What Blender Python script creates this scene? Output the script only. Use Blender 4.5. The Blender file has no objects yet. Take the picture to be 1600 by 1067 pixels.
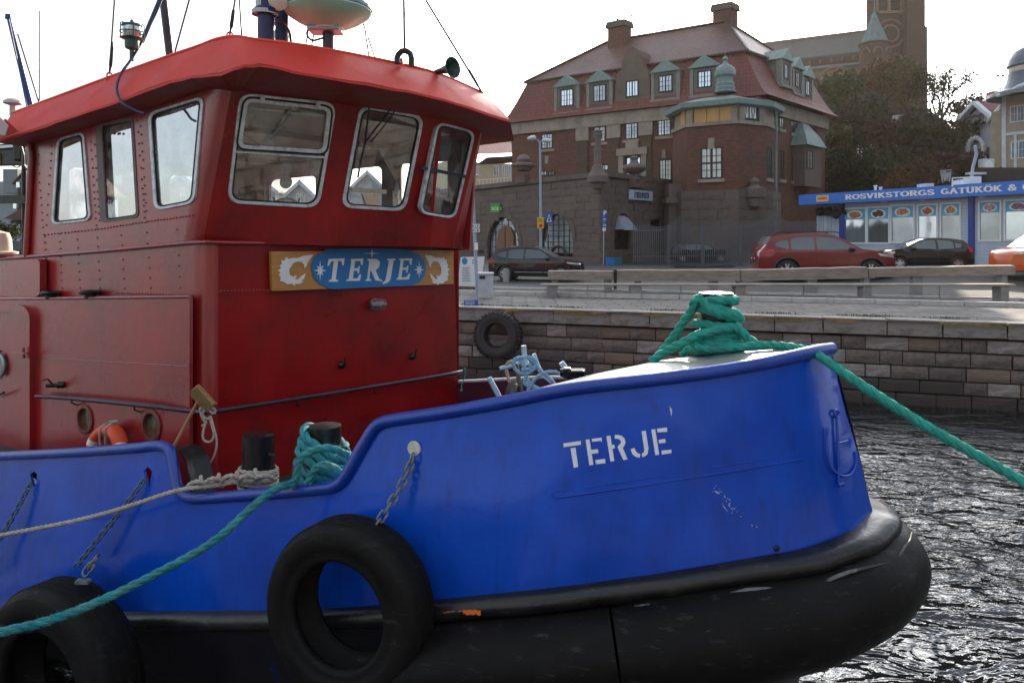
import bpy, math, random
from mathutils import Vector, Matrix
from mathutils.geometry import delaunay_2d_cdt, tessellate_polygon
random.seed(7)
R = random.Random(11)
FLARE_HAZE = 0.00012
PI = math.pi
sc = bpy.context.scene
COL = sc.collection

# ---------------------------------------------------------------- camera
F, CX, HY, EYE = 1200.0, 800.0, 372.0, 3.6      # focal length in pixels of a 1600 wide frame, horizon row, eye height over the water
cam_d = bpy.data.cameras.new('camera'); cam = bpy.data.objects.new('camera', cam_d); COL.objects.link(cam)
cam.location = (0, 0, EYE); cam.rotation_euler = (PI/2, 0, 0)
cam_d.sensor_width = 36; cam_d.lens = F/1600*36; cam_d.shift_y = -(533.5-HY)/1600
cam_d.clip_start = 0.05; cam_d.clip_end = 2000
sc.camera = cam
# ---------------------------------------------------------------- world and sun
SUN_EL, SUN_AZ = math.radians(19.0), math.radians(15.5)      # azimuth towards +X from +Y
w = bpy.data.worlds.new('World'); sc.world = w; w.use_nodes = True
nt = w.node_tree; nt.nodes.clear()
def N_(t, **k):
    n = nt.nodes.new(t)
    for a, b in k.items(): setattr(n, a, b)
    return n
wo = N_('ShaderNodeOutputWorld'); bg = N_('ShaderNodeBackground'); bg.inputs['Strength'].default_value = 0.10
sky = N_('ShaderNodeTexSky', sky_type='NISHITA', sun_disc=False, sun_elevation=SUN_EL, sun_rotation=SUN_AZ,
         altitude=0, air_density=1.0, dust_density=1.2, ozone_density=1.0)
tc = N_('ShaderNodeTexCoord'); mp = N_('ShaderNodeMapping'); mp.inputs['Scale'].default_value = (1.2, 1.2, 3.4)
nz = N_('ShaderNodeTexNoise'); nz.inputs['Scale'].default_value = 1.5; nz.inputs['Detail'].default_value = 7; nz.inputs['Roughness'].default_value = .58
cr = N_('ShaderNodeValToRGB'); cr.color_ramp.elements[0].position = .38; cr.color_ramp.elements[1].position = .66
cr.color_ramp.elements[0].color = (.10, .10, .10, 1); cr.color_ramp.elements[1].color = (.92, .92, .92, 1)
mx = N_('ShaderNodeMix', data_type='RGBA'); mx.inputs['B'].default_value = (5.6, 6.0, 6.4, 1)
L_ = nt.links.new
L_(tc.outputs['Generated'], mp.inputs['Vector']); L_(mp.outputs['Vector'], nz.inputs['Vector']); L_(nz.outputs['Fac'], cr.inputs['Fac'])
dp = N_('ShaderNodeVectorMath', operation='DOT_PRODUCT'); dp.inputs[1].default_value = (math.sin(SUN_AZ)*math.cos(SUN_EL), math.cos(SUN_AZ)*math.cos(SUN_EL), math.sin(SUN_EL))
L_(tc.outputs['Generated'], dp.inputs[0]); cl = N_('ShaderNodeMath', operation='MAXIMUM'); cl.inputs[1].default_value = 0; L_(dp.outputs['Value'], cl.inputs[0])
pw = N_('ShaderNodeMath', operation='POWER'); pw.inputs[1].default_value = 12; L_(cl.outputs[0], pw.inputs[0])
ma = N_('ShaderNodeMath', operation='MULTIPLY_ADD'); ma.inputs[1].default_value = 13; ma.inputs[2].default_value = 1; L_(pw.outputs[0], ma.inputs[0])
cs = N_('ShaderNodeVectorMath', operation='SCALE'); cs.inputs[0].default_value = (5.7, 5.85, 6.1); L_(ma.outputs[0], cs.inputs['Scale']); L_(cs.outputs[0], mx.inputs['B'])
L_(cr.outputs['Color'], mx.inputs['Factor']); L_(sky.outputs['Color'], mx.inputs['A']); L_(mx.outputs['Result'], bg.inputs['Color'])
L_(bg.outputs[0], wo.inputs['Surface'])
sd = bpy.data.lights.new('sun', 'SUN'); sd.energy = 4.2; sd.angle = math.radians(.55); sd.color = (1, .88, .72)
so = bpy.data.objects.new('sun', sd); COL.objects.link(so)
sv = Vector((math.sin(SUN_AZ)*math.cos(SUN_EL), math.cos(SUN_AZ)*math.cos(SUN_EL), math.sin(SUN_EL)))
so.rotation_euler = sv.to_track_quat('Z', 'Y').to_euler(); so.location = sv*60
sc.view_settings.view_transform = 'Standard'; sc.view_settings.look = 'None'; sc.view_settings.gamma = 1
sc.view_settings.use_curve_mapping = False; sc.view_settings.exposure = 1.1
sc.render.engine = 'CYCLES'; sc.cycles.max_bounces = 8; sc.cycles.transparent_max_bounces = 16; sc.cycles.use_denoising = True
sc.cycles.sample_clamp_indirect = 6

# ---------------------------------------------------------------- survey helpers: sight lines from the camera station
O = Vector((0, 0, EYE))
def D(px, py): return Vector(((px-CX)/F, 1, (HY-py)/F))
def U(px, py, Y): return O + D(px, py)*Y
AX = Vector((math.cos(math.radians(32)), -math.sin(math.radians(32)), 0))   # fore direction of the boat
NX = Vector((math.sin(math.radians(32)), math.cos(math.radians(32)), 0))    # towards its far side
def Yn(px, n): return n/(NX.x*(px-CX)/F+NX.y)
def UN(px, py, n): return U(px, py, Yn(px, n))
def SN(s, n, z): return AX*s + NX*n + Vector((0, 0, z))
def UP(px, py, p0, nrm):
    d = D(px, py); return O + d*((p0-O).dot(nrm)/d.dot(nrm))
def vplane(a, b):     # vertical plane through two plan points; normal faces the camera
    a = Vector((a[0], a[1], 0)); b = Vector((b[0], b[1], 0)); t = (b-a).normalized(); n = Vector((t.y, -t.x, 0))
    if n.dot(O-a) < 0: n = -n
    return a, n
def lerp(a, b, t): return a+(b-a)*t
def interp(tab, x):
    if x <= tab[0][0]: a, b = tab[0], tab[1]
    elif x >= tab[-1][0]: a, b = tab[-2], tab[-1]
    else:
        for a, b in zip(tab, tab[1:]):
            if a[0] <= x <= b[0]: break
    return a[1] + (b[1]-a[1])*(x-a[0])/(b[0]-a[0])
def sinterp(tab, x):      # smooth (monotone-ish catmull) interpolation
    n = len(tab)
    if x <= tab[0][0] or x >= tab[-1][0]: return interp(tab, x)
    for i in range(n-1):
        if tab[i][0] <= x <= tab[i+1][0]: break
    def sl(j):
        if j == 0: return (tab[1][1]-tab[0][1])/(tab[1][0]-tab[0][0])
        if j == n-1: return (tab[-1][1]-tab[-2][1])/(tab[-1][0]-tab[-2][0])
        return (tab[j+1][1]-tab[j-1][1])/(tab[j+1][0]-tab[j-1][0])
    h = tab[i+1][0]-tab[i][0]; t = (x-tab[i][0])/h
    return ((2*t**3-3*t*t+1)*tab[i][1]+(t**3-2*t*t+t)*h*sl(i)+(-2*t**3+3*t*t)*tab[i+1][1]+(t**3-t*t)*h*sl(i+1))
def smooth(t): t = max(0, min(1, t)); return t*t*(3-2*t)
def catmull(pts, k=6):
    P = [Vector(p) for p in pts]; out = []
    for i in range(len(P)-1):
        a = P[i-1] if i else P[0]*2-P[1]; b, c = P[i], P[i+1]; d = P[i+2] if i+2 < len(P) else P[-1]*2-P[-2]
        for j in range(k):
            t = j/k
            out.append(.5*((2*b)+(c-a)*t+(2*a-5*b+4*c-d)*t*t+(3*b-3*c+d-a)*t**3))
    out.append(P[-1]); return out
def resample(path, step):
    out = [path[0].copy()]; acc = 0
    for a, b in zip(path, path[1:]):
        l = (b-a).length
        if l < 1e-9: continue
        d = step-acc
        while d <= l:
            out.append(a.lerp(b, d/l)); d += step
        acc = l-(d-step)
    return out

# ---------------------------------------------------------------- materials
MATS = {}
def mat(name, col, rough=.5, metal=0, var=.15, vs=3, bump=.0, bs=30, col2=None, c2s=2, c2lo=.5, c2hi=.62, spec=.5, coat=0, coatr=.08, pattern=None, psc=1, pcol=None, alpha=None, det=5, coords='Object', stretch=None, scuff=None, grime=None):
    if name in MATS: return MATS[name]
    m = bpy.data.materials.new(name); m.use_nodes = True; t = m.node_tree; n = t.nodes; l = t.links.new
    p = n['Principled BSDF']; p.inputs['Roughness'].default_value = rough; p.inputs['Metallic'].default_value = metal
    p.inputs['Specular IOR Level'].default_value = spec; p.inputs['Coat Weight'].default_value = coat; p.inputs['Coat Roughness'].default_value = coatr
    c = n.new('ShaderNodeTexCoord'); src = c.outputs[coords]
    if stretch:
        mpn = n.new('ShaderNodeMapping'); mpn.inputs['Scale'].default_value = stretch; l(src, mpn.inputs[0]); src = mpn.outputs[0]
    a = n.new('ShaderNodeTexNoise'); a.inputs['Scale'].default_value = vs; a.inputs['Detail'].default_value = det; a.inputs['Roughness'].default_value = .62
    l(src, a.inputs['Vector'])
    mr = n.new('ShaderNodeMapRange'); mr.inputs[1].default_value = .3; mr.inputs[2].default_value = .7; mr.inputs[3].default_value = 1-var; mr.inputs[4].default_value = 1+var
    l(a.outputs['Fac'], mr.inputs[0])
    base = None
    hgt = None
    if pattern in ('brick', 'tile', 'plank', 'cobble', 'seam'):
        b = n.new('ShaderNodeTexBrick'); l(c.outputs['UV'], b.inputs['Vector'])
        b.inputs['Scale'].default_value = 1.0/psc
        b.inputs['Color1'].default_value = (*col, 1); c2 = col2 or tuple(x*.8 for x in col); b.inputs['Color2'].default_value = (*c2, 1)
        b.inputs['Mortar'].default_value = (*(pcol or tuple(x*.5 for x in col)), 1)
        b.inputs['Mortar Size'].default_value = {'brick': .035, 'tile': .05, 'plank': .02, 'cobble': .04, 'seam': .06}[pattern]; b.inputs['Mortar Smooth'].default_value = .3
        b.inputs['Brick Width'].default_value = {'brick': 1.0, 'tile': .62, 'plank': 30, 'cobble': 1.0, 'seam': .9}[pattern]
        b.inputs['Row Height'].default_value = {'brick': .32, 'tile': .8, 'plank': .5, 'cobble': .5, 'seam': 40}[pattern]
        b.offset = {'brick': .5, 'tile': 0, 'plank': .5, 'cobble': .5, 'seam': 0}[pattern]
        base = b.outputs['Color']; hgt = b.outputs['Fac']
    elif col2 is not None:
        a2 = n.new('ShaderNodeTexNoise'); a2.inputs['Scale'].default_value = c2s; a2.inputs['Detail'].default_value = 6; a2.inputs['Roughness'].default_value = .65
        l(src, a2.inputs['Vector'])
        r2 = n.new('ShaderNodeMapRange'); r2.inputs[1].default_value = c2lo; r2.inputs[2].default_value = c2hi; l(a2.outputs['Fac'], r2.inputs[0])
        m2 = n.new('ShaderNodeMix'); m2.data_type = 'RGBA'; m2.inputs['A'].default_value = (*col, 1); m2.inputs['B'].default_value = (*col2, 1); l(r2.outputs[0], m2.inputs['Factor'])
        base = m2.outputs['Result']
    for kind_, cc in (('scuff', scuff), ('grime', grime)):
        if cc is None: continue
        mp_ = n.new('ShaderNodeMapping'); mp_.inputs['Scale'].default_value = (3, 3, 16) if kind_ == 'scuff' else (7, 7, .9); l(c.outputs['Object'], mp_.inputs[0])
        q = n.new('ShaderNodeTexNoise'); q.inputs['Scale'].default_value = 2.2; q.inputs['Detail'].default_value = 9; q.inputs['Roughness'].default_value = .72; l(mp_.outputs[0], q.inputs['Vector'])
        q2 = n.new('ShaderNodeMapRange'); q2.inputs[1].default_value = .58 if kind_ == 'scuff' else .54; q2.inputs[2].default_value = .66 if kind_ == 'scuff' else .78; q2.inputs[4].default_value = .5 if kind_ == 'scuff' else .75; l(q.outputs['Fac'], q2.inputs[0])
        q3 = n.new('ShaderNodeMix'); q3.data_type = 'RGBA'; q3.inputs['B'].default_value = (*cc, 1); l(q2.outputs[0], q3.inputs['Factor'])
        if base is None: q3.inputs['A'].default_value = (*col, 1)
        else: l(base, q3.inputs['A'])
        base = q3.outputs['Result']
    vm = n.new('ShaderNodeVectorMath'); vm.operation = 'SCALE'
    if base is None: vm.inputs[0].default_value = col
    else: l(base, vm.inputs[0])
    l(mr.outputs[0], vm.inputs['Scale']); l(vm.outputs[0], p.inputs['Base Color'])
    if rough > .05 and rough < .9:
        rr_ = n.new('ShaderNodeMapRange'); rr_.inputs[1].default_value = .3; rr_.inputs[2].default_value = .7; rr_.inputs[3].default_value = rough*.82; rr_.inputs[4].default_value = min(1, rough*1.25)
        l(a.outputs['Fac'], rr_.inputs[0]); l(rr_.outputs[0], p.inputs['Roughness'])
    last = None
    if bump:
        bn = n.new('ShaderNodeTexNoise'); bn.inputs['Scale'].default_value = bs; bn.inputs['Detail'].default_value = 4
        l(src, bn.inputs['Vector'])
        bb = n.new('ShaderNodeBump'); bb.inputs['Strength'].default_value = 1; bb.inputs['Distance'].default_value = bump; l(bn.outputs['Fac'], bb.inputs['Height'])
        last = bb
    if hgt is not None:
        b2 = n.new('ShaderNodeBump'); b2.inputs['Strength'].default_value = 1; b2.inputs['Distance'].default_value = .02*psc*3; b2.invert = True; l(hgt, b2.inputs['Height'])
        if last: l(last.outputs[0], b2.inputs['Normal'])
        last = b2
    if last: l(last.outputs[0], p.inputs['Normal'])
    MATS[name] = m; return m
def glassmat(name, tint, refl, rough=.03, dirt_sheen=.1):
    m = bpy.data.materials.new(name); m.use_nodes = True; t = m.node_tree; n = t.nodes; l = t.links.new; n.clear()
    o = n.new('ShaderNodeOutputMaterial'); tr = n.new('ShaderNodeBsdfTransparent'); tr.inputs[0].default_value = (*tint, 1)
    g = n.new('ShaderNodeBsdfGlossy'); g.inputs['Roughness'].default_value = rough; g.inputs[0].default_value = (.9, .95, 1, 1)
    df = n.new('ShaderNodeBsdfDiffuse'); df.inputs[0].default_value = (.45, .47, .45, 1)
    fr = n.new('ShaderNodeFresnel'); fr.inputs[0].default_value = 1.5
    ad = n.new('ShaderNodeMath'); ad.operation = 'ADD'; ad.inputs[1].default_value = refl; ad.use_clamp = True; l(fr.outputs[0], ad.inputs[0])
    c = n.new('ShaderNodeTexCoord'); no = n.new('ShaderNodeTexNoise'); no.inputs['Scale'].default_value = 7; no.inputs['Detail'].default_value = 6; l(c.outputs['Object'], no.inputs[0])
    mr = n.new('ShaderNodeMapRange'); mr.inputs[1].default_value = .42; mr.inputs[2].default_value = .8; mr.inputs[4].default_value = dirt_sheen*2; l(no.outputs['Fac'], mr.inputs[0])  # pale film: dirt, and also sky reflection painted on the panes
    m1 = n.new('ShaderNodeMixShader'); m2 = n.new('ShaderNodeMixShader')
    l(mr.outputs[0], m1.inputs[0]); l(tr.outputs[0], m1.inputs[1]); l(df.outputs[0], m1.inputs[2])
    l(ad.outputs[0], m2.inputs[0]); l(m1.outputs[0], m2.inputs[1]); l(g.outputs[0], m2.inputs[2]); l(m2.outputs[0], o.inputs[0])
    return m

# ---------------------------------------------------------------- objects
LOCALROOT = set()
def tag(o, label=None, cat=None, group=None, kind=None):
    if label: o['label'] = label
    if cat: o['category'] = cat
    if group: o['group'] = group
    if kind: o['kind'] = kind
    return o
def thing(name, label, cat, loc=(0, 0, 0), group=None, local=False, rz=0):
    o = bpy.data.objects.new(name, None); COL.objects.link(o); o.location = loc; o.rotation_euler = (0, 0, rz); o.empty_display_size = .2
    if local: LOCALROOT.add(o.name)
    return tag(o, label, cat, group)
def parent_to(o, p):
    if p is None: return
    o.parent = p
    if p.type == 'EMPTY' and p.name not in LOCALROOT: o.matrix_parent_inverse = Matrix.Translation(p.location).inverted()
def copy_tree(o, parent=None, label=None, loc=None, rz=None):
    c = o.copy(); COL.objects.link(c)
    if parent is not None: c.parent = parent
    if o.name in LOCALROOT: LOCALROOT.add(c.name)
    if label: c['label'] = label
    if loc is not None: c.location = loc
    if rz is not None: c.rotation_euler = (0, 0, rz)
    for ch in list(o.children): copy_tree(ch, c)
    return c
def frames(path):
    T = []
    n = len(path)
    for i in range(n):
        t = (path[min(i+1, n-1)]-path[max(i-1, 0)])
        T.append(t.normalized() if t.length > 1e-9 else (T[-1] if T else Vector((0, 0, 1))))
    up = Vector((0, 0, 1)) if abs(T[0].z) < .9 else Vector((1, 0, 0))
    u = T[0].cross(up).normalized(); out = []
    for t in T:
        u = (u-t*u.dot(t)); u = u.normalized() if u.length > 1e-6 else t.orthogonal().normalized()
        out.append((t, u, t.cross(u)))
    return out
def pip(x, y, poly):
    c = False; j = len(poly)-1
    for i in range(len(poly)):
        xi, yi = poly[i]; xj, yj = poly[j]
        if (yi > y) != (yj > y) and x < (xj-xi)*(y-yi)/(yj-yi)+xi: c = not c
        j = i
    return c
def rr(pts, r, n=6):
    out = []; k = len(pts)
    for i in range(k):
        p, a, b = Vector(pts[i]), Vector(pts[i-1]), Vector(pts[(i+1) % k])
        la, lb = (a-p).length, (b-p).length; ra, rb = min(r, la*.49), min(r, lb*.49)
        A, B = p+(a-p)*(ra/la), p+(b-p)*(rb/lb)
        for j in range(n+1):
            t = j/n; out.append(tuple(A*(1-t)**2+p*2*t*(1-t)+B*t*t))
    return out
def inset(pts, d):
    k = len(pts); cx = sum(p[0] for p in pts)/k; cy = sum(p[1] for p in pts)/k; L = []
    for i in range(k):
        a, b = Vector(pts[i]), Vector(pts[(i+1) % k]); t = (b-a).normalized(); nn = Vector((-t.y, t.x))
        if nn.dot(Vector((cx, cy))-a) < 0: nn = -nn
        dd = d[i % len(d)] if isinstance(d, (list, tuple)) else d
        L.append((a+nn*dd, t))
    out = []
    for i in range(k):
        (p, t), (q, s) = L[i-1], L[i]
        den = t.x*s.y-t.y*s.x
        u = ((q.x-p.x)*s.y-(q.y-p.y)*s.x)/den if abs(den) > 1e-9 else 0
        out.append(tuple(p+t*u))
    return out
def ell(cx, cy, rx, ry, n=20, a0=0): return [(cx+rx*math.cos(a0+2*PI*i/n), cy+ry*math.sin(a0+2*PI*i/n)) for i in range(n)]
class MB:
    def __init__(s): s.v = []; s.f = []
    def add(s, vs, fs):
        o = len(s.v); s.v += [tuple(v) for v in vs]; s.f += [tuple(i+o for i in f) for f in fs]; return s
    def box(s, c, size, ux=Vector((1, 0, 0)), uy=Vector((0, 1, 0)), uz=Vector((0, 0, 1)), taper=1):
        c = Vector(c); X, Y, Z = Vector(ux)*size[0]/2, Vector(uy)*size[1]/2, Vector(uz)*size[2]/2; v = []
        for k in (-1, 1):
            tt = taper if k > 0 else 1
            for a, b in ((-1, -1), (1, -1), (1, 1), (-1, 1)): v.append(c+X*a*tt+Y*b*tt+Z*k)
        return s.add(v, [(0, 3, 2, 1), (4, 5, 6, 7), (0, 1, 5, 4), (1, 2, 6, 5), (2, 3, 7, 6), (3, 0, 4, 7)])
    def beam(s, p, q, w, h=None, up=Vector((0, 0, 1))):
        p, q = Vector(p), Vector(q); t = (q-p); L = t.length; t = t/L
        if abs(t.dot(up)) > .98: up = Vector((0, 1, 0))
        u = t.cross(up).normalized(); return s.box((p+q)/2, (L, w, h or w), t, u, u.cross(t))
    def tube(s, path, r, seg=8, caps=True, closed=False, sy=1, twist=0):
        path = [Vector(p) for p in path]; fr = frames(path); n = len(path); vs = []; fs = []
        for i, (p, (t, u, v)) in enumerate(zip(path, fr)):
            rad = r[i] if isinstance(r, (list, tuple)) else r
            for k in range(seg):
                a = 2*PI*k/seg+twist*i; vs.append(p+(u*math.cos(a)+v*math.sin(a)*sy)*rad)
        m = n if closed else n-1
        for i in range(m):
            j = (i+1) % n
            for k in range(seg):
                k2 = (k+1) % seg; fs.append((i*seg+k, j*seg+k, j*seg+k2, i*seg+k2))
        if caps and not closed: fs.append(tuple(range(seg-1, -1, -1))); fs.append(tuple((n-1)*seg+k for k in range(seg)))
        return s.add(vs, [f[::-1] for f in fs])
    def lathe(s, prof, c, ax=Vector((0, 0, 1)), seg=24, a0=0, a1=2*PI, ref=None):
        c = Vector(c); ax = Vector(ax).normalized(); u = (ref or ax.orthogonal()).normalized(); v = ax.cross(u); full = abs(a1-a0-2*PI) < 1e-6
        m = seg if full else seg+1; vs = []; fs = []
        for r, z in prof:
            for k in range(m):
                a = a0+(a1-a0)*k/seg; vs.append(c+ax*z+(u*math.cos(a)+v*math.sin(a))*r)
        for i in range(len(prof)-1):
            for k in range(seg):
                k2 = (k+1) % m; fs.append((i*m+k, i*m+k2, (i+1)*m+k2, (i+1)*m+k))
        return s.add(vs, fs)
    def loft(s, rows, close=False):
        n = len(rows[0]); vs = [p for r in rows for p in r]; fs = []
        for i in range(len(rows)-1):
            for k in range(n if close else n-1):
                k2 = (k+1) % n; fs.append((i*n+k, i*n+k2, (i+1)*n+k2, (i+1)*n+k))
        return s.add(vs, fs)
    def prism(s, poly, off):
        poly = [Vector(p) for p in poly]; off = Vector(off); n = len(poly)
        tr = tessellate_polygon([poly]); vs = poly+[p+off for p in poly]
        nr = Vector((0, 0, 0))
        for i in range(n): nr += poly[i].cross(poly[(i+1) % n])
        fl = nr.dot(off) > 0
        fs = []
        for a, b, c in tr:
            tn = (poly[b]-poly[a]).cross(poly[c]-poly[a])
            f = (a, b, c) if (tn.dot(off) < 0) else (c, b, a)
            fs.append(f); fs.append(tuple(i+n for i in f[::-1]))
        for i in range(n):
            j = (i+1) % n; fs.append((i, j, j+n, i+n) if fl else (j, i, i+n, j+n))
        return s.add(vs, fs)
    def sheet(s, outline, holes, mapf, step=None, back=None, face=None):
        def sub(poly):
            if not step: return [tuple(p) for p in poly]
            out = []
            for i in range(len(poly)):
                a, b = poly[i], poly[(i+1) % len(poly)]; L = math.dist(a, b); k = max(1, int(math.ceil(L/step)))
                out += [(a[0]+(b[0]-a[0])*j/k, a[1]+(b[1]-a[1])*j/k) for j in range(k)]
            return out
        loops = [sub(outline)]+[sub(h) for h in holes]; pts = []; ed = []
        for lp in loops:
            o = len(pts); pts += lp; ed += [(o+i, o+(i+1) % len(lp)) for i in range(len(lp))]
        if step:
            xs = [p[0] for p in outline]; ys = [p[1] for p in outline]; x = min(xs)+step/2
            while x < max(xs):
                y = min(ys)+step/2
                while y < max(ys):
                    if pip(x, y, loops[0]) and not any(pip(x, y, h) for h in loops[1:]): pts.append((x, y))
                    y += step
                x += step
        v, e, f, *_ = delaunay_2d_cdt([Vector(p) for p in pts], ed, [], 0, 1e-4)
        fs = []
        for t in f:
            cx_ = sum(v[i].x for i in t)/3; cy_ = sum(v[i].y for i in t)/3
            if pip(cx_, cy_, loops[0]) and not any(pip(cx_, cy_, h) for h in loops[1:]): fs.append(tuple(t))
        V3 = [Vector(mapf(p.x, p.y)) for p in v]
        ref = face if face is not None else O
        out = []
        for t in fs:
            a, b, c = (V3[i] for i in t); nn = (b-a).cross(c-a)
            out.append(t if nn.dot(ref-a) > 0 else t[::-1])
        if back is None: return s.add(V3, out)
        bk = [p+(back(p) if callable(back) else Vector(back)) for p in V3]; n = len(V3)
        cnt = {}
        for t in out:
            for i in range(3):
                a, b = t[i], t[(i+1) % 3]; cnt[(a, b)] = 1
        side = [(a, a+n, b+n, b) for (a, b) in cnt if (b, a) not in cnt]
        return s.add(V3+bk, out+[tuple(i+n for i in t[::-1]) for t in out]+side)
    def build(s, name, m, parent=None, smooth=0, uv=False, label=None, bevel=0):
        me = bpy.data.meshes.new(name); me.from_pydata(s.v, [], s.f); me.materials.append(m)
        if smooth:
            me.polygons.foreach_set('use_smooth', [True]*len(me.polygons)); me.set_sharp_from_angle(angle=math.radians(smooth if smooth > 1 else 40))
        if uv:
            ul = me.uv_layers.new(name='UVMap'); co = me.vertices
            for p in me.polygons:
                nn = p.normal
                h = Vector((-nn.y, nn.x, 0))
                h = h.normalized() if h.length > .05 else Vector((1, 0, 0))
                g = nn.cross(h)
                if g.z < 0: g = -g
                for li in p.loop_indices:
                    q = co[me.loops[li].vertex_index].co; ul.data[li].uv = (q.dot(h), q.dot(g))
        me.update()
        o = bpy.data.objects.new(name, me); COL.objects.link(o); parent_to(o, parent)
        if bevel:
            b = o.modifiers.new('b', 'BEVEL'); b.width = bevel; b.segments = 2; b.limit_method = 'ANGLE'; b.angle_limit = .6
        if label: o['label'] = label
        return o
def inst(src, name, parent=None, loc=None, scale=None, rot=None):
    o = bpy.data.objects.new(name, src.data if hasattr(src, 'data') else src); COL.objects.link(o)
    if loc is not None: o.location = loc
    if scale is not None: o.scale = scale
    if rot is not None: o.rotation_euler = rot
    parent_to(o, parent); return o
def rope_mb(path, r, pitch=None, strands=3, step=None, seg=6, lumps=0):
    path = resample([Vector(p) for p in path], step or r*.9); fr = frames(path); mb = MB(); pitch = pitch or r*9
    st = step or r*.9
    for k in range(strands):
        pp = []; rad = []
        for i, (p, (t, u, v)) in enumerate(zip(path, fr)):
            a = 2*PI*k/strands+2*PI*i*st/pitch; pp.append(p+(u*math.cos(a)+v*math.sin(a))*r*.46)
            rad.append(r*.57*(1+lumps*R.uniform(-1, 1)))
        mb.tube(pp, rad, seg)
    return mb
def fuzz(path, r, m, parent, n=900, seed=1):
    q = random.Random(seed); path = [Vector(p) for p in path]; mb = MB(); vs = []; fs = []
    for i in range(n):
        k = q.randrange(len(path)-1); p = path[k].lerp(path[k+1], q.random()); d = Vector((q.gauss(0, 1), q.gauss(0, 1), q.gauss(0, 1))).normalized(); t = (path[k+1]-path[k]).normalized(); d = (d-t*d.dot(t)).normalized()
        a = p+d*r*.85; b = a+(d+t*q.uniform(-1.2, 1.2)+Vector((q.gauss(0, .4), 0, q.gauss(0, .4))))*r*q.uniform(.15, .6); w_ = t*.0012; n0 = len(vs); vs += [a-w_, a+w_, b]; fs.append((n0, n0+1, n0+2))
    o = mb.add(vs, fs).build('rope_fuzz', m, parent); o['kind'] = 'stuff'; return o
# stroke lettering: unit box 0..w x 0..1
def arc(cx, cy, rx, ry, a0, a1, n=10): return [(cx+rx*math.cos(math.radians(a0+(a1-a0)*i/n)), cy+ry*math.sin(math.radians(a0+(a1-a0)*i/n))) for i in range(n+1)]
GL = {
 'T': (.8, [[(.4, 0), (.4, 1)], [(0, .93), (.8, .93)]], [(.4, 0)], [(.03, .93), (.77, .93)]),
 'E': (.7, [[(.15, 0), (.15, 1)], [(.15, .93), (.68, .93)], [(.15, .52), (.5, .52)], [(.15, .07), (.7, .07)]], [(.15, 0), (.15, 1)], [(.66, .93), (.68, .07), (.5, .52)]),
 'R': (.8, [[(.15, 0), (.15, 1)], [(.15, .93)]+arc(.4, .72, .24, .21, 90, -90)+[(.15, .51)], [(.38, .5), (.7, .0)]], [(.15, 0), (.15, 1), (.7, 0)], []),
 'J': (.55, [[(.38, 1), (.38, .2)]+arc(.2, .2, .18, .15, 0, -150)], [(.38, 1)], []),
 'O': (.9, [arc(.45, .5, .36, .43, 0, 360, 24)], [], []),
 'S': (.68, [arc(.34, .73, .25, .2, 20, 270, 10)+arc(.34, .27, .27, .21, 90, -160, 10)], [], []),
 'V': (.85, [[(.1, 1), (.42, 0)], [(.42, 0), (.75, 1)]], [(.1, 1), (.75, 1)], []),
 'I': (.35, [[(.17, 0), (.17, 1)]], [(.17, 0), (.17, 1)], []),
 'K': (.85, [[(.15, 0), (.15, 1)], [(.18, .42), (.65, 1)], [(.32, .55), (.72, 0)]], [(.15, 0), (.15, 1), (.65, 1), (.72, 0)], []),
 'G': (.88, [arc(.45, .5, .35, .43, 45, 325, 18), [(.76, .42), (.76, .08)], [(.5, .42), (.86, .42)]], [], []),
 'A': (.9, [[(.1, 0), (.45, 1)], [(.45, 1), (.8, 0)], [(.25, .33), (.65, .33)]], [(.1, 0), (.8, 0)], []),
 'U': (.85, [[(.15, 1), (.15, .3)]+arc(.42, .3, .27, .25, 180, 360)+[(.69, 1)]], [(.15, 1), (.69, 1)], []),
 'P': (.7, [[(.15, 0), (.15, 1)], [(.15, .93)]+arc(.38, .7, .24, .23, 90, -90)+[(.15, .47)]], [(.15, 0), (.15, 1)], []),
 'L': (.65, [[(.15, 0), (.15, 1)], [(.15, .07), (.62, .07)]], [(.15, 0), (.15, 1)], []),
 'Y': (.8, [[(.1, 1), (.4, .5)], [(.7, 1), (.4, .5)], [(.4, .5), (.4, 0)]], [(.4, 0)], []),
 'N': (.85, [[(.15, 0), (.15, 1)], [(.15, 1), (.69, 0)], [(.69, 0), (.69, 1)]], [(.15, 0), (.69, 1)], []),
 'B': (.72, [[(.15, 0), (.15, 1)], [(.15, .93)]+arc(.36, .73, .2, .2, 90, -90)+[(.15, .53)], [(.36, .53)]+arc(.38, .29, .24, .23, 90, -90)+[(.15, .06)]], [], []),
 'C': (.8, [arc(.45, .5, .35, .43, 45, 315, 18)], [], []),
 '&': (.95, [arc(.42, .77, .17, .17, -30, 230, 12)+[(.28, .6), (.8, .03)], [(.33, .57)]+arc(.36, .27, .25, .22, 120, 330, 12)+[(.82, .5)]], [], []),
 ' ': (.42, [], [], []),
 'W': (1.1, [[(.08, 1), (.3, 0)], [(.3, 0), (.52, .8)], [(.52, .8), (.74, 0)], [(.74, 0), (.98, 1)]], [], []),
 'H': (.8, [[(.15, 0), (.15, 1)], [(.65, 0), (.65, 1)], [(.15, .5), (.65, .5)]], [], []),
 'M': (.95, [[(.12, 0), (.12, 1)], [(.12, 1), (.46, .3)], [(.46, .3), (.8, 1)], [(.8, 1), (.8, 0)]], [], []),
 'D': (.8, [[(.15, 0), (.15, 1)], [(.15, .93), (.35, .93)]+arc(.35, .5, .33, .43, 90, -90)+[(.15, .07)]], [], []),
 'X': (.8, [[(.1, 0), (.7, 1)], [(.1, 1), (.7, 0)]], [], []),
}
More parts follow.
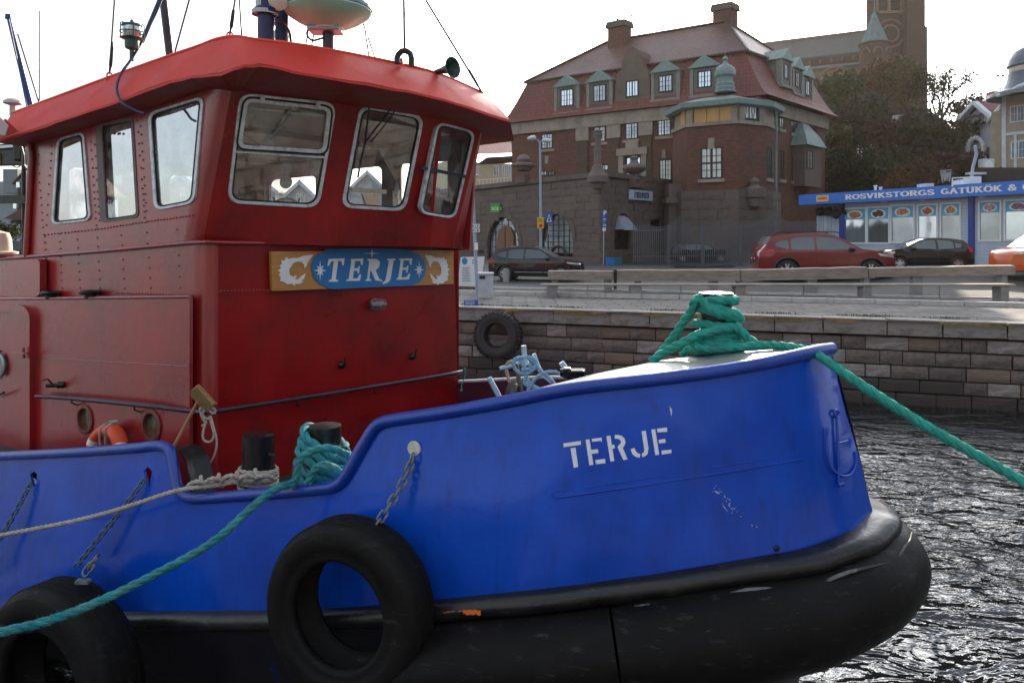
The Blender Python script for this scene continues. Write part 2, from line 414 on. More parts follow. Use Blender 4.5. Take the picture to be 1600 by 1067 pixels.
def glyph(ch, wt=.16, serif=False):
    """list of stroke quads strips in unit coords"""
    um = ch == 'Ö'; g = GL['O' if um else ch]; out = []
    for st in g[1]:
        for a, b in zip(st, st[1:]):
            a, b = Vector(a), Vector(b); t = (b-a)
            if t.length < 1e-6: continue
            t.normalize(); wv = wt*(.55+.45*abs(t.y)) if serif else wt
            nn = Vector((-t.y, t.x))*wv/2; e = t*(0 if len(st) == 2 else wv*.18)
            out.append([a-nn-e, b-nn+e, b+nn+e, a+nn-e])
    if serif:
        for x, y in g[2]:
            yy = y+(.045 if y < .5 else -.045); out.append([Vector((x-.17, yy-.045)), Vector((x+.17, yy-.045)), Vector((x+.17, yy+.045)), Vector((x-.17, yy+.045))])
        for x, y in g[3]:
            out.append([Vector((x-.035, y-.13)), Vector((x+.04, y-.13)), Vector((x+.04, y+.08)), Vector((x-.035, y+.08))])
    if um:
        for x in (.28, .62): out.append([Vector((x-.09, 1.06)), Vector((x+.09, 1.06)), Vector((x+.09, 1.22)), Vector((x-.09, 1.22))])
    return g[0], out
def letters(text, org, ux, uz, h, nrm, m, parent, wt=.16, serif=False, wscale=1, gap=.08, depth=.01, shear=0, name='letter'):
    x = 0; res = []
    for ch in text:
        w_, qs = glyph(ch, wt, serif)
        if qs:
            mb = MB()
            for i, q in enumerate(qs):
                vs = [org+ux*((x+p.x+shear*p.y)*h*wscale)+uz*(p.y*h)+nrm*(depth+i*.0004) for p in q]
                mb.prism(vs, -nrm*depth)
            res.append(mb.build(name, m, parent))
        x += w_+gap
    return x*h*wscale
# ================================================================ paints
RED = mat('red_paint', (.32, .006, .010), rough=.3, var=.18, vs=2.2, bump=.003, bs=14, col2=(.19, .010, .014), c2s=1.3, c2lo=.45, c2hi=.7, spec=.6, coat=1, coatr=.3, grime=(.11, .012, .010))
RED_SHADED = mat('red_paint_shaded', (.28, .005, .007), rough=.3, var=.2, vs=2, bump=.003, bs=6, col2=(.155, .009, .010), c2s=1.6, c2lo=.45, c2hi=.7, spec=.3, grime=(.10, .012, .010))  # same red, its colour darkened because the front stands in shade
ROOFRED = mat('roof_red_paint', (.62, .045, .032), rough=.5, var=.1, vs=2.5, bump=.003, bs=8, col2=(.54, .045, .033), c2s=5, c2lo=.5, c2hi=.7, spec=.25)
BLUE = mat('blue_paint', (.002, .068, .50), rough=.2, var=.15, vs=1.6, bump=.010, bs=3.2, col2=(.002, .044, .36), c2s=.9, c2lo=.42, c2hi=.7, spec=.2, coat=.25, coatr=.1, grime=(.005, .03, .14))
BLUECAP = mat('blue_coping_paint', (.004, .042, .32), rough=.32, var=.15, vs=6, bump=.004, bs=30, coat=.3)
BLACK = mat('black_paint', (.008, .008, .009), rough=.32, var=.4, vs=5, bump=.003, bs=25, col2=(.03, .028, .026), c2s=9, c2lo=.58, c2hi=.72, scuff=(.09, .09, .09))
RUB = mat('black_rubber', (.006, .0052, .005), rough=.5, var=.3, vs=4, bump=.003, bs=22, col2=(.012, .011, .010), c2s=5, c2lo=.55, c2hi=.8, spec=.14, scuff=(.06, .06, .06))
TYR = mat('tyre_rubber', (.009, .0082, .0078), rough=.6, var=.25, vs=5, bump=.002, bs=40, col2=(.018, .016, .015), c2s=6, c2lo=.55, c2hi=.78, spec=.16, scuff=(.05, .05, .045))
ALU = mat('aluminium_frame', (.62, .64, .67), rough=.4, metal=.45, var=.2, vs=12, bump=.001, bs=60, col2=(.40, .41, .42), c2s=18, c2lo=.5, c2hi=.65)
WHITE = mat('white_paint', (.78, .79, .78), rough=.5, var=.06, vs=9, bump=.0008, bs=60)
HULLWHITE = mat('stencil_white', (.74, .76, .78), rough=.5, var=.08, vs=12, col2=(.5, .55, .68), c2s=26, c2lo=.6, c2hi=.68)
STEEL = mat('galvanised_steel', (.32, .34, .36), rough=.45, metal=.8, var=.25, vs=20)
DSTEEL = mat('dark_steel', (.03, .03, .033), rough=.4, metal=.3, var=.3, vs=14, bump=.001, bs=60)
NAVY = mat('navy_paint', (.012, .022, .085), rough=.4, var=.25, vs=8)
WOODB = mat('varnished_board', (.50, .235, .06), rough=.35, var=.12, vs=4, bump=.0008, bs=30, stretch=(1, 1, 9), col2=(.42, .19, .05), c2s=7)
PLAQ = mat('plaque_blue', (.008, .17, .46), rough=.45, var=.05, vs=6)
GREYDECK = mat('grey_deck_paint', (.20, .215, .205), rough=.34, var=.25, vs=5, bump=.004, bs=26, col2=(.10, .11, .105), c2s=6, c2lo=.5, c2hi=.68)
CREAM = mat('cream_paint', (.62, .57, .44), rough=.5, var=.08)
GLASS = glassmat('window_glass', (.95, .97, .96), .07, .02, .22)
SGLASS = glassmat('side_window_glass', (.80, .9, .95), .5, .03, .9)
GASK = mat('black_gasket', (.012, .012, .012), rough=.6)
TEAL = mat('teal_rope', (.012, .30, .235), rough=.8, var=.3, vs=9, bump=.004, bs=160, col2=(.05, .34, .27), c2s=14, c2lo=.4, c2hi=.7)
TEAL2 = mat('turquoise_rope', (.012, .22, .26), rough=.85, var=.4, vs=8, bump=.004, bs=160, col2=(.08, .28, .27), c2s=9, c2lo=.4, c2hi=.7)
GREYR = mat('grey_rope', (.42, .38, .32), rough=.85, var=.3, vs=25, bump=.003, bs=160)
LBLUER = mat('light_blue_rope', (.30, .46, .58), rough=.85, var=.2, vs=25, bump=.003, bs=160)

# ================================================================ tug: lines of the hull
AXN = 5.0
T_TOP = [(-400, 3.28), (0, 3.32), (250, 3.35), (550, 3.5), (700, 3.62), (850, 3.8), (1000, 4.02), (1100, 4.22), (1200, 4.52), (1260, 4.76), (1298, 5.0)]
T_BOT = [(-400, 3.12), (0, 3.17), (220, 3.2), (400, 3.26), (550, 3.33), (700, 3.45), (850, 3.6), (1000, 3.83), (1100, 4.0), (1200, 4.25), (1280, 4.5), (1335, 4.74), (1363, 5.0)]
PY_TOP = [(-400, 730), (0, 712), (270, 696), (600, 656), (700, 643), (789, 627), (890, 607), (1014, 593), (1157, 573), (1248, 554), (1298, 544), (1400, 540)]
PY_BOT = [(-400, 985), (0, 962), (208, 957), (410, 955), (550, 950), (691, 938), (850, 922), (1020, 900), (1150, 878), (1250, 861), (1290, 848), (1338, 828), (1363, 801), (1400, 790)]
def hull_n(px, py):
    a, b = interp(PY_TOP, px), interp(PY_BOT, px); t = (py-a)/(b-a); tc = max(-.1, min(1.1, t)); tip = 1298+65*tc
    u = px if px < 900 else 900+(px-900)*398/(tip-900)
    u = min(u, 1298); pb = u if u < 900 else 900+(u-900)*463/398
    return lerp(sinterp(T_TOP, u), sinterp(T_BOT, pb), t) - .03*math.sin(PI*max(0, min(1, t)))
def HS(px, py, off=0):
    n = hull_n(px, py); p = UN(px, py, n)
    if off:
        q = UN(px+2, py, hull_n(px+2, py)); r = UN(px-2, py, hull_n(px-2, py)); t = q-r; o = Vector((t.y, -t.x, 0)).normalized()
        if o.dot(O-p) < 0: o = -o
        p = p+o*off
    return p
def mirror(p): p = Vector(p); k = (p.x*NX.x+p.y*NX.y)-AXN; return p-NX*2*k
tug = thing('tugboat', 'red and blue harbour tug named TERJE moored in the foreground', 'tugboat', (-0.6, 6.2, .0))

cap_path = [(-420, 731), (-200, 722), (0, 712), (120, 706), (215, 699), (240, 696), (253, 696), (266, 701), (272, 715), (276, 741), (279, 758), (285, 769), (296, 776), (312, 778), (370, 774), (450, 768), (509, 762), (524, 759), (536, 751), (545, 738), (557, 716), (566, 700), (575, 685), (583, 672), (592, 663), (604, 658), (619, 655), (700, 643), (789, 627), (890, 607), (1014, 593), (1100, 582), (1157, 573), (1200, 565), (1248, 554), (1278, 547), (1297, 544)]
right = [(1311, 607), (1322, 650), (1341, 712), (1353, 763), (1363, 800)]
bot = [(1350, 819), (1338, 828), (1315, 839), (1290, 848), (1250, 861), (1150, 878), (1020, 900), (850, 922), (691, 938), (550, 950), (410, 955), (208, 957), (0, 962), (-420, 985)]
outline = cap_path+right+bot
keyh = [[(53-5, 748), (53-6, 741), (53, 736), (58, 741), (57, 749), (55, 760), (52, 760)], [(226, 745), (224, 736), (231, 729), (238, 736), (236, 746), (233, 760), (229, 760)]]
mb = MB(); mb.sheet(outline, keyh, HS, step=22, back=lambda p: NX*.02)
# far side shell, mirrored stations
rows = []
for u in [1298, 1285, 1260, 1220, 1160, 1080, 980, 860, 720, 560, 380, 200, 0, -200, -400]:
    row = []
    for k in range(5):
        t = k/4; pt = u; pb = u if u < 900 else 900+(u-900)*463/398
        a, b = (pt, interp(PY_TOP, pt)), (pb, interp(PY_BOT, pb)); x, y = lerp(a[0], b[0], t), lerp(a[1], b[1], t)
        p = mirror(HS(min(x, 1298+65*t), y)); p.z -= .22*smooth((1298-u)/700)*(1-t); row.append(p)
    rows.append(row)
mb.loft(rows)
hull = mb.build('hull', BLUE, tug, smooth=35)
m = MB()
cp = [HS(x, y, .012) for x, y in cap_path]; cp2 = []
for p in catmull(cp, 3): cp2.append(p)
m.tube(cp2, .038, 10, sy=1)
m.build('bulwark_coping', BLUECAP, tug, smooth=50)
# welded bead lines on the bow plate
m = MB(); bl = [(863, 776), (872, 777), (1000, 758), (1130, 738), (1254, 717)]
m.tube([HS(x, y, .004) for x, y in [(866, 769), (862, 774), (866, 777), (872, 777)]], .004, 6); m.tube(catmull([HS(x, y, .004) for x, y in bl[1:]], 6), .006, 6)
m.tube(catmull([HS(x, y, .002) for x, y in [(866, 768), (1000, 749), (1130, 728), (1250, 710)]], 6), .003, 6)
m.build('weld_bead', BLUE, tug, smooth=60)
# raised anchor emblem near the stem
m = MB()
def H3(pts, off=.012): return catmull([HS(x, y, off) for x, y in pts], 4)
m.tube(H3([(1304, 652), (1306, 690), (1308, 757)]), .008, 8); m.tube(H3([(1306, 692), (1321, 688)]), .007, 8)
m.tube(H3([(1306, 757), (1314, 755)]), .014, 8)
m.tube(H3([(1290, 668), (1289, 700), (1294, 725), (1304, 738), (1317, 743), (1328, 738), (1334, 722), (1333, 705)]), .007, 8)
m.tube(H3([(1304, 652), (1300, 645), (1303, 640), (1308, 645), (1304, 652)]), .008, 8)
m.build('anchor_emblem', BLUE, tug, smooth=60)
m = MB(); m.lathe([(0, .012), (.04, .012), (.044, .006), (.044, 0)], HS(648, 700, .003), (HS(648, 700, 1)-HS(648, 700)), 20)
m.build('pale_disc', mat('pale_cream', (.62, .60, .52), rough=.55, var=.2, vs=30, bump=.001, bs=80), tug, smooth=40)  # pale round disc set on the bulwark plate
m = MB(); m.lathe([(0, .012), (.014, .01), (.018, 0)], HS(1213, 856, .002), (HS(1213, 856, 1)-HS(1213, 856)), 12); m.build('drain_plug', BLACK, tug)
# stencilled name
LT = {'T': [[(713, 760), (820, 745), (820, 768), (715, 783)], [(757, 790), (787, 786), (803, 905), (777, 910)]],
 'E': [[(850, 738), (873, 735), (897, 892), (873, 895)], [(888, 732), (948, 725), (950, 753), (942, 744), (890, 750)], [(882, 800), (925, 795), (928, 820), (886, 824)], [(910, 863), (968, 855), (972, 882), (912, 888)]],
 'R': [[(978, 716), (1002, 712), (1010, 770), (1026, 768), (1030, 790), (1014, 792), (1026, 868), (1003, 872)], [(1030, 708), (1050, 708), (1072, 714), (1090, 732), (1095, 757), (1088, 776), (1078, 788), (1108, 858), (1083, 863), (1046, 782), (1056, 768), (1068, 757), (1066, 742), (1052, 732), (1030, 731)]],
 'J': [[(1195, 685), (1220, 682), (1237, 790), (1232, 825), (1218, 838), (1200, 845), (1196, 824), (1208, 815), (1212, 800)], [(1127, 795), (1150, 788), (1158, 808), (1170, 820), (1186, 826), (1182, 849), (1158, 842), (1138, 826)]],
 'F': [[(1255, 675), (1278, 672), (1303, 829), (1280, 832)], [(1290, 670), (1350, 662), (1352, 688), (1293, 692)], [(1300, 738), (1340, 732), (1343, 755), (1303, 760)], [(1318, 805), (1378, 798), (1378, 820), (1320, 828)]]}
for k, polys in LT.items():
    m = MB()
    for pl in polys:
        pp = [(700+x/3.9525, 500+y/3.9525) for x, y in pl]
        m.sheet(pp, [], lambda x, y: HS(x, y, .004), step=9, back=NX*.003)
    m.build('painted_letter', HULLWHITE, tug)
m = MB()    # scrapes where the blue has gone
for pts in ([(1116, 766), (1123, 769), (1124, 771), (1118, 769)], [(1128, 786), (1133, 794), (1137, 799), (1131, 793)], [(1046, 634), (1050, 640), (1049, 650), (1047, 643)]):
    m.sheet(pts, [], lambda x, y: HS(x, y, .003), back=NX*.002)
for i in range(34):
    x = R.gauss(1135, 14); y = 780+(x-1135)*.9+R.gauss(0, 6); s = R.uniform(.6, 2.2)
    m.sheet([(x, y), (x+s, y+s*.6), (x+s*.5, y+s*1.6)], [], lambda x, y: HS(x, y, .003), back=NX*.002)
m.build('paint_scrape', mat('scrape_white', (.5, .55, .62), rough=.7), tug)['kind'] = 'stuff'
# rubbing strake and the hull below it
NB = []
uu = [-400, -200, 0, 110, 208, 310, 410, 550, 691, 770, 850, 935, 1020, 1085, 1150, 1200, 1250, 1290, 1320, 1342, 1355, 1362]
for u in uu: NB.append(HS(u, interp(PY_BOT, u)))
NBm = [mirror(p) for p in NB[::-1]]
for i, p in enumerate(NBm): p.z -= .22*smooth((i-3)/9)
# rounded stem
tipc = (NB[-1]+NBm[0])/2
full = NB+NBm[0:]
full = catmull(full, 4); full = resample(full, .08)
def outn(path):
    fr = []
    for i in range(len(path)):
        t = path[min(i+1, len(path)-1)]-path[max(i-1, 0)]; fr.append(Vector((t.y, -t.x, 0)).normalized())
    # smooth the normals round the stem
    out = []
    for i in range(len(fr)):
        s = Vector((0, 0, 0))
        for j in range(-3, 4): s += fr[max(0, min(len(fr)-1, i+j))]
        out.append(s.normalized())
    return out
on = outn(full)
def bowf(p): return math.exp(-((p-tipc).length/.75)**2)
rows = []
for p, o in zip(full, on):
    k = bowf(p); prof = [(-.03, .012), (.035+.045*k, .006), (.075+.07*k, -.008), (.088+.075*k, -.035), (.088+.075*k, -.07), (.065+.07*k, -.098), (.0+.04*k, -.115), (-.04, -.12)]
    jit = .004*math.sin(p.x*9)+.003*math.sin(p.x*23+1)
    rows.append([p+o*(a+jit)+Vector((0, 0, b)) for a, b in prof])
MB().loft(rows).build('rubbing_strake', BLACK, tug, smooth=50)
rows = []
for i, (p, o) in enumerate(zip(full, on)):
    k = bowf(p)*.9; d = p-(AX*p.dot(AX)+NX*AXN+Vector((0, 0, p.z)))
    row = []
    for t in (0, .25, .5, .75, 1):
        z = lerp(p.z-.05, -.6, t); s = 1-.55*t**1.3
        c = AX*(p.dot(AX)-k*1.1*t)+NX*AXN; q = c+Vector((d.x*s, d.y*s, 0)); q.z = z; row.append(q)
    rows.append(row)
MB().loft(rows).build('hull_bottom', mat('hull_bottom_black', (.012, .010, .016), rough=.5, var=.4, vs=3, bump=.004, bs=9, col2=(.012, .018, .11), c2s=2.2, c2lo=.6, c2hi=.64), tug, smooth=50)
# the chipped lip between strake and fender at the bow
m = MB(); lp = [full[i]+on[i]*(.125+.09*bowf(full[i]))+Vector((0, 0, -.10+.012*math.sin(i*.9)+R.uniform(-.006, .006))) for i in range(len(full)) if 985 < CX+F*full[i].x/full[i].y < 1375 and full[i].y < 4.65]
m.tube(lp, [.005+.007*abs(math.sin(i*.6)) for i in range(len(lp))], 6)
m.build('chipped_lip', mat('chipped_edge', (.03, .03, .03), rough=.6, var=.5, vs=12, col2=(.13, .13, .135), c2s=8, c2lo=.48, c2hi=.56), tug, smooth=60)
# bow fender: two black rubber lengths
fc = []
for p, o in zip(full, on):
    k = bowf(p); q = p+o*(.11-.045*k)+Vector((0, 0, -.335+.03*k)); fc.append(q)
def pxof(p): return CX+F*p.x/p.y
ia = next(i for i, p in enumerate(fc) if pxof(p) > 640); ib = next(i for i, p in enumerate(fc) if pxof(p) > 965)
m = MB(); m.tube(fc[ia:ib]+[fc[ib-1].lerp(fc[ib], .85)], .236, 28); m.build('fender_length', RUB, tug, smooth=50)
seg = fc[ib:ib+62]; rad = [.246+.006*math.sin(i*.35) for i in range(len(seg))]; rad[0] = .235; rad[1] = .244
m = MB(); m.tube(seg, rad, 32); m.build('fender_length', RUB, tug, smooth=50)
# orange smear and small scuffs
m = MB(); a = []
for i in range(26):
    x = 693+58*i/25; a.append((x, 956-4*i/25+R.uniform(-1.6, 1.2)))
b_ = [(x, y+6.5+R.uniform(-1.5, 2.2)) for x, y in a]
i0 = [min(range(len(full)), key=lambda i: abs(pxof(full[i])-x)+(100 if full[i].y > 5 else 0)) for x, _ in a]
sm = []
for (x, y), (x2, y2) in zip(a, b_):
    Yd = HS(x, 935).y-.095; sm.append([U(x, y, Yd), U(x2, y2, Yd)])
MB().loft(sm).build('orange_smear', mat('orange_smear_paint', (.75, .16, .02), rough=.7), tug)

# ---------------------------------------------------------------- decks
crest = [(1297, 544), (1268, 543), (1228, 546), (1152, 550), (1091, 555), (1033, 563), (1014, 567)]
near = [(1297, 545), (1278, 548), (1248, 555), (1157, 574), (1060, 588), (900, 606), (745, 635)]
rows = []
for (cx_, cy_), (nx_, ny_) in zip(crest, near):
    c = UN(cx_, cy_, AXN); n_ = HS(nx_, ny_, -.01); f = mirror(n_); f.z -= .12
    rows.append([n_.lerp(c, t)+Vector((0, 0, .02*math.sin(PI*t))) for t in (0, .33, .66, 1)]+[c.lerp(f, t) for t in (.5, 1)])
MB().loft(rows).build('foredeck', GREYDECK, tug, smooth=60)
brk = rows[-1]
MB().loft([brk, [Vector((p.x, p.y, 1.7)) for p in brk]]).build('foredeck_break', BLACK, tug)
m = MB(); ring = [SN(s, n, 1.62) for s, n in [(-1.9, 4.2), (-3.2, 3.55), (-5.2, 3.38), (-10, 3.34), (-10, 6.66), (-5.2, 6.62), (-3.2, 6.45), (-1.9, 5.8)]]
m.prism(ring, (0, 0, -.05)); m.build('main_deck', mat('deck_dark', (.035, .03, .03), rough=.6, var=.3, vs=4, bump=.003, bs=20), tug)
# inside of the far bulwark with its lighter cap rail
fb = [(560, 603, 6.62), (717, 597, 6.45), (800, 593, 6.42), (850, 590, 6.4), (950, 592, 6.35), (1010, 590, 6.3)]
fp = [UN(x, y, n) for x, y, n in fb]
m = MB(); m.tube(fp, .022, 8); m.build('cap_rail', mat('worn_cap', (.5, .46, .48), rough=.35, var=.2, vs=9), tug, smooth=60)
m = MB(); m.loft([[p-NX*.02 for p in fp], [Vector((p.x-NX.x*.02, p.y-NX.y*.02, 1.6)) for p in fp]])
m.build('inner_bulwark', mat('inner_bulwark_paint', (.10, .012, .03), rough=.4, var=.3, vs=3, col2=(.03, .015, .07), c2s=3), tug)
# thickness plates (black) where the bulwark steps down
m = MB(); st = [(264, 700), (276, 704), (286, 720), (292, 745), (297, 775)]
A_ = [HS(x, y, -.01) for x, y in st]; m.loft([A_, [p+NX*.16+AX*.05 for p in A_]]); m.loft([[p+AX*.02 for p in A_], [p+NX*.16+AX*.02-Vector((0, 0, .02)) for p in A_]])
m.build('bulwark_stanchion', BLACK, tug, smooth=50)
m = MB(); A_ = [HS(x, y, -.02) for x, y in [(553, 752), (561, 735), (573, 712), (588, 688), (605, 672)]]; m.loft([A_, [p+NX*.14 for p in A_]]); m.build('bulwark_stanchion', BLACK, tug, smooth=50)

# ---------------------------------------------------------------- deckhouse
SN375 = lambda off=0: (lambda x, y: UN(x, y, 3.75-off))
WALLB = NX*.03
zd = 1.6
def py_at(px, n, z): return HY+(EYE-z)*F/Yn(px, n)
W1 = [(88, 217), (130, 205), (141, 345), (79, 352)]; W2 = [(152, 197), (208, 185), (217, 339), (160, 347)]; W3 = [(230, 176), (318, 149), (303, 318), (240, 330)]
m = MB(); m.sheet([(44, 196), (332, 100), (286, 380), (40, 401)], [rr(inset(W1, 2), 10), rr(inset(W2, 2), 8), rr(inset(W3, 2), 14)], SN375(), back=WALLB)
m.build('wheelhouse_side', RED, tug)
m = MB(); m.sheet([(8, 403), (303, 379), (303, 470), (-60, 473), (-60, 406)], [], SN375(), back=WALLB); m.build('deckhouse_upper_side', RED, tug)
LOWN = 3.67
m = MB(); bx = [(-420, 476), (296, 464), (296, py_at(296, LOWN, zd)), (-420, py_at(-420, LOWN, zd))]
door_q = [(-75, 492), (38, 478), (38, 716), (-75, 728)]
m.sheet(bx, [ell(133, 655, 11, 19, 24), ell(237, 665, 12, 21, 24)], lambda x, y: UN(x, y, LOWN), back=WALLB); 
m.loft([[UN(x, y, 3.76) for x, y in ((-420, 475), (296, 464))], [UN(x, y, LOWN) for x, y in ((-420, 476), (296, 464.5))]])
m.loft([[UN(296, 464, LOWN), UN(296, 800, LOWN)], [UN(300, 464, 3.76), UN(300, 800, 3.76)]])
m.build('deckhouse_lower_side', RED, tug)
m = MB(); m.sheet([(290, 463), (303, 463), (303, 800), (290, 800)], [], SN375(), back=WALLB); m.build('corner_plate', RED, tug)
# front
C2 = UN(322, 380, 3.75); FD = Vector((1050, 1200, 0)).normalized(); FN = Vector((FD.y, -FD.x, 0))
def FP(x, y, off=0): return UP(x, y, C2+FN*off, FN)
m = MB(); m.sheet([(341, 380), (709, 386), (717, 652), (717, 700), (341, 800)], [], FP, back=-FN*.03); m.build('deckhouse_front', RED_SHADED, tug)
def corner_strip(cols, name, mt):
    rows = []
    for P0, C, P1 in cols: rows.append([P0*(1-t)**2+C*2*t*(1-t)+P1*t*t for t in [i/10 for i in range(11)]])
    MB().loft(rows).build(name, mt, tug, smooth=60)
corner_strip([(UN(303, y, 3.75), UN(322, y+.8, 3.75), FP(341, y)) for y in (379, 420, 465, 520, 600, 700, 800)], 'rounded_corner', RED)
# forward-leaning wheelhouse front: three facets
class Patch:
    def __init__(s, TL, TR, BR, BL): s.q = (TL, TR, BR, BL); s.n = None; a, b, c = U(*TL), U(*TR), U(*BL); nn = (b-a).cross(c-a).normalized(); s.n = nn if nn.dot(O-a) > 0 else -nn
    def __call__(s, px, py, off=0):
        TL, TR, BR, BL = s.q
        xl = lerp(TL[0], BL[0], (py-TL[1])/(BL[1]-TL[1])); xr = lerp(TR[0], BR[0], (py-TR[1])/(BR[1]-TR[1])); u = (px-xl)/(xr-xl)
        yt, yb = lerp(TL[1], TR[1], u), lerp(BL[1], BR[1], u); v = (py-yt)/(yb-yt)
        iY = lerp(lerp(1/TL[2], 1/TR[2], u), lerp(1/BL[2], 1/BR[2], u), v)
        Y = 1/iY
        d = D(px, py)
        return O+d*(Y+off/d.dot(s.n) if off else Y)
F1p = Patch((352, 95, 5.77), (549, 125, 6.38), (526, 384, 6.50), (300, 379, 5.98))
F2p = Patch((549, 125, 6.38), (694, 160, 6.90), (672, 386, 7.12), (526, 384, 6.50))
F3p = Patch((694, 160, 6.90), (757, 185, 7.35), (706, 388, 7.55), (672, 386, 7.12))
Q1 = [(375, 145), (527, 161), (499, 326), (355, 318)]; Q2 = [(563, 164), (664, 181), (634, 331), (533, 325)]; Q3 = [(684, 190), (744, 206), (712, 343), (655, 334)]
corner_strip([(UN(lerp(332, 286, t), lerp(100, 380, t), 3.75), UN(lerp(352, 300, t), lerp(96, 379, t), 3.75), F1p(lerp(370, 317, t), lerp(97.5, 379.4, t))) for t in (0, .15, .3, .5, .7, .85, 1)], 'leaning_corner', RED)
for P, q, hole, mt in ((F1p, [(370, 97.5), (549, 125), (526, 384), (317, 379.4)], Q1, RED_SHADED), (F2p, [(549, 125), (694, 160), (672, 386), (526, 384)], Q2, RED_SHADED), (F3p, [(694, 160), (757, 185), (706, 388), (672, 386)], Q3, RED_SHADED)):
    m = MB(); m.sheet(q, [rr(inset(hole, 2), 16)], P, step=60, back=-P.n*.03); m.build('wheelhouse_front', mt, tug)
# rest of the house: far side and back
def SZ(s, n, Z): return SN(s, n, EYE+Z)
fe = U(757, 185, 7.35); fe2 = U(706, 388, 7.55)
m = MB(); m.loft([[fe, SZ(-4.35, 6.31, fe.z-EYE)], [fe2, SZ(-4.55, 6.31, fe2.z-EYE)]]); m.build('wheelhouse_far_corner', RED, tug)
fw_h = []
P_ = lambda s, Z: (s, Z)
far_out = [(-7.74, -.25), (-4.45, -.12), (-4.35, 1.12), (-7.74, .95)]
wins = [rr([(-7.4, -.02), (-6.6, .0), (-6.6, .72), (-7.4, .7)], .1), rr([(-6.35, .0), (-5.6, .02), (-5.6, .78), (-6.35, .76)], .1), rr([(-5.35, .03), (-4.7, .05), (-4.65, .85), (-5.35, .82)], .1)]
m = MB(); m.sheet(far_out, wins, lambda s, Z: SZ(s, 6.31, Z), back=NX*.03, face=SZ(-6, 4, .4)); m.build('wheelhouse_far_side', RED, tug)
m = MB(); m.sheet([(3.75, -.25), (6.31, -.25), (6.31, 1.0), (3.75, 1.0)], [rr([(4.1, 0), (4.9, 0), (4.9, .7), (4.1, .7)], .1), rr([(5.2, 0), (6.0, 0), (6.0, .7), (5.2, .7)], .1)], lambda n, Z: SZ(-7.72, n, Z), back=-AX*.03, face=SZ(-5, 5, .4)); m.build('wheelhouse_back', RED, tug)
m = MB(); e = FP(717, 650); m.loft([[Vector((e.x, e.y, zd)), SN(-12, 6.35, zd)], [Vector((e.x, e.y, 3.55)), SN(-12, 6.35, 3.2)]]); m.build('deckhouse_far_side', RED, tug)
m = MB(); m.prism([SZ(-7.7, 3.78, -.12), SZ(-5.3, 3.85, -.02), F2p(600, 368, -.04), F3p(695, 370, -.04), SZ(-7.7, 6.28, -.12)], (0, 0, -.04)); m.build('wheelhouse_floor', DSTEEL, tug)
# aft edge strip of the wheelhouse side and mouldings
m = MB(); m.tube([UN(45, 205, 3.73), UN(49, 245, 3.73), UN(41, 401, 3.73)], .03, 8); m.build('aft_edge_moulding', RED, tug, smooth=60)
m = MB(); m.tube([UN(-80, 411, 3.73), UN(0, 404.5, 3.73), UN(150, 393, 3.73), UN(290, 380, 3.73)]+[UN(306, 379, 3.74), FP(322, 378.5, .015), FP(345, 379, .015)]+[FP(x, 379+(x-345)*.015, .015) for x in (450, 580, 708)], .017, 10)
m.build('belt_moulding', RED, tug, smooth=60)
m = MB(); m.tube([UN(-80, 467.5, LOWN-.005), UN(100, 466, LOWN-.005), UN(296, 463.5, LOWN-.005)], .014, 8); m.build('ledge_moulding', RED, tug, smooth=60)
m = MB()
m.tube([UN(58, 559, LOWN-.002), UN(294, 572.5, LOWN-.002)], .004, 6); m.tube([UN(295, 468, 3.745), UN(296, 700, 3.745)], .0035, 6)
m.tube([FP(341, 459, .002), FP(420, 458, .002)], .004, 6)
m.build('plate_seam', RED, tug, smooth=60)
# rivets
m = MB()
def rivet(p, n, r=.0095): m.lathe([(r, 0), (r*.75, .005), (0, .007)], p, n, 6)
def rline(pts, k, jx=.3):
    for i in range(k+1):
        t = i/k*(len(pts)-1); j = min(int(t), len(pts)-2); x = lerp(pts[j][0], pts[j+1][0], t-j); y = lerp(pts[j][1], pts[j+1][1], t-j)
        rivet(UN(x+R.uniform(-jx, jx), y+R.uniform(-jx, jx), 3.748), -NX)
rline([(59, 228), (62, 290), (66, 340), (70, 390)], 13); rline([(81, 229), (77, 280), (72, 352)], 9)
rline([(70, 367), (150, 359), (225, 347), (300, 337)], 46); rline([(141, 208), (146, 290), (150, 352)], 12); rline([(148, 226), (152, 300), (155, 345)], 8)
rline([(214, 188), (222, 290), (226, 340)], 11); rline([(219, 184), (228, 330)], 11)
for x0, x1 in ((70, 74), (93, 97), (120, 125), (151, 156), (188, 194), (228, 235), (275, 281)):
    rline([(x0, 369-(x0-70)*.14), (lerp(x0, x1, .3), 390-(x0-70)*.06)], 2); rline([(lerp(x0, x1, .45), 404-(x0-70)*.11), (x1, 450)], 4)
rline([(180, 458), (300, 461)], 26)
for i in range(14): rivet(FP(345+i*5.6, 455-i*.12, .001), FN)
tag(m.build('rivets', RED, tug, smooth=60), kind='stuff')
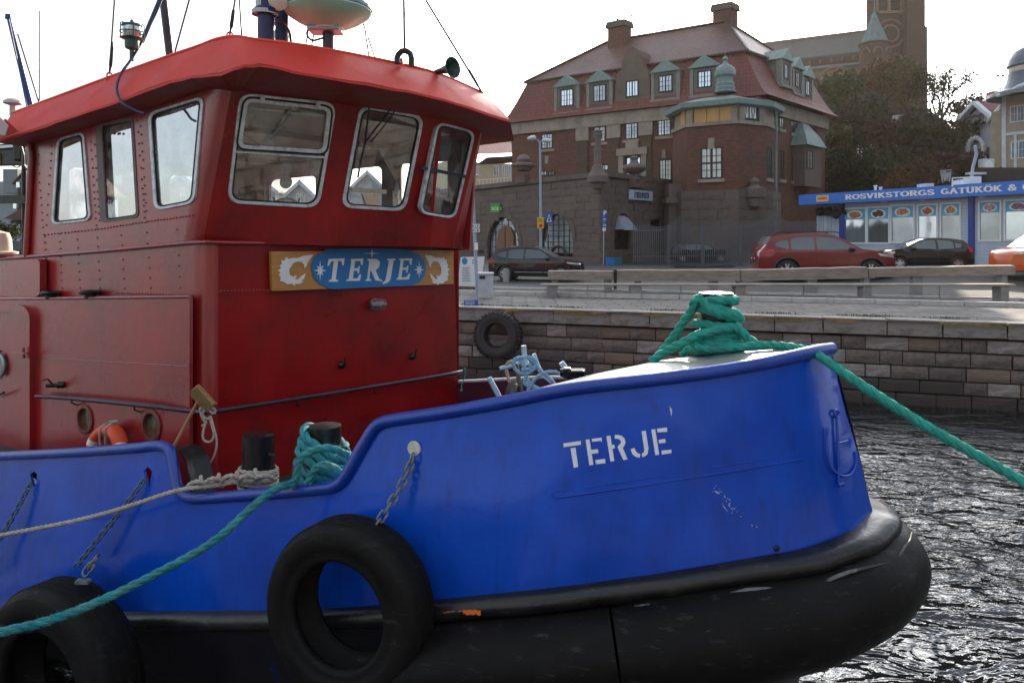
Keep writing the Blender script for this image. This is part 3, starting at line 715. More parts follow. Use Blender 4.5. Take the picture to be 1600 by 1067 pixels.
# deckhouse features ------------------------------------------------
m = MB()   # raised door surround
dq = rr([(-90, 484), (46, 474), (46, 730), (-90, 745)], 26); di = rr([(-90, 494), (31, 486), (33, 724), (-90, 740)], 22)
m.sheet(dq, [di], lambda x, y: UN(x, y, LOWN-.055), back=NX*.06); m.build('door_surround', RED, tug)
m = MB(); m.sheet(inset(di, -1) if 0 else di, [ell(2, 570, 12, 23, 24)], lambda x, y: UN(x, y, LOWN-.02), back=NX*.02); door = m.build('steel_door', RED, tug)
def port(cx, cy, R_, n, parent, nm='porthole'):
    c = UN(cx, cy, n); m = MB(); m.lathe([(R_*1.12, 0), (R_*1.14, .012), (R_*1.04, .016), (R_*.86, .014), (R_*.84, -.03)], c, -NX, 28); f = m.build(nm, mat('porthole_ring', (.22, .06, .05), rough=.35, metal=.3, var=.3, vs=12), parent, smooth=50)
    m = MB(); m.lathe([(0, -.022), (R_*.86, -.022)], c, -NX, 24); m.build('pane', mat('port_glass', (.10, .085, .05), rough=.12, var=.5, vs=12, col2=(.03, .03, .025), c2s=10), f)
    for k in range(6):
        a = PI/6+k*PI/3; u = AX; v = Vector((0, 0, 1)); rb = MB(); rb.lathe([(.006, 0), (.005, .006), (0, .008)], c+u*math.cos(a)*R_*1.3+v*math.sin(a)*R_*1.3, -NX, 6); rb.build('bolt', RED, f)
port(133, 655, .112, LOWN, tug); port(237, 665, .115, LOWN, tug)
c = UN(1, 570, LOWN-.03); m = MB(); m.lathe([(.115, 0), (.118, .02), (.1, .03), (.085, .02), (.083, 0)], c, -NX, 28); pf = m.build('door_porthole', STEEL, door, smooth=50)
m = MB(); m.lathe([(0, .008), (.09, .008)], c, -NX, 24); m.build('pane', mat('port_glass2', (.3, .29, .27), rough=.08, var=.6, vs=9, metal=.4), pf)
m = MB(); m.beam(UN(22, 550, LOWN-.07), UN(44, 552, LOWN-.08), .05, .012); m.tube([UN(36, 543, LOWN-.08), UN(37, 560, LOWN-.08)], .014, 8); m.build('door_hinge', RED, door, smooth=50)
m = MB(); m.tube([UN(-8, 620, LOWN-.06), UN(6, 613, LOWN-.08)], .012, 8); m.build('handle', DSTEEL, door, smooth=50)
m = MB(); m.sheet(rr([(11, 407), (62, 405), (62, 463), (15, 465)], 8), [], lambda x, y: UN(x, y, 3.67), back=NX*.06); m.build('curved_flange', RED, tug)
for cx_, cy_ in ((80, 457), (141, 456.5)):
    c = UN(cx_, cy_+7, LOWN+.02); c.z -= 0; m = MB(); m.lathe([(.05, -.02), (.05, .015), (.085, .02), (.09, .04), (.07, .056), (0, .06)], c, (0, 0, 1), 20); m.build('deck_filler_cap', BLACK, tug, smooth=40)
# handrail
hr = [UN(57, 619, LOWN-.07), UN(110, 622, LOWN-.07), UN(220, 633, LOWN-.07), UN(300, 642, 3.66), UN(318, 644, 3.64), FP(330, 643, .08), FP(345, 641, .08), FP(500, 617, .08), FP(650, 593, .08), FP(722, 581, .08)]
m = MB(); m.tube(catmull(hr, 4), .019, 10); rail = m.build('handrail', mat('rail_paint', (.05, .03, .05), rough=.3, var=.2, metal=.3), tug, smooth=60)
for p, q in ((UN(112, 624, LOWN-.07), UN(122, 633, LOWN)), (UN(210, 634, LOWN-.07), UN(220, 644, LOWN)), (FP(465, 626, .08), FP(467, 634, 0)), (FP(585, 606, .08), FP(588, 614, 0))):
    m = MB(); m.tube([p, p+Vector((0, 0, -.03)), q], .007, 6); m.build('rail_bracket', DSTEEL, rail, smooth=60)
# coat hook (left) and two small fittings
m = MB(); a = UN(100, 601, LOWN); m.lathe([(.03, 0), (.03, .05), (.02, .055), (.018, .14), (0, .14)], a, (-NX-AX*.8), 12); m.tube([a-NX*.08+Vector((-.02, 0, .02)), a-NX*.1+Vector((-.03, -.02, .07)), a-NX*.1+Vector((-.07, -.03, .06))], .008, 6); m.build('pipe_spigot', BLACK, tug, smooth=50)
for x, y in ((533, 570), (643, 557)):
    a = FP(x, y); m = MB(); m.lathe([(.035, 0), (.03, .03), (.014, .04), (.014, .07), (0, .07)], a, FN, 12); m.tube([a+FN*.05+Vector((0, 0, 0)), a+FN*.06+Vector((0, 0, .07)), a+FN*.06+Vector((.02, 0, .08))], .008, 6); m.build('wall_fitting', BLACK, tug, smooth=50)
# caged bulkhead lamp
a = FP(584, 475); m = MB(); m.lathe([(.05, 0), (.055, .02), (.045, .03)], a, FN, 16, ref=FD); lamp = m.build('bulkhead_lamp', STEEL, tug, smooth=50)
m = MB(); cc = a+FN*.055
rows = []
for i in range(9):
    t = -1+i/4; rr_ = .034*math.sqrt(max(0.02, 1-t*t*.8)); rows.append([cc+FD*t*.075+(FN*math.cos(b*PI/6)+Vector((0, 0, 1))*math.sin(b*PI/6))*rr_ for b in range(12)])
m.loft(rows, close=True); m.build('lamp_glass', mat('lamp_glass', (.25, .24, .22), rough=.15, var=.3), lamp, smooth=60)
m = MB()
for t in (-.8, -.4, 0, .4, .8): m.tube([cc+FD*t*.085+(FN*math.cos(b)+Vector((0, 0, 1))*math.sin(b))*.05*math.sqrt(1-t*t*.6) for b in [-2+i*4/10 for i in range(11)]], .004, 5)
for b in (-1.2, 0, 1.2): m.tube([cc+FD*t*.085+(FN*math.cos(b)+Vector((0, 0, 1))*math.sin(b))*.05*math.sqrt(1-t*t*.6) for t in [-1+i/5 for i in range(11)]], .004, 5)
m.build('cage', STEEL, lamp, smooth=60)
# ---------------------------------------------------------------- windows
def window(q, P, r, fw, gl, sash=None, nm='window'):
    pl = lambda off: (lambda x, y: P(x, y, off))
    nn = P.n
    m = MB(); m.sheet(rr(q, r), [rr(inset(q, fw), r-fw*.7)], pl(.014), step=None, back=-nn*.045); f = m.build(nm, ALU, tug, bevel=.004)
    m = MB(); m.sheet(rr(inset(q, fw-.5), r-fw*.7), [rr(inset(q, fw+2.2), r-fw)], pl(.003), back=-nn*.02); m.build('gasket', GASK, f)
    m = MB(); m.sheet(rr(inset(q, fw*.7), r-2), [], pl(-.012)); m.build('pane', gl, f)
    return f
class SideP:
    n = -NX
    def __init__(s, n0=3.75): s.n0 = n0
    def __call__(s, x, y, off=0): return UN(x, y, s.n0-off)
SP = SideP()
window(W1, SP, 11, 3.2, SGLASS); window(W2, SideP(3.775), 8, 2.2, SGLASS); window(W3, SP, 15, 4.2, SGLASS)
# recess liner of the sliding middle window
m = MB(); m.sheet(rr(inset(W2, -1.5), 9), [rr(inset(W2, [2, 1.5, 1.5, 8]), 7)], lambda x, y: UN(x, y, 3.756), back=-NX*.012); m.build('window_recess', mat('greyed_wood', (.16, .13, .12), rough=.6, var=.3, vs=15), tug)
m = MB()
for x in (180, 188): m.lathe([(.011, 0), (.009, .012), (0, .014)], UN(x, 209, 3.775), -NX, 10)
m.build('grip_stud', DSTEEL, tug)
f1 = window(Q1, F1p, 22, 5, GLASS); f2 = window(Q2, F2p, 19, 5, GLASS); f3 = window(Q3, F3p, 15, 3.5, GLASS)
# hinged upper sash of the first window
def sash(f, P, q, w_, r, off, gasket):
    m = MB(); m.sheet(rr(q, r), [rr(inset(q, w_), max(2, r-w_))], lambda x, y: P(x, y, off), back=-P.n*.025); s = m.build('sash', ALU if gasket else DSTEEL, f, bevel=.003)
    if gasket:
        m = MB(); m.sheet(rr(inset(q, -3), r+3), [rr(inset(q, .5), r)], lambda x, y: P(x, y, off-.008), back=-P.n*.015); m.build('black_seal', GASK, f)
S1 = [(383, 153), (519, 168), (510, 241), (371, 232)]
def sash1():
    sash(f1, F1p, S1, 6, 14, .03, True)
sash1()
m = MB(); m.sheet([(369, 236), (512, 245), (511.5, 248), (368.5, 239)], [], lambda x, y: F1p(x, y, .01), back=-F1p.n*.03); m.build('transom', ALU, f1)
m = MB(); m.sheet([(661, 260), (729, 274), (727, 279), (660, 265)], [], lambda x, y: F3p(x, y, .02), back=-F3p.n*.03); m.build('transom', DSTEEL, f3)
for xa, ya in ((407, 150), (494, 160)):
    m = MB(); m.sheet([(xa, ya), (xa+7, ya+.8), (xa+7, ya+10), (xa, ya+9)], [], lambda x, y: F1p(x, y, .036), back=-F1p.n*.01); m.build('sash_hinge', ALU, f1)
# wipers
def strip(P, pts, w_, off, name, mt, parent=tug):
    m = MB(); m.tube([P(x, y, off) for x, y in pts], w_, 6); return m.build(name, mt, parent, smooth=60)
wp = strip(F2p, [(627, 145), (600, 185), (571, 222)], .007, .05, 'wiper', DSTEEL); strip(F2p, [(632, 147), (610, 185), (579, 223)], .006, .05, 'wiper_arm', DSTEEL, wp)
strip(F2p, [(578, 162), (573, 200), (571, 222), (564, 250), (559, 278)], .009, .045, 'wiper_blade', DSTEEL, wp)
m = MB(); m.box(F2p(625, 146, .05), (.10, .06, .12), FD, FN); m.build('wiper_motor', mat('wiper_motor_paint', (.10, .02, .015), rough=.5), wp)
wp = strip(F1p, [(453, 178), (430, 210), (423, 219)], .006, .05, 'wiper', STEEL); m = MB(); m.lathe([(.025, 0), (.025, .02), (.012, .025), (.012, .04), (0, .04)], F1p(452, 177, .01), F1p.n, 14); m.build('wiper_boss', STEEL, wp)
wp = strip(F3p, [(719, 220), (720, 240), (717, 256)], .008, .04, 'wiper', DSTEEL)
# ---------------------------------------------------------------- name board
bd = [(424, 393), (709, 391), (709, 444), (426, 455)]
m = MB(); m.sheet(bd, [], lambda x, y: FP(x, y, .05), back=-FN*.045); board = m.build('name_board', WOODB, tug, bevel=.008)
Z6 = lambda pts: [(400+x/3.9525, 250+y/3.9525) for x, y in pts]
pq = Z6([(432, 552), (720, 546), (940, 556), (975, 572), (1010, 585), (1040, 620), (1050, 670), (1042, 715), (1012, 755), (985, 765), (948, 778), (720, 785), (480, 798), (440, 792), (438, 782), (400, 770), (365, 735), (348, 690), (346, 645), (360, 605), (390, 575), (425, 565)])
m = MB(); m.sheet(pq, [], lambda x, y: FP(x, y, .062), back=-FN*.012); plq = m.build('plaque', PLAQ, board)
SER = {
 'T': [[(450, 612), (548, 608), (542, 652), (533, 650), (530, 626), (508, 622), (492, 738), (508, 742), (506, 752), (450, 752), (452, 742), (468, 738), (482, 622), (465, 628), (450, 655), (442, 653)]],
 'E': [[(588, 612), (664, 609), (658, 650), (650, 648), (645, 624), (612, 624), (607, 670), (630, 669), (636, 655), (642, 655), (636, 700), (629, 700), (627, 683), (605, 684), (598, 733), (628, 731), (642, 706), (650, 707), (642, 746), (558, 748), (560, 739), (573, 736), (590, 624), (586, 621)]],
 'R': [[(690, 612), (740, 611), (762, 622), (766, 645), (756, 668), (738, 680), (762, 736), (775, 738), (783, 758), (774, 748), (740, 744), (712, 684), (705, 684), (700, 734), (712, 738), (710, 747), (678, 748), (680, 738), (688, 734), (700, 624), (690, 621)]],
 'J': [[(812, 611), (862, 609), (860, 619), (850, 622), (832, 732), (822, 752), (802, 763), (786, 768), (783, 758), (796, 748), (803, 735), (822, 622), (811, 620)]],
 'F': [[(886, 610), (966, 608), (960, 648), (952, 646), (946, 621), (912, 621), (906, 666), (930, 665), (936, 652), (942, 652), (936, 695), (929, 695), (927, 678), (904, 679), (898, 726), (930, 724), (946, 702), (954, 703), (944, 738), (868, 740), (870, 730), (880, 727), (894, 621), (886, 619)]]}
for k, ps in SER.items():
    m = MB()
    for pl in ps: m.sheet(Z6(pl), [], lambda x, y: FP(x, y, .066), back=-FN*.004)
    m.build('letter', WHITE, board)
def star(cx_, cy_, rx, ry, k, inner=.3):
    pts = []
    for i in range(k*2):
        a = PI*i/k-PI/2; f = 1 if i % 2 == 0 else inner
        if k == 8 and i % 4 == 2: f = .72
        pts.append((cx_+math.cos(a)*rx*f, cy_+math.sin(a)*ry*f))
    m = MB(); m.sheet(Z6(pts), [], lambda x, y: FP(x, y, .066), back=-FN*.004); m.build('star', WHITE, board)
star(397, 683, 38, 60, 8); star(1008, 678, 32, 52, 8)
star(717, 577, 60, 26, 4, .16)
SCR = [(355, 585), (340, 605), (322, 628), (312, 655), (302, 668), (300, 650), (285, 630), (262, 628), (240, 632), (222, 645), (218, 662), (208, 668), (205, 690), (212, 712), (232, 722), (246, 712), (252, 720), (240, 735), (262, 738), (285, 715), (308, 700), (298, 730), (278, 752), (298, 750), (270, 765), (243, 766), (238, 778), (225, 765), (195, 768), (172, 752), (150, 748), (156, 725), (142, 715), (152, 695), (135, 680), (155, 672), (148, 650), (162, 645), (158, 618), (176, 625), (188, 600), (200, 612), (230, 606), (262, 605), (295, 592)]
m = MB(); m.sheet(Z6(SCR), [], lambda x, y: FP(x, y, .056), back=-FN*.006); m.build('carved_scroll', WHITE, board)
m = MB(); m.sheet(Z6([(1042+(355-x)*.70, y+1-(355-x)*.03) for x, y in SCR]), [], lambda x, y: FP(x, y, .056), back=-FN*.006); m.build('carved_scroll', WHITE, board)
# ---------------------------------------------------------------- visor roof
up_ = [(19, 177, 3.72), (100, 147, 3.72), (170, 121, 3.72), (260, 89, 3.72), (310, 72, 3.72), (339, 61, 3.72), (367, 57, 3.72)]
UPR = [UN(*p) for p in up_]+[U(400, 62, 5.7), U(486, 73, 5.95), U(612, 97, 6.4), U(686, 116, 6.75), U(754, 145, 7.25)]
lo_ = [(-5, 221, 3.5), (60, 199, 3.5), (120, 179, 3.5), (233, 139, 3.5), (286, 121, 3.5), (334, 116, 3.5), (374, 104, 3.5)]
LOW = [UN(*p) for p in lo_]+[U(405, 100.5, 5.38), U(458, 110, 5.5), U(577, 132, 5.9), U(663, 147, 6.25), U(797, 188, 7.1)]
def dens(a): return catmull(a, 4)
UU, LL = dens(UPR), dens(LOW)
for i, p in enumerate(LL): LL[i] = p+Vector((0, 0, .004*math.sin(i*1.1)+.003*math.sin(i*2.3)))
rows = [[u.lerp(l, t)+Vector((0, 0, .012*math.sin(PI*t)+.004*math.sin(i*.8+t*4))) for t in (0, .25, .5, .75, 1)] for i, (u, l) in enumerate(zip(UU, LL))]
m = MB(); m.loft(rows); m.loft([[l+Vector((0, 0, 0)) for l in LL], [l-Vector((0, 0, .02)) for l in LL]])
farU = [SZ(-4.3, 6.35, 1.30), SZ(-8.1, 6.35, 1.1)]; farL = [SZ(-4.1, 6.6, .98), SZ(-8.2, 6.6, .8)]
m.loft([[UU[-1], LL[-1]], [farU[0], farL[0]], [farU[1], farL[1]], [UU[0], LL[0]]])
poly = UU+farU
cen = sum(poly, Vector())/len(poly)+Vector((0, 0, .06)); m.add([cen]+poly, [(0, i+1, (i+1) % len(poly)+1) for i in range(len(poly))])
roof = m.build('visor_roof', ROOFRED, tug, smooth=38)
m = MB(); m.tube(UU, .013, 8); m.build('roof_edge_bead', mat('roof_edge_red', (.85, .09, .03), rough=.4), roof, smooth=60)
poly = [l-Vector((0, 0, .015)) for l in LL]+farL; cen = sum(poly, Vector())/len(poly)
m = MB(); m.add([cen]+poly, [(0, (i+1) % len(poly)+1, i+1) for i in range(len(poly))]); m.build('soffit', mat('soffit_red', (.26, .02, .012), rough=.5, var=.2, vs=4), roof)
# ---------------------------------------------------------------- inside the wheelhouse
WD = mat('cabin_wood', (.16, .07, .03), rough=.45, var=.25, vs=6, stretch=(6, 6, 1)); BEI = mat('cabin_ceiling', (.58, .54, .45), rough=.6, var=.15, vs=3)
IN = thing('wheelhouse_furnishing', 'brown wooden steering console seen through the front windows of the tug', 'console', SZ(-6, 5, -.2))
m = MB(); m.prism([SZ(-7.65, 3.8, .82), SZ(-4.98, 3.8, 1.0), SZ(-4.6, 4.9, 1.0), SZ(-4.45, 6.0, 1.0), SZ(-7.65, 6.25, .82)], (0, 0, .02)); ce = m.build('cabin_ceiling', BEI, tug)
m = MB()
for s in (-5.3, -6.0, -6.7): m.beam(SZ(s, 3.8, .93+(s+5)*.06), SZ(s+.1, 6.25, .93+(s+5)*.06), .06, .05)
m.build('ceiling_beam', WD, tug)
m = MB()
for n in (4.02, 5.05, 6.1): m.box(SZ(-7.66, n, .35), (.04, .14 if n == 5.05 else .1, 1.0), AX, NX)
for s in (-7.5, -6.48, -5.48, -4.6): m.box(SZ(s, 6.27, .4), (.16, .03, 1.0), AX, NX)
m.box(SZ(-6, 6.27, .86), (3, .03, .16), AX, NX); m.box(SZ(-7.66, 5, .83), (.04, 2.3, .18), AX, NX)
m.build('interior_lining', WD, tug)
m = MB(); m.box(SZ(-5.75, 4.95, -.02), (.4, 1.5, .24), AX, NX); m.build('console_body', WD, IN)
m = MB(); 
for n in (4.4, 4.8, 5.3): m.box(SZ(-5.75, n, .16), (.1, .2, .14), AX, NX)
m.build('instrument', DSTEEL, IN, bevel=.01)
m = MB(); m.tube([SZ(-5.62, 5.0, .1)+(NX*math.cos(a)+Vector((0, 0, 1))*math.sin(a))*.27 for a in [i*2*PI/24 for i in range(24)]], .014, 8, closed=True)
for k in range(6): m.tube([SZ(-5.62, 5.0, .1), SZ(-5.62, 5.0, .1)+(NX*math.cos(k*PI/3)+Vector((0, 0, 1))*math.sin(k*PI/3))*.32], .01, 6)
m.build('steering_wheel', WD, IN, smooth=60)
# things on the window shelf
p = F2p(620, 325, -.12); bt = MB(); bt.lathe([(0, 0), (.035, 0), (.038, .05), (.033, .1), (.038, .15), (.036, .19), (.015, .235), (.015, .26), (0, .26)], p, seg=16)
tag(bt.build('water_bottle', glassmat('clear_plastic', (.9, .95, .95), .12, .05, .5), smooth=60), 'clear plastic drinking bottle on the shelf behind the middle wheelhouse window', 'bottle')
a = F2p(548, 296, -.14); b = F2p(602, 300, -.14); m = MB(); m.beam(a, b, .05, .035); m.build('tray_holder', CREAM, None); o = bpy.data.objects['tray_holder']; tag(o, 'cream plastic bracket behind the middle wheelhouse window', 'bracket')
m = MB(); m.prism([F2p(566, 303, -.14), F2p(593, 304, -.14), F2p(590, 325, -.14), F2p(574, 325, -.14)], -F2p.n*.04); m.build('bracket_leg', CREAM, o)
p = F3p(678, 330, -.16); m = MB(); m.lathe([(0, 0), (.06, 0), (.06, .20), (.05, .22), (0, .22)], p, seg=18); tag(m.build('cream_canister', CREAM, smooth=50), 'round cream canister on the shelf behind the right wheelhouse window', 'canister')
p = F3p(697, 334, -.13); m = MB(); m.lathe([(0, 0), (.045, 0), (.05, .06), (.035, .14), (.04, .17), (0, .17)], p, seg=16); tag(m.build('black_mug', GASK, smooth=50), 'black thermos mug behind the right wheelhouse window', 'mug')
p = F1p(447, 285, -.2); m = MB(); m.lathe([(0, .012), (.05, .01), (.055, 0), (0, -.01)], p, F1p.n, 20); ml = m.build('cabin_spotlight', STEEL, smooth=50); tag(ml, 'small round lamp head hanging inside the left front window', 'lamp')
m = MB(); m.tube(catmull([p, F1p(440, 262, -.25), F1p(436, 250, -.3), SZ(-5.4, 4.3, .9)], 5), .006, 6); m.build('cord', DSTEEL, ml)
# ================================================================ gear fixed to the tug
def bollard(p, r, ztop, zbot, parent, bar=None, nm='bollard', rim=.0):
    m = MB(); m.lathe([(r*1.5, zbot-p.z), (r*1.5, zbot-p.z+.02), (r, zbot-p.z+.04), (r, ztop-p.z-.02), (r+rim, ztop-p.z-.015), (r+rim, ztop-p.z-.002), (r*.93, ztop-p.z), (0, ztop-p.z+.004)], p, (0, 0, 1), 28)
    o = m.build(nm, BLACK, parent, smooth=40)
    if bar is not None:
        m = MB(); m.tube([p+bar*(-1), p+bar], .013, 8); m.build('cross_bar', DSTEEL, o, smooth=50)
    return o
b1 = U(404, 706, 5.38); bollard(b1, .108, b1.z+.125, 1.62, tug, AX*.17)
b2 = U(508, 694, 5.02); bollard(b2, .104, b2.z+.125, 1.62, tug, AX*.19)
b3 = UN(1119, 500, AXN); b3z = U(1119, 457, b3.y).z
bollard(b3, .098, b3z, U(1119, 552, b3.y).z-.02, tug, None, rim=.012)
# roof gear
def zroof(px, py, n=4.2): return UN(px, py, n)
def pole(px, y0, y1, Y, r, mt, nm, parent=tug, px1=None, seg=14):
    m = MB(); m.tube([U(px, y0, Y), U(px if px1 is None else px1, y1, Y)], r, seg); return m.build(nm, mt, parent, smooth=60)
# lantern on the left edge
p = U(206, 96, 6.35)
m = MB(); m.lathe([(.018, 0), (.018, .09), (.05, .105), (.055, .12), (.055, .175), (.07, .18), (.095, .19), (.0, .19)], p, seg=18); lan = m.build('lantern', mat('verdigris', (.05, .12, .095), rough=.45, metal=.3, var=.3, vs=14), tug, smooth=35)
m = MB(); m.lathe([(.05, .19), (.068, .21), (.072, .25), (.066, .29), (.045, .3)]+[], p, seg=18); m.build('lantern_lens', mat('lens_glass', (.55, .62, .6), rough=.08, metal=.5, var=.4, vs=30, det=1), lan, smooth=40)
m = MB(); m.lathe([(0, .345), (.012, .34), (.014, .32), (.075, .305), (.08, .29), (0, .29)], p, seg=18); m.build('lantern_cap', MATS['verdigris'], lan, smooth=35)
m = MB()
for k in range(5):
    a = k*2*PI/5+.3; q = Vector((math.cos(a), math.sin(a), 0)); m.tube([p+q*.092+Vector((0, 0, .185)), p+q*.094+Vector((0, 0, .3)), p+q*.07+Vector((0, 0, .31))], .005, 5)
m.lathe([(.094, .235), (.097, .24), (.094, .245)], p, seg=20); m.build('lantern_guard', MATS['verdigris'], lan, smooth=60)
# stays with bottle screws, each its own part
def stay(pts, Y, parent=tug, screw=None, r=.008, mt=DSTEEL, nm='stay_wire'):
    P3 = [U(x, y, Y) for x, y in pts]; m = MB(); m.tube(P3, r, 6); o = m.build(nm, mt, parent, smooth=60)
    if screw:
        a, b = U(*screw[0], Y), U(*screw[1], Y); m = MB(); m.tube([a, a.lerp(b, .12), a.lerp(b, .2), a.lerp(b, .8), a.lerp(b, .88), b], [.006, .008, .015, .015, .008, .006], 8); m.build('bottle_screw', DSTEEL, o, smooth=60)
    return o
def eye(px, py, Y):
    m = MB(); q = U(px, py, Y); m.tube([q+(Vector((1, 0, 0))*math.cos(a)+Vector((0, 0, 1))*math.sin(a))*.022 for a in [i*PI/6 for i in range(12)]], .007, 6, closed=True); m.box(q-Vector((0, 0, .035)), (.05, .02, .03)); m.build('deck_eye', ROOFRED, tug, smooth=60)
stay([(171, 116), (180, -10)], 6.5, screw=((172, 112), (176, 66))); eye(171, 118, 6.5)
stay([(359, 55), (369, -10)], 5.9, screw=((360, 50), (366, 10))); eye(359, 55, 5.9)
stay([(378, 56), (374, -10)], 6.3, r=.009, mt=mat('green_metal', (.02, .09, .06), rough=.4))
stay([(273, 83), (298, -8)], 6.8, r=.008)
stay([(61, 160), (28, 54)], 8.0, r=.009); stay([(62, 158), (62, 18)], 7.9, r=.009, mt=STEEL, nm='whip_aerial')
stay([(632, 78), (631, -10)], 6.6, r=.012); stay([(752, 143), (660, -8)], 7.2, screw=((751, 141), (729, 104)), r=.011)
stay([(577, 90), (569, 38)], 7.2, r=.009); stay([(586, 91), (565, 30)], 7.6, r=.009); stay([(478, 70), (482, 45)], 7.2, r=.007); stay([(487, 72), (492, 45)], 7.2, r=.007)
m = MB(); m.tube([U(266, 90, 6.9), U(254, -12, 6.9)], .036, 12); m.build('signal_mast', mat('mast_brown', (.03, .022, .03), rough=.4, var=.3), tug, smooth=60)
m = MB(); m.tube(catmull([U(x, y, Y) for x, y, Y in [(255, -8, 6.6), (246, 15, 6.55), (232, 45, 6.5), (218, 72, 6.4), (203, 96, 6.3), (190, 114, 6.2), (183, 132, 6.1), (184, 148, 6.05), (193, 163, 6.0), (212, 173, 5.98), (226, 178, 5.95)]], 5), .011, 8); m.build('aerial_cable', NAVY, tug, smooth=60)
m = MB(); m.tube([U(254, -10, 6.6), U(222, 66, 6.45)], .018, 8); m.build('whip_base', NAVY, tug, smooth=60)
m = MB(); m.tube([U(13, 26, 8.6), U(29, 90, 8.6), U(49, 170, 8.6)], [.022, .028, .032], 10); m.lathe([(.035, 0), (.03, .05), (0, .05)], U(13, 30, 8.6), seg=10); m.build('blue_boom', mat('boom_blue', (.01, .05, .26), rough=.4), tug, smooth=60)
stay([(14, 30), (42, 168)], 8.55, r=.005)
# mushroom vent
p = U(20, 178, 7.6); m = MB(); m.lathe([(.03, -.02), (.028, .08), (.04, .085), (.085, .10), (.08, .125), (.05, .145), (0, .15)], p, seg=20); m.build('mushroom_vent', mat('vent_grey', (.45, .5, .47), rough=.5), tug, smooth=40)
# pipes and funnel group
m = MB(); m.lathe([(.066, 0), (.066, .22), (.075, .225), (.095, .23), (.1, .26), (.075, .28), (.075, .6), (0, .6)], U(416, 64, 6.0)-Vector((0, 0, .02)), seg=20); m.build('vent_pipe', NAVY, tug, smooth=40)
m = MB(); q = U(414, 24, 6.0); m.lathe([(.1, -.0), (.103, .03), (.073, .045), (.073, .35), (0, .35)], q, seg=20); m.build('vent_pipe_cap', mat('pale_blue_cap', (.5, .58, .62), rough=.45), tug, smooth=40)
m = MB(); m.tube([U(437, 66, 6.3), U(438, -15, 6.3)], .075, 16); m.build('exhaust_pipe', mat('mast_blue', (.015, .05, .14), rough=.4), tug, smooth=60)
m = MB(); m.box(U(448, 40, 6.4), (.07, .1, .3)); m.build('pipe_lagging', mat('rusty_lagging', (.10, .07, .06), rough=.6, var=.4, vs=12), tug)
m = MB(); m.tube(catmull([U(x, y, 6.2) for x, y in [(434, 6), (428, 18), (430, 30), (442, 36), (452, 50), (455, 66)]], 5), .012, 6); m.build('pipe_cable', DSTEEL, tug, smooth=60)
m = MB(); m.lathe([(0, -.02), (.08, 0), (.09, .03), (.06, .06), (0, .07)], U(434, 2, 6.0), Vector((.3, -1, .1)), 18); m.build('deck_floodlight', CREAM, tug, smooth=40)
# radar
q = U(513, 48, 6.2)
m = MB(); m.lathe([(.045, -.30), (.045, .06)], q, seg=20); rp = m.build('radar_post', mat('post_navy', (.03, .028, .06), rough=.4, var=.25, vs=6), tug, smooth=60)
m = MB(); m.lathe([(0, .005), (.12, .005), (.135, .02), (.25, .075), (.325, .125), (.342, .155), (.335, .175), (.318, .19), (.318, .50), (.28, .6), (0, .64)], q, seg=48); rd = m.build('radar_dome', mat('radar_white', (.72, .80, .84), rough=.35, var=.05, vs=3), tug, smooth=30)
m = MB(); m.lathe([(.13, .012), (.25, .07), (.326, .12), (.345, .15), (.335, .168)], q, seg=48); m.build('radar_underside', mat('radar_green', (.30, .58, .44), rough=.4, var=.08), rd, smooth=30)
m = MB(); m.box(q+Vector((-.02, 0, .0)), (.26, .2, .04)); m.build('radar_bracket', STEEL, rd, bevel=.01)
m = MB(); m.lathe([(.334, .157), (.351, .17), (.351, .19), (.325, .2)], q, seg=48); m.build('radar_seam', mat('seam_blue', (.2, .32, .4), rough=.4), rd, smooth=30)
m = MB(); m.tube(catmull([q+Vector(v) for v in [(-.09, -.03, .06), (-.16, -.05, -.03), (-.12, -.04, -.09), (-.03, -.04, -.07)]], 5), .009, 6); m.build('radar_cable', DSTEEL, rd, smooth=60)
# towing fairlead loop and horn
P3 = [U(x, y, 6.35) for x, y in [(622, 100), (620, 92), (622, 86), (628, 80), (635, 80), (641, 84), (643, 92), (643, 104)]]
m = MB(); m.tube(P3, .026, 8); m.build('black_ring_bolt', DSTEEL, tug, smooth=30)
m = MB(); m.tube([U(627, 101, 6.4), U(626, 92, 6.4)], .02, 8); m.build('orange_lug', MATS['roof_edge_red'], tug, smooth=60)
hx = (U(707, 106, 6.75)-U(676, 112, 6.9)).normalized(); q = U(676, 112, 6.9)
hd = Vector((.75, -.62, .06)).normalized(); q = U(707, 106, 6.6)-hd*.25
m = MB(); m.lathe([(.014, -.05), (.02, .02), (.028, .12), (.045, .2), (.065, .235), (.092, .25), (.094, .256), (.085, .253), (.04, .21), (0, .14)], q, hd, 24); m.build('horn', mat('horn_green', (.03, .06, .05), rough=.4, metal=.4, var=.3, vs=12), tug, smooth=60)
m = MB(); m.box(q-Vector((0, 0, .05)), (.05, .05, .1)); m.build('horn_bracket', ROOFRED, tug)
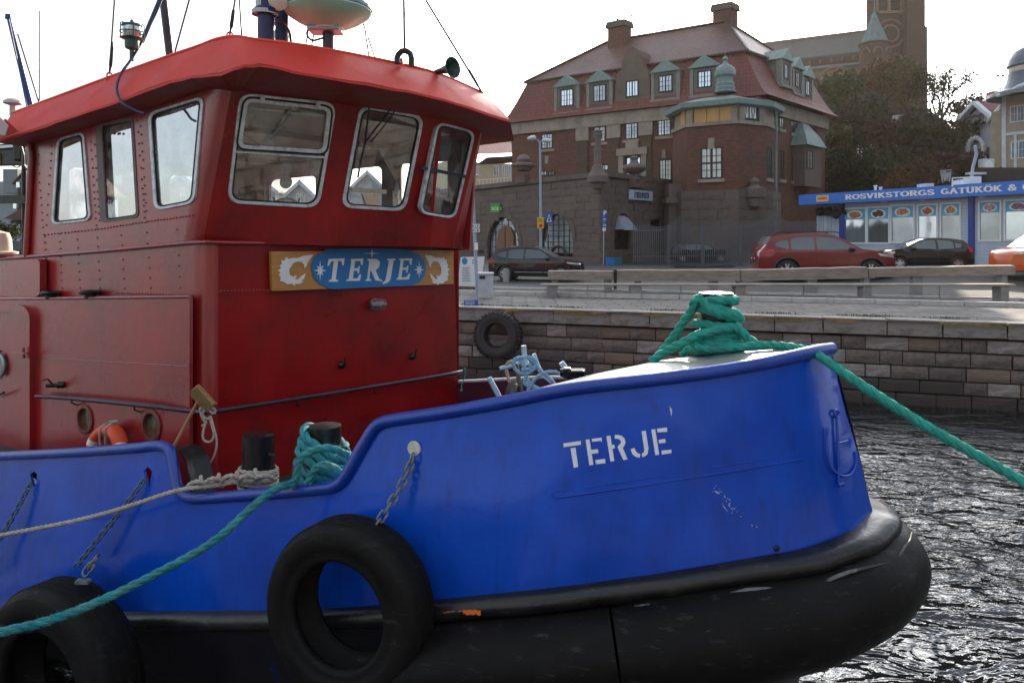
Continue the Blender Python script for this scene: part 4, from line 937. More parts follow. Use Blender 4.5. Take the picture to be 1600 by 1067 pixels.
# aft boom with lamp bar, seen left of the wheelhouse
m = MB(); m.beam(U(-60, 245, 8.9), U(47, 241, 8.5), .09, .24); bm_ = m.build('crane_arm', BLACK, tug, bevel=.01)
m = MB(); m.beam(U(-60, 236, 8.84), U(27, 229, 8.5), .10, .03); m.build('crane_arm_highlight', mat('arm_highlight', (.45, .47, .5), rough=.2, metal=.6), bm_)  # pale strip painted along the dark arm as a highlight
m = MB(); m.beam(U(-14, 250, 8.72), U(6, 248, 8.64), .12, .12); m.build('yellow_patch', mat('yellow_patch_paint', (.6, .35, .05), rough=.5), bm_)
m = MB(); m.tube([U(37, 205, 8.4), U(38, 420, 8.4)], .024, 10); m.tube(catmull([U(x, y, 8.35) for x, y in [(22, 208), (30, 222), (36, 240), (38, 260), (46, 268)]], 4), .012, 6); m.tube(catmull([U(x, y, 8.4) for x, y in [(20, 259), (27, 262), (34, 257)]], 4), .006, 6); m.build('aft_post', BLACK, tug, smooth=60)
m = MB(); m.box(U(31, 228, 8.5), (.10, .1, .34)); m.build('hydraulic_block', BLACK, tug, bevel=.02)
m = MB(); m.beam(U(-60, 313, 8.7), U(42, 311.5, 8.3), .05, .09); m.build('aft_crossbar', BLACK, tug)
m = MB(); m.lathe([(.12, 0), (.11, .14), (.09, .2), (.0, .23), ], U(-2, 396, 7.6), seg=20); m.lathe([(.12, .0), (.17, -.01), (.17, -.03), (.1, -.05)], U(-2, 392, 7.6), seg=20); m.build('cream_cowl', CREAM, tug, smooth=50)
m = MB(); m.sheet([(-30, 210), (8, 186), (28, 204), (-10, 222)], [], lambda x, y: UN(x, y, 3.45), back=NX*.01); m.build('roof_end_flap', ROOFRED, tug)
m = MB(); m.sheet([(-30, 170), (0, 184), (12, 198), (8, 212), (-30, 205)], [], lambda x, y: UN(x, y, 3.35), back=NX*.01); m.build('grey_side_flap', mat('pink_grey_flap', (.42, .32, .33), rough=.5), tug)

# ================================================================ ropes, fenders and loose things on the tug
def coil(c, r0, r1, z0, z1, turns, a0=0, n=26, ecc=1):
    out = []
    for i in range(int(turns*n)+1):
        t = i/(turns*n); a = a0+2*PI*turns*t; r = lerp(r0, r1, t)
        out.append(Vector((c.x+math.cos(a)*r, c.y+math.sin(a)*r*ecc, lerp(z0, z1, t)+.006*math.sin(a*1.7))))
    return out
# turquoise stern-going rope on the second bollard
c = b2; rr_t = .031
zt = U(508, 680, 5.0).z; zb = U(508, 752, 5.0).z
pth = []
for k, (z, tilt, rad) in enumerate([(zt-.02, -.14, .135), (zt-.075, -.14, .15), (zt-.13, -.12, .165), (zt-.185, -.07, .175), (zt-.24, -.02, .17)]):
    for i in range(24):
        a = 2*PI*i/24; nr = lerp(z, z-.055, i/24)
        pth.append(Vector((c.x+math.cos(a)*rad, c.y+math.sin(a)*rad, nr+tilt*math.cos(a)*.6+.008*math.sin(3*a+k))))
mb = rope_mb(pth, .029, pitch=.26); tb = thing('mooring_rope', 'turquoise rope wound on the deck bollard and leading down left over the bulwark', 'rope', (c.x, c.y, 1.62))
mb.build('coil', TEAL2, tb, smooth=60)
lead = [U(x, y, Y) for x, y, Y in [(545, 712, 4.78), (515, 700, 4.74), (482, 706, 4.74), (466, 724, 4.76), (463, 745, 4.76), (455, 756, 4.77), (440, 760, 4.72), (420, 771, 4.62), (390, 796, 4.5), (330, 848, 4.42), (250, 893, 4.3), (160, 937, 4.15), (80, 968, 4.0), (0, 988, 3.85), (-120, 1016, 3.6)]]+[Vector((-4.0, 1.3, 1.85)), Vector((-4.5, -.4, 2.04)), Vector((-4.8, -1.6, 2.03))]
rope_mb(catmull(lead, 10), .0255, pitch=.19).build('lead', TEAL2, tb, smooth=60); fuzz(catmull(lead, 10), .0255, TEAL2, tb, 2600, 2)
rope_mb(catmull([U(x, y, Y) for x, y, Y in [(540, 745, 4.75), (515, 728, 4.72), (495, 730, 4.72), (487, 742, 4.73), (480, 758, 4.75)]], 8), .028, pitch=.2).build('loop', TEAL2, tb, smooth=60)
# grey rope on the first bollard
tb = thing('grey_mooring_rope', 'grey laid rope wound on the left deck bollard and leading off left', 'rope', (b1.x, b1.y, 1.62))
z0 = U(404, 735, 5.3).z; z1 = U(404, 768, 5.3).z
rope_mb(coil(b1, .125, .128, z0, z1, 5, a0=2.5), .0158, pitch=.15).build('coil', GREYR, tb, smooth=60)
lead = [U(x, y, Y) for x, y, Y in [(425, 750, 5.2), (400, 752, 5.2), (372, 752, 5.19), (345, 757, 5.18), (320, 760, 5.16), (300, 762, 5.14), (270, 768, 5.16), (230, 781, 5.2), (170, 800, 5.3), (100, 817, 5.4), (0, 836, 5.5), (-120, 858, 5.6)]]+[Vector((-6.2, 2.6, 1.75)), Vector((-7.3, -.4, 2.03)), Vector((-7.8, -1.6, 2.02))]
rope_mb(catmull(lead, 8), .0165, pitch=.12).build('lead', GREYR, tb, smooth=60)
pl = []
for i in range(90):      # the braided eye splice
    t = i/89; x = lerp(425, 300, t); base = lerp(744, 756, t); pl.append(U(x+7*math.sin(t*30), base+8*math.sin(t*30+1.6)*(1-abs(t-.6)*.8)+6*abs(t-.5), 5.17+.03*math.cos(t*30)))
rope_mb(pl, .0155, pitch=.11).build('splice', GREYR, tb, smooth=60)
pl = []
for i in range(70):
    t = i/69; x = lerp(418, 310, t); pl.append(U(x+5*math.sin(t*24+2), lerp(738, 752, t)+7*math.sin(t*24), 5.2+.03*math.cos(t*24)))
rope_mb(pl, .0145, pitch=.11).build('splice', GREYR, tb, smooth=60)
# teal rope on the bow bollard
tb = thing('teal_mooring_rope', 'thick teal rope wrapped on the bow bollard and running down right over the water', 'rope', (b3.x, b3.y, b3.z-.2))
kb = F/b3.y
def B3(x, y, dy=0): return U(x, y, b3.y+dy)
def ringpath(z_l, z_r, rad, k0=0, a0=PI*.9, turns=1.0):   # tilted turns; z as picture rows at left / right of the bollard
    out = []
    for i in range(int(28*turns)+1):
        a = a0+2*PI*i/28; x = b3.x+math.cos(a)*rad; y = b3.y+math.sin(a)*rad
        zz = EYE+(HY-lerp(z_r, z_l, (1-math.cos(a))/2))*b3.y/F; out.append(Vector((x, y, zz+.006*math.sin(a*3+k0))))
    return out
rt = .031
for args in ((468, 468, .125, 0), (472, 490, .130, 1), (480, 497, .135, 2), (505, 507, .13, 3), (527, 508, .135, 4), (538, 518, .145, 5), (536, 531, .15, 6), (545, 528, .155, 7), (545, 543, .15, 8), (530, 541, .15, 9)):
    rope_mb(ringpath(*args), rt, pitch=.21).build('turn', TEAL, tb, smooth=60)
rope_mb(catmull([B3(1163, 520, -.1), B3(1140, 512, -.16), B3(1115, 517, -.17), B3(1085, 526, -.14), B3(1062, 538, -.08), B3(1035, 552, .0), B3(1016, 566, .05)], 8), rt, pitch=.21).build('leg', TEAL, tb, smooth=60)
rope_mb(catmull([B3(1098, 466, -.12), B3(1086, 470, -.1), B3(1080, 486, -.05), B3(1066, 506, .02), B3(1048, 532, .08), B3(1032, 552, .12), B3(1020, 567, .14)], 8), rt, pitch=.21).build('leg', TEAL, tb, smooth=60)
rope_mb(catmull([B3(1100, 528, .15), B3(1082, 540, .18), B3(1064, 556, .22)], 8), rt*.9, pitch=.2).build('leg', TEAL, tb, smooth=60)
rope_mb(catmull([B3(1098, 470, -.13), B3(1108, 482, -.16), B3(1130, 492, -.16), B3(1150, 492, -.1), B3(1158, 500, .0)], 8), rt, pitch=.2).build('leg', TEAL, tb, smooth=60)
BL_ = catmull([U(x, y, Y) for x, y, Y in [(1180, 540, 4.82), (1215, 540, 4.74), (1250, 545, 4.62), (1278, 555, 4.52), (1310, 577, 4.42), (1370, 617, 4.3), (1430, 655, 4.2), (1500, 696, 4.08), (1600, 753, 3.92)]], 10); fuzz(BL_, .0285, TEAL, tb, 2600, 3)
rope_mb(catmull([U(x, y, Y) for x, y, Y in [(1085, 541, 4.92), (1110, 546, 4.88), (1150, 543, 4.86), (1180, 540, 4.82), (1215, 540, 4.74), (1250, 545, 4.62), (1278, 555, 4.52), (1310, 577, 4.42), (1370, 617, 4.3), (1430, 655, 4.2), (1500, 696, 4.08), (1600, 753, 3.92), (1760, 845, 3.7)]]+[Vector((4.2, 2.0, 2.0)), Vector((5.1, -.4, 2.04)), Vector((5.6, -1.7, 2.04))], 10), .0285, pitch=.20).build('lead', TEAL, tb, smooth=60)
rope_mb(catmull([B3(1148, 508, -.14), B3(1160, 520, -.15), B3(1172, 531, -.16), B3(1185, 541, -.2)], 8), rt, pitch=.2).build('leg', TEAL, tb, smooth=60)
# small line tied on the handrail
tb = thing('tied_line', 'thin grey line knotted on the handrail with a loop hanging beside the broom', 'rope', U(322, 645, 5.7))
def rl(pts, r, Y=5.62, nm='strand', mt=GREYR, par=None, dz=None): return rope_mb(catmull([U(x, y, Y) for x, y in pts], 6), r, pitch=r*8, step=r*1.2, seg=5).build(nm, mt, par or tb, smooth=60)
rl([(312, 640), (318, 636), (326, 640), (334, 646), (336, 640), (326, 636), (316, 646), (322, 654), (332, 650)], .011)
rl([(312, 636), (315, 650), (321, 660), (318, 670), (317, 684), (323, 690), (331, 688), (334, 678), (331, 664), (327, 650)], .0095)
rl([(329, 650), (334, 668), (338, 685), (338, 700), (333, 715), (326, 726)], .0085)
rl([(316, 655), (323, 660), (314, 666)], .008)
# deck brush leaning on the rail
br = thing('deck_broom', 'wooden deck brush leaning head up against the handrail', 'broom', U(268, 700, 5.6))
m = MB(); m.tube([U(312, 622, 5.66), U(268, 704, 5.55)], .0125, 10); m.build('handle', mat('broom_wood', (.30, .13, .05), rough=.5, var=.3, vs=9), br, smooth=60)
a, b = U(303, 608, 5.6), U(329, 636, 5.6); t = (b-a).normalized(); fv = Vector((0, -1, 0)); w_ = t.cross(fv)
m = MB(); m.box((a+b)/2+Vector((0, .03, 0)), ((b-a).length+.02, .075, .03), t, w_, fv); m.build('brush_block', MATS['broom_wood'], br, bevel=.006)
m = MB()
for i in range(22):
    for j in range(8):
        q = a.lerp(b, (i+.5)/22)+w_*(j-3.5)*.0095; m.box(q+fv*.01+Vector((R.uniform(-.002, .002), 0, R.uniform(-.002, .002))), (.007, .007, .045), t, w_, fv, taper=.8)
tag(m.build('bristles', mat('bristle', (.34, .22, .10), rough=.8, var=.3, vs=40), br), kind='stuff')
# life ring
c = UN(165, 711, 3.53); lr = thing('life_ring', 'orange life ring with white bands leaning on the deckhouse behind the bulwark', 'life ring', c)
nrm = (-NX+Vector((0, 0, .2))).normalized(); u = AX; v = nrm.cross(u)
def ringpt(a, R_): return c+(u*math.cos(a)+v*math.sin(a))*R_
ORG = mat('life_ring_orange', (.78, .09, .03), rough=.5, var=.1, vs=8, col2=(.5, .08, .05), c2s=14, c2lo=.6, c2hi=.66)
BA = [.42, 2.72, 3.9, 5.5]
for k in range(4):
    a0 = BA[k]; a1_ = BA[(k+1) % 4]+(2*PI if k == 3 else 0)
    m = MB(); m.tube([ringpt(a0+.12+(a1_-a0-.24)*i/14, .205) for i in range(15)], .062, 16, sy=.75); m.build('ring_section', ORG, lr, smooth=60)
    m = MB(); m.tube([ringpt(a0-.13+.26*i/6, .205) for i in range(7)], .064, 16, sy=.75); m.build('white_band', WHITE, lr, smooth=60)
for d in (-.008, .02):
    m = MB(); m.tube(catmull([U(176+d*300, 660, c.y-.10), U(164+d*300, 664, c.y-.20), U(158+d*300, 676, c.y-.19), U(160+d*300, 705, c.y-.1)], 6), .0085, 6); m.build('grab_line', GREYR, lr, smooth=60)
m = MB(); m.tube([U(170, 660, c.y-.09), U(183, 658, c.y-.05)], .012, 8); m.build('grab_line', GREYR, lr, smooth=60)
# tyre fenders
def tyre(c, a, Ro, Ri, th, label, tread=False, nm='tyre_fender', mt=TYR):
    a = a.normalized(); o = thing(nm, label, 'tyre', c-Vector((0, 0, Ro)))
    h = th/2; prof = [(Ri, -h*.75), (Ri*1.03, -h*.92), (Ri*1.12, -h), (Ri*1.22, -h*.97), (lerp(Ri, Ro, .55), -h*1.04), (lerp(Ri, Ro, .82), -h*.98), (Ro*.965, -h*.86), (Ro*.99, -h*.6), (Ro, 0), (Ro*.99, h*.6), (Ro*.965, h*.86), (lerp(Ri, Ro, .82), h*.98), (lerp(Ri, Ro, .80), h*1.0), (lerp(Ri, Ro, .55), h*1.05), (lerp(Ri, Ro, .36), h*1.0), (lerp(Ri, Ro, .34), h*.97), (Ri*1.12, h), (Ri*1.03, h*.95), (Ri, h*.8), (Ri*1.06, h*.5), (Ri*1.3, h*.3), (Ri*1.35, 0), (Ri*1.3, -h*.3), (Ri*1.06, -h*.5), (Ri, -h*.75)]
    m = MB(); m.lathe(prof, c, a, 56); m.build('carcass', mt, o, smooth=60)
    m = MB()
    for zz in (-.26, -.09, .09, .26): m.lathe([(Ro*.985, zz*th-.006), (Ro*1.006, zz*th-.003), (Ro*1.006, zz*th+.003), (Ro*.985, zz*th+.006)], c, a, 56)
    if not tread: m.build('worn_rib', mt, o, smooth=60)
    if tread:
        u_ = a.orthogonal().normalized(); v_ = a.cross(u_); k = 34
        for i in range(k):
            for sgn in (-1, 1):
                an = 2*PI*(i+(.25 if sgn > 0 else -.25))/k; rd_ = u_*math.cos(an)+v_*math.sin(an); tg = a.cross(rd_)
                bb = MB(); bb.box(c+rd_*Ro*1.0+a*sgn*th*.3, (.07, th*.5, Ro*.1), (tg+a*sgn*.4).normalized(), (a-tg*sgn*.4).normalized(), rd_, taper=.8); bb.build('tread_lug', mt, o)
    return o
t1 = tyre(U(543, 951, 4.28)+Vector((.284, .959, 0))*.02, Vector((-.36, -.93, .03)), .49, .285, .27, 'big black tyre hanging from a chain amidships in front of the blue hull')
t2 = tyre(U(96, 1064, 5.2), Vector((-.42, -.90, .02)), .66, .385, .34, 'large black tyre hanging at the left behind the turquoise rope')
t3 = tyre(U(-70, 1085, 5.75), Vector((-.42, -.90, 0)), .66, .385, .32, 'black tyre mostly cut off by the left edge of the view')
# chains of single links
def linkmesh(L_, W_, r, mt):
    m = MB(); pts = []
    for i in range(20):
        a = 2*PI*i/20; x = math.cos(a)*W_/2; z = math.sin(a)*W_/2+(1 if math.sin(a) > 0 else -1)*(L_-W_)/2; pts.append(Vector((x, 0, z)))
    m.tube(pts, r, 6, closed=True); me = bpy.data.meshes.new('link'); me.from_pydata(m.v, [], m.f); me.materials.append(mt); me.polygons.foreach_set('use_smooth', [True]*len(me.polygons)); return me
CHS = mat('chain_steel', (.16, .18, .19), rough=.5, metal=.5, var=.3, vs=20, col2=(.28, .30, .30), c2s=14)
LK = linkmesh(.068, .040, .0072, CHS); LK2 = linkmesh(.060, .036, .006, mat('chain_bluegrey', (.12, .17, .24), rough=.5, metal=.3, var=.4, vs=20)); LK3 = linkmesh(.10, .055, .008, CHS)
def chain(path, lk, pitch, label, mesh_first=None):
    P_ = resample(path, pitch); o = thing('chain', label, 'chain', path[0], group='chains holding the tyre fenders')
    for i in range(len(P_)-1):
        d = (P_[i+1]-P_[i]).normalized(); q = d.to_track_quat('Z', 'Y')@Matrix.Rotation((PI/2 if i % 2 else 0)+.6+R.uniform(-.15, .15), 4, 'Z').to_quaternion()
        b = bpy.data.objects.new('link', lk); COL.objects.link(b); b.location = (P_[i]+P_[i+1])/2; b.rotation_mode = 'QUATERNION'; b.rotation_quaternion = q; parent_to(b, o)
    return o
ch1 = chain(catmull([HS(649, 708, .03), HS(646, 728, .05), HS(634, 762, .10), HS(618, 797, .17), HS(609, 812, .20)], 6), LK, .050, 'steel chain from the pale round disc down to the big middle tyre')
m = MB(); q = HS(606, 817, .22); m.tube([q+(Vector((1, 0, 0))*math.cos(a)+Vector((0, 0, 1))*math.sin(a))*.026 for a in [i*PI/8 for i in range(16)]], .009, 8, closed=True); m.box(q-Vector((-.003, 0, .04)), (.05, .03, .04)); m.build('shackle', CHS, t1, smooth=60)
ch2 = chain(catmull([HS(231, 744, .02), HS(222, 765, .05), HS(200, 797, .07), HS(165, 850, .12), HS(148, 874, .14)], 6), LK2, .042, 'blue-grey chain from the right oval hole down to the left tyre')
ch4 = chain([U(150, 872, 5.15), U(142, 884, 5.13), U(128, 901, 5.12)], LK3, .052, 'two long grey links at the top of the left tyre')
ch3 = chain(catmull([HS(53, 750, .02), HS(46, 775, .05), HS(25, 825, .09), HS(4, 862, .12), HS(-10, 890, .16)], 6), LK2, .042, 'blue-grey chain from the left oval hole down to the cut-off tyre')
m = MB(); m.box(U(130, 908, 5.12), (.09, .05, .02)); m.build('shackle_plate', CHS, t2)
# heap of gear on the low foredeck beyond the break
def gear(pts, r, mt, Y=6.3): m = MB(); m.tube(catmull([U(x, y, Y) for x, y in pts], 6), r, 8); return m
PB = mat('pale_pipe', (.40, .52, .60), rough=.4, metal=.2, var=.2)
an = thing('anchor_windlass', 'small black anchor windlass with pale blue pipes behind the foredeck', 'windlass', U(835, 640, 6.5))
for pts, r in (([(764, 590), (776, 612), (786, 632)], .022), ([(818, 540), (820, 560), (824, 570)], .022), ([(781, 576), (800, 571), (812, 566)], .018), ([(834, 553), (842, 575), (852, 588), (872, 606)], .018), ([(877, 566), (885, 578)], .024)):
    gear(pts, r, PB).build('pipe_arm', PB, an, smooth=60)
m = MB(); m.box(U(899, 588, 6.1), (.14, .12, .11)); m.box(U(886, 582, 6.1), (.06, .1, .08)); m.lathe([(.03, -.1), (.03, .1)], U(895, 582, 6.1), (1, 0, 0), 12); m.build('gearbox', BLACK, an, bevel=.01)
gear([(890, 583), (905, 581), (913, 586), (918, 592)], .010, BLACK, 6.1).build('lever', BLACK, an, smooth=60)
gear([(908, 592), (935, 588), (940, 590)], .008, BLACK, 6.1).build('lever', BLACK, an, smooth=60)
m = MB(); m.lathe([(.09, -.06), (.1, -.05), (.07, -.03), (.07, .03), (.1, .05), (.09, .06)], U(810, 613, 6.35), (.7, -.7, 0), 20); m.tube([U(806, 568, 6.3), U(816, 620, 6.3)], .02, 8); m.build('cable_drum', mat('drum_rust', (.09, .075, .06), rough=.6, var=.4, vs=20), an, smooth=50)
m = MB(); m.tube(catmull([U(x, y, 6.3) for x, y in [(796, 597), (791, 578), (793, 568), (800, 565), (805, 572)]], 5), .014, 8); m.build('rope_hook', mat('rust_rope', (.42, .27, .2), rough=.7), an, smooth=60)
lb = thing('light_blue_rope', 'pale blue rope tangled over the windlass pipes behind the foredeck', 'rope', U(835, 600, 6.2))
for pts in ([(823, 558), (806, 560), (802, 570), (808, 580), (820, 584), (832, 578), (838, 568), (832, 559), (820, 557)], [(812, 562), (820, 575), (824, 592), (832, 603), (849, 612)], [(823, 558), (835, 566), (846, 580), (860, 592), (870, 605)], [(822, 620), (828, 604), (838, 590), (852, 582), (868, 581), (882, 588), (890, 590)], [(815, 578), (830, 575), (826, 566)], [(832, 602), (846, 611), (824, 612)], [(822, 585), (820, 600), (832, 603)]):
    rl(pts, .017, 6.2, 'strand', LBLUER, lb)
g = gear([(722, 578), (727, 576), (726, 590), (721, 602), (722, 610), (718, 609)], .005, TEAL, 7.6); tag(g.build('green_cord', TEAL, smooth=60), 'thin green cord tied at the far end of the handrail', 'cord')
# ================================================================ water, quay and ground
WATER = bpy.data.materials.new('harbour_water'); WATER.use_nodes = True; t = WATER.node_tree; p = t.nodes['Principled BSDF']
p.inputs['Base Color'].default_value = (.006, .009, .009, 1); p.inputs['Roughness'].default_value = .03; p.inputs['IOR'].default_value = 1.55; p.inputs['Specular IOR Level'].default_value = .8
tcn = t.nodes.new('ShaderNodeTexCoord'); mpn = t.nodes.new('ShaderNodeMapping'); mpn.inputs['Rotation'].default_value = (0, 0, -.35); mpn.inputs['Scale'].default_value = (1, 1.7, 1); t.links.new(tcn.outputs['Object'], mpn.inputs[0])
gu = t.nodes.new('ShaderNodeTexNoise'); gu.inputs['Scale'].default_value = .35; gu.inputs['Detail'].default_value = 2; t.links.new(mpn.outputs[0], gu.inputs['Vector'])
gm = t.nodes.new('ShaderNodeMapRange'); gm.inputs[1].default_value = .35; gm.inputs[2].default_value = .65; gm.inputs[3].default_value = .35; gm.inputs[4].default_value = 1; t.links.new(gu.outputs['Fac'], gm.inputs[0])
prev = None
for s, dist in ((1.1, .42), (3.6, .15), (11, .02)):
    nn = t.nodes.new('ShaderNodeTexNoise'); nn.inputs['Scale'].default_value = s; nn.inputs['Detail'].default_value = 3; nn.inputs['Distortion'].default_value = .6; t.links.new(mpn.outputs[0], nn.inputs['Vector'])
    b = t.nodes.new('ShaderNodeBump'); b.inputs['Distance'].default_value = dist; b.inputs['Strength'].default_value = 1; t.links.new(nn.outputs['Fac'], b.inputs['Height'])
    if prev: t.links.new(prev.outputs[0], b.inputs['Normal'])
    if s > 2: t.links.new(gm.outputs[0], b.inputs['Strength'])
    prev = b
t.links.new(prev.outputs[0], p.inputs['Normal'])
m = MB(); m.add([(-160, -60, 0), (160, -60, 0), (160, 60, 0), (-160, 60, 0)], [(0, 1, 2, 3)]); tag(m.build('water', WATER), 'dark rippled harbour water reflecting the bright sky', None, kind='structure')
QX, QS = -1.38, -.32
def yq(x): return 19.5+QS*(x-QX)
QT = Vector((1, QS, 0)).normalized(); QN = Vector((QT.y, -QT.x, 0)); QZ = EYE-1.77
def gz(x, y):
    d = (y-yq(x))
    z = QZ+.24*smooth((d-7)/18)+.36*smooth((x-11)/6)*smooth((d-11)/6)
    hill = smooth((y-60-max(0, 12-x)*.5)/50)*(8+6*smooth((x-10)/30))
    hill += smooth((x-62)/40)*10*smooth((y-40)/30)
    return z+hill*(1 if x > -30 else max(0, 1-(-30-x)/15))
def G(px, py):
    Y = 20
    for _ in range(60):
        q = U(px, py, Y); z = gz(q.x, q.y); Yn_ = (z-EYE)/((HY-py)/F) if py > HY+2 else 60
        Y = .5*Y+.5*Yn_
    return U(px, py, Y)
def onground(x, y): return Vector((x, y, gz(x, y)))
ASPH = mat('asphalt', (.062, .056, .051), rough=.85, var=.2, vs=.8, bump=.006, bs=60, col2=(.085, .08, .075), c2s=.4)
COBB = mat('cobble_paving', (.165, .145, .125), rough=.8, var=.25, vs=1.5, bump=.01, bs=25, col2=(.10, .095, .09), pattern='cobble', psc=.8, pcol=(.05, .048, .045))
GRAN = mat('quay_granite', (.20, .155, .13), rough=.85, var=.3, vs=7, bump=.03, bs=9, col2=(.115, .095, .088), c2s=2.2, c2lo=.42, c2hi=.62, coords='Object')
COPE = mat('coping_granite', (.27, .24, .215), rough=.75, var=.2, vs=1.2, bump=.012, bs=12, col2=(.16, .14, .125), c2s=2)
KERB = mat('kerb_granite', (.5, .48, .45), rough=.75, var=.2, vs=4, bump=.01, bs=20)
MORT = mat('dark_joint', (.022, .02, .018), rough=.9)
xs = [-150+i*(5 if abs(-150+i*5) > 45 else 5) for i in range(61)]
xs = sorted(set([x for x in range(-150, 151, 6)]+[x for x in range(-24, 40, 2)]))
ds = [.0, 2, 4, 6.5]+[8+i*2 for i in range(12)]+[34, 38, 42, 46, 50, 56, 62, 70, 78, 86, 95, 105, 120, 140, 170, 220]
rows = [[Vector((x, yq(x)+d, gz(x, yq(x)+d))) for x in xs] for d in ds]
gr = MB().loft(rows); gr.f = [f[::-1] for f in gr.f]
def zfix(mbx):
    a, b, c = (Vector(mbx.v[i]) for i in mbx.f[0][:3])
    if (b-a).cross(c-a).z < 0: mbx.f = [f[::-1] for f in mbx.f]
zfix(gr); tag(gr.build('ground', ASPH, smooth=60), 'grey asphalt square rising to the hill behind the quay', None, kind='structure')
# cobbled quay strip, kerb lines
# unseen pier under the viewpoint and raised shore, added to darken the hull
m = MB(); m.box((-4, -7.3, 1.0), (40, 13.6, 2.0)); tag(m.build('pier', COBB, uv=True), 'unseen paved pier under the viewpoint, added to block light on the hull', None, kind='structure')
rsh = random.Random(3); rows = []
for k, (dd, hh) in enumerate(((120, -.5), (122, 2), (140, 9), (165, 20), (200, 27), (240, 24))):
    rows.append([Vector((math.cos(a)*dd*(1+.05*math.sin(a*7)), math.sin(a)*dd, hh*(.45+1.9*smooth((a-1.28*PI)/(.2*PI)))*(1+.2*math.sin(a*5+k)+rsh.uniform(-.06, .06)))) for a in [PI+.06+(PI-.12)*i/60 for i in range(61)]])
m = MB().loft(rows); zfix(m); tag(m.build('unseen_shore_ridge', mat('shore_wood', (.06, .06, .045), rough=.9, var=.4, vs=.05, col2=(.16, .14, .12), c2s=.08, c2lo=.5, c2hi=.6)), 'unseen wooded ridge raised behind the viewpoint to darken the hull reflections', None, kind='structure')
def strip_sheet(d0, d1, up, name, mt, x0=-60, x1=60, kind='structure', label=None):
    rows = [[Vector((x, yq(x)+d, gz(x, yq(x)+d)+up)) for x in range(x0, x1+1, 3)] for d in (d0, (d0+d1)/2, d1)]
    mm = MB().loft(rows); zfix(mm); o = mm.build(name, mt, uv=True); tag(o, label, None, kind=kind); return o
strip_sheet(.3, 4.6, .004, 'pavement', COBB, label='cobbled walkway along the quay edge')
m = MB(); 
for d, hh in ((4.65, .13), (7.6, .06)):
    x = -20
    while x < 45:
        L = R.uniform(.9, 1.1); c0 = Vector((x, yq(x)+d, 0)); c0.z = gz(c0.x, c0.y)
        m.box(c0+QT*L/2+Vector((0, 0, hh/2)), (L-.02, .16, hh), QT, Vector((-QT.y, QT.x, 0))); x += L*QT.x
tag(m.build('kerb', KERB), 'pale granite kerb lines between quay and road', None, kind='structure')
# quay wall of granite blocks
qw = thing('quay_wall', 'granite block quay wall standing in the harbour water', 'quay wall', (3, yq(3), 0))
m = MB(); a, b = Vector((-70, yq(-70), 0)), Vector((70, yq(70), 0))
m.prism([a+QN*-.3+Vector((0, 0, -1)), b+QN*-.3+Vector((0, 0, -1)), b-QN*.3+Vector((0, 0, QZ-.03)), a-QN*.3+Vector((0, 0, QZ-.03))], -QN*.6)
m.build('wall_core', MORT, qw)
def blockmesh(seed, bev=.035, mt=GRAN, rough_=.03):
    r = random.Random(seed); v = []; f = []
    nx, nz = 5, 4
    def jit(s): return r.uniform(-s, s)
    for k in range(nz+1):
        for i in range(nx+1):
            x = i/nx-.5; z = k/nz-.5; edge = (i in (0, nx)) or (k in (0, nz)); y = 0 if edge else bev*1.0+jit(rough_)
            v.append((x+(jit(.012) if not (i in (0, nx)) else jit(.008)), -y, z+jit(.012)))
    for k in range(nz):
        for i in range(nx): a = k*(nx+1)+i; f.append((a, a+1, a+nx+2, a+nx+1))
    n0 = len(v); v += [(-.5, .5, -.5), (.5, .5, -.5), (.5, .5, .5), (-.5, .5, .5)]
    cs = [0, nx, (nz+1)*(nx+1)-1, nz*(nx+1)]
    for q in range(4):
        w_ = (q+1) % 4
        rng = {0: list(range(0, nx+1)), 1: [k*(nx+1)+nx for k in range(nz+1)], 2: [nz*(nx+1)+i for i in range(nx, -1, -1)], 3: [k*(nx+1) for k in range(nz, -1, -1)]}[q]
        f.append(tuple([n0+q]+[n0+w_]+rng[::-1]))
    me = bpy.data.meshes.new('stone_block'); me.from_pydata(v, [], f); me.materials.append(mt); me.polygons.foreach_set('use_smooth', [True]*len(me.polygons)); me.set_sharp_from_angle(angle=math.radians(50)); return me
GR2 = mat('quay_granite_pale', (.25, .21, .19), rough=.8, var=.25, vs=1.6, bump=.02, bs=9, col2=(.33, .31, .29), c2s=2.5, c2lo=.5, c2hi=.6)
GR3 = mat('quay_granite_brown', (.175, .13, .10), rough=.85, var=.25, vs=1.6, bump=.02, bs=9, col2=(.21, .145, .09), c2s=2, c2lo=.5, c2hi=.65)
GRW = mat('wet_granite', (.045, .035, .03), rough=.5, var=.3, vs=1.6, bump=.02, bs=9)
BM = [blockmesh(i, bev=.07, rough_=.07) for i in range(6)]+[blockmesh(9, .07, GR2, .07), blockmesh(12, .07, GR2, .07), blockmesh(10, .07, GR3, .07), blockmesh(11, .05, mat('quay_granite_dark', (.12, .10, .095), rough=.85, var=.35, vs=6, bump=.03, bs=9), .08)]; BW = [blockmesh(20+i, mt=GRW) for i in range(3)]; BC = [blockmesh(30+i, bev=.01, mt=COPE, rough_=.008) for i in range(3)]
ang = math.atan2(QT.y, QT.x)
courses = [(QZ-.36, .36, 'c'), (QZ-.66, .29, 's'), (QZ-.97, .30, 's'), (QZ-1.26, .28, 's'), (QZ-1.55, .28, 'm'), (QZ-1.85, .29, 'w')]
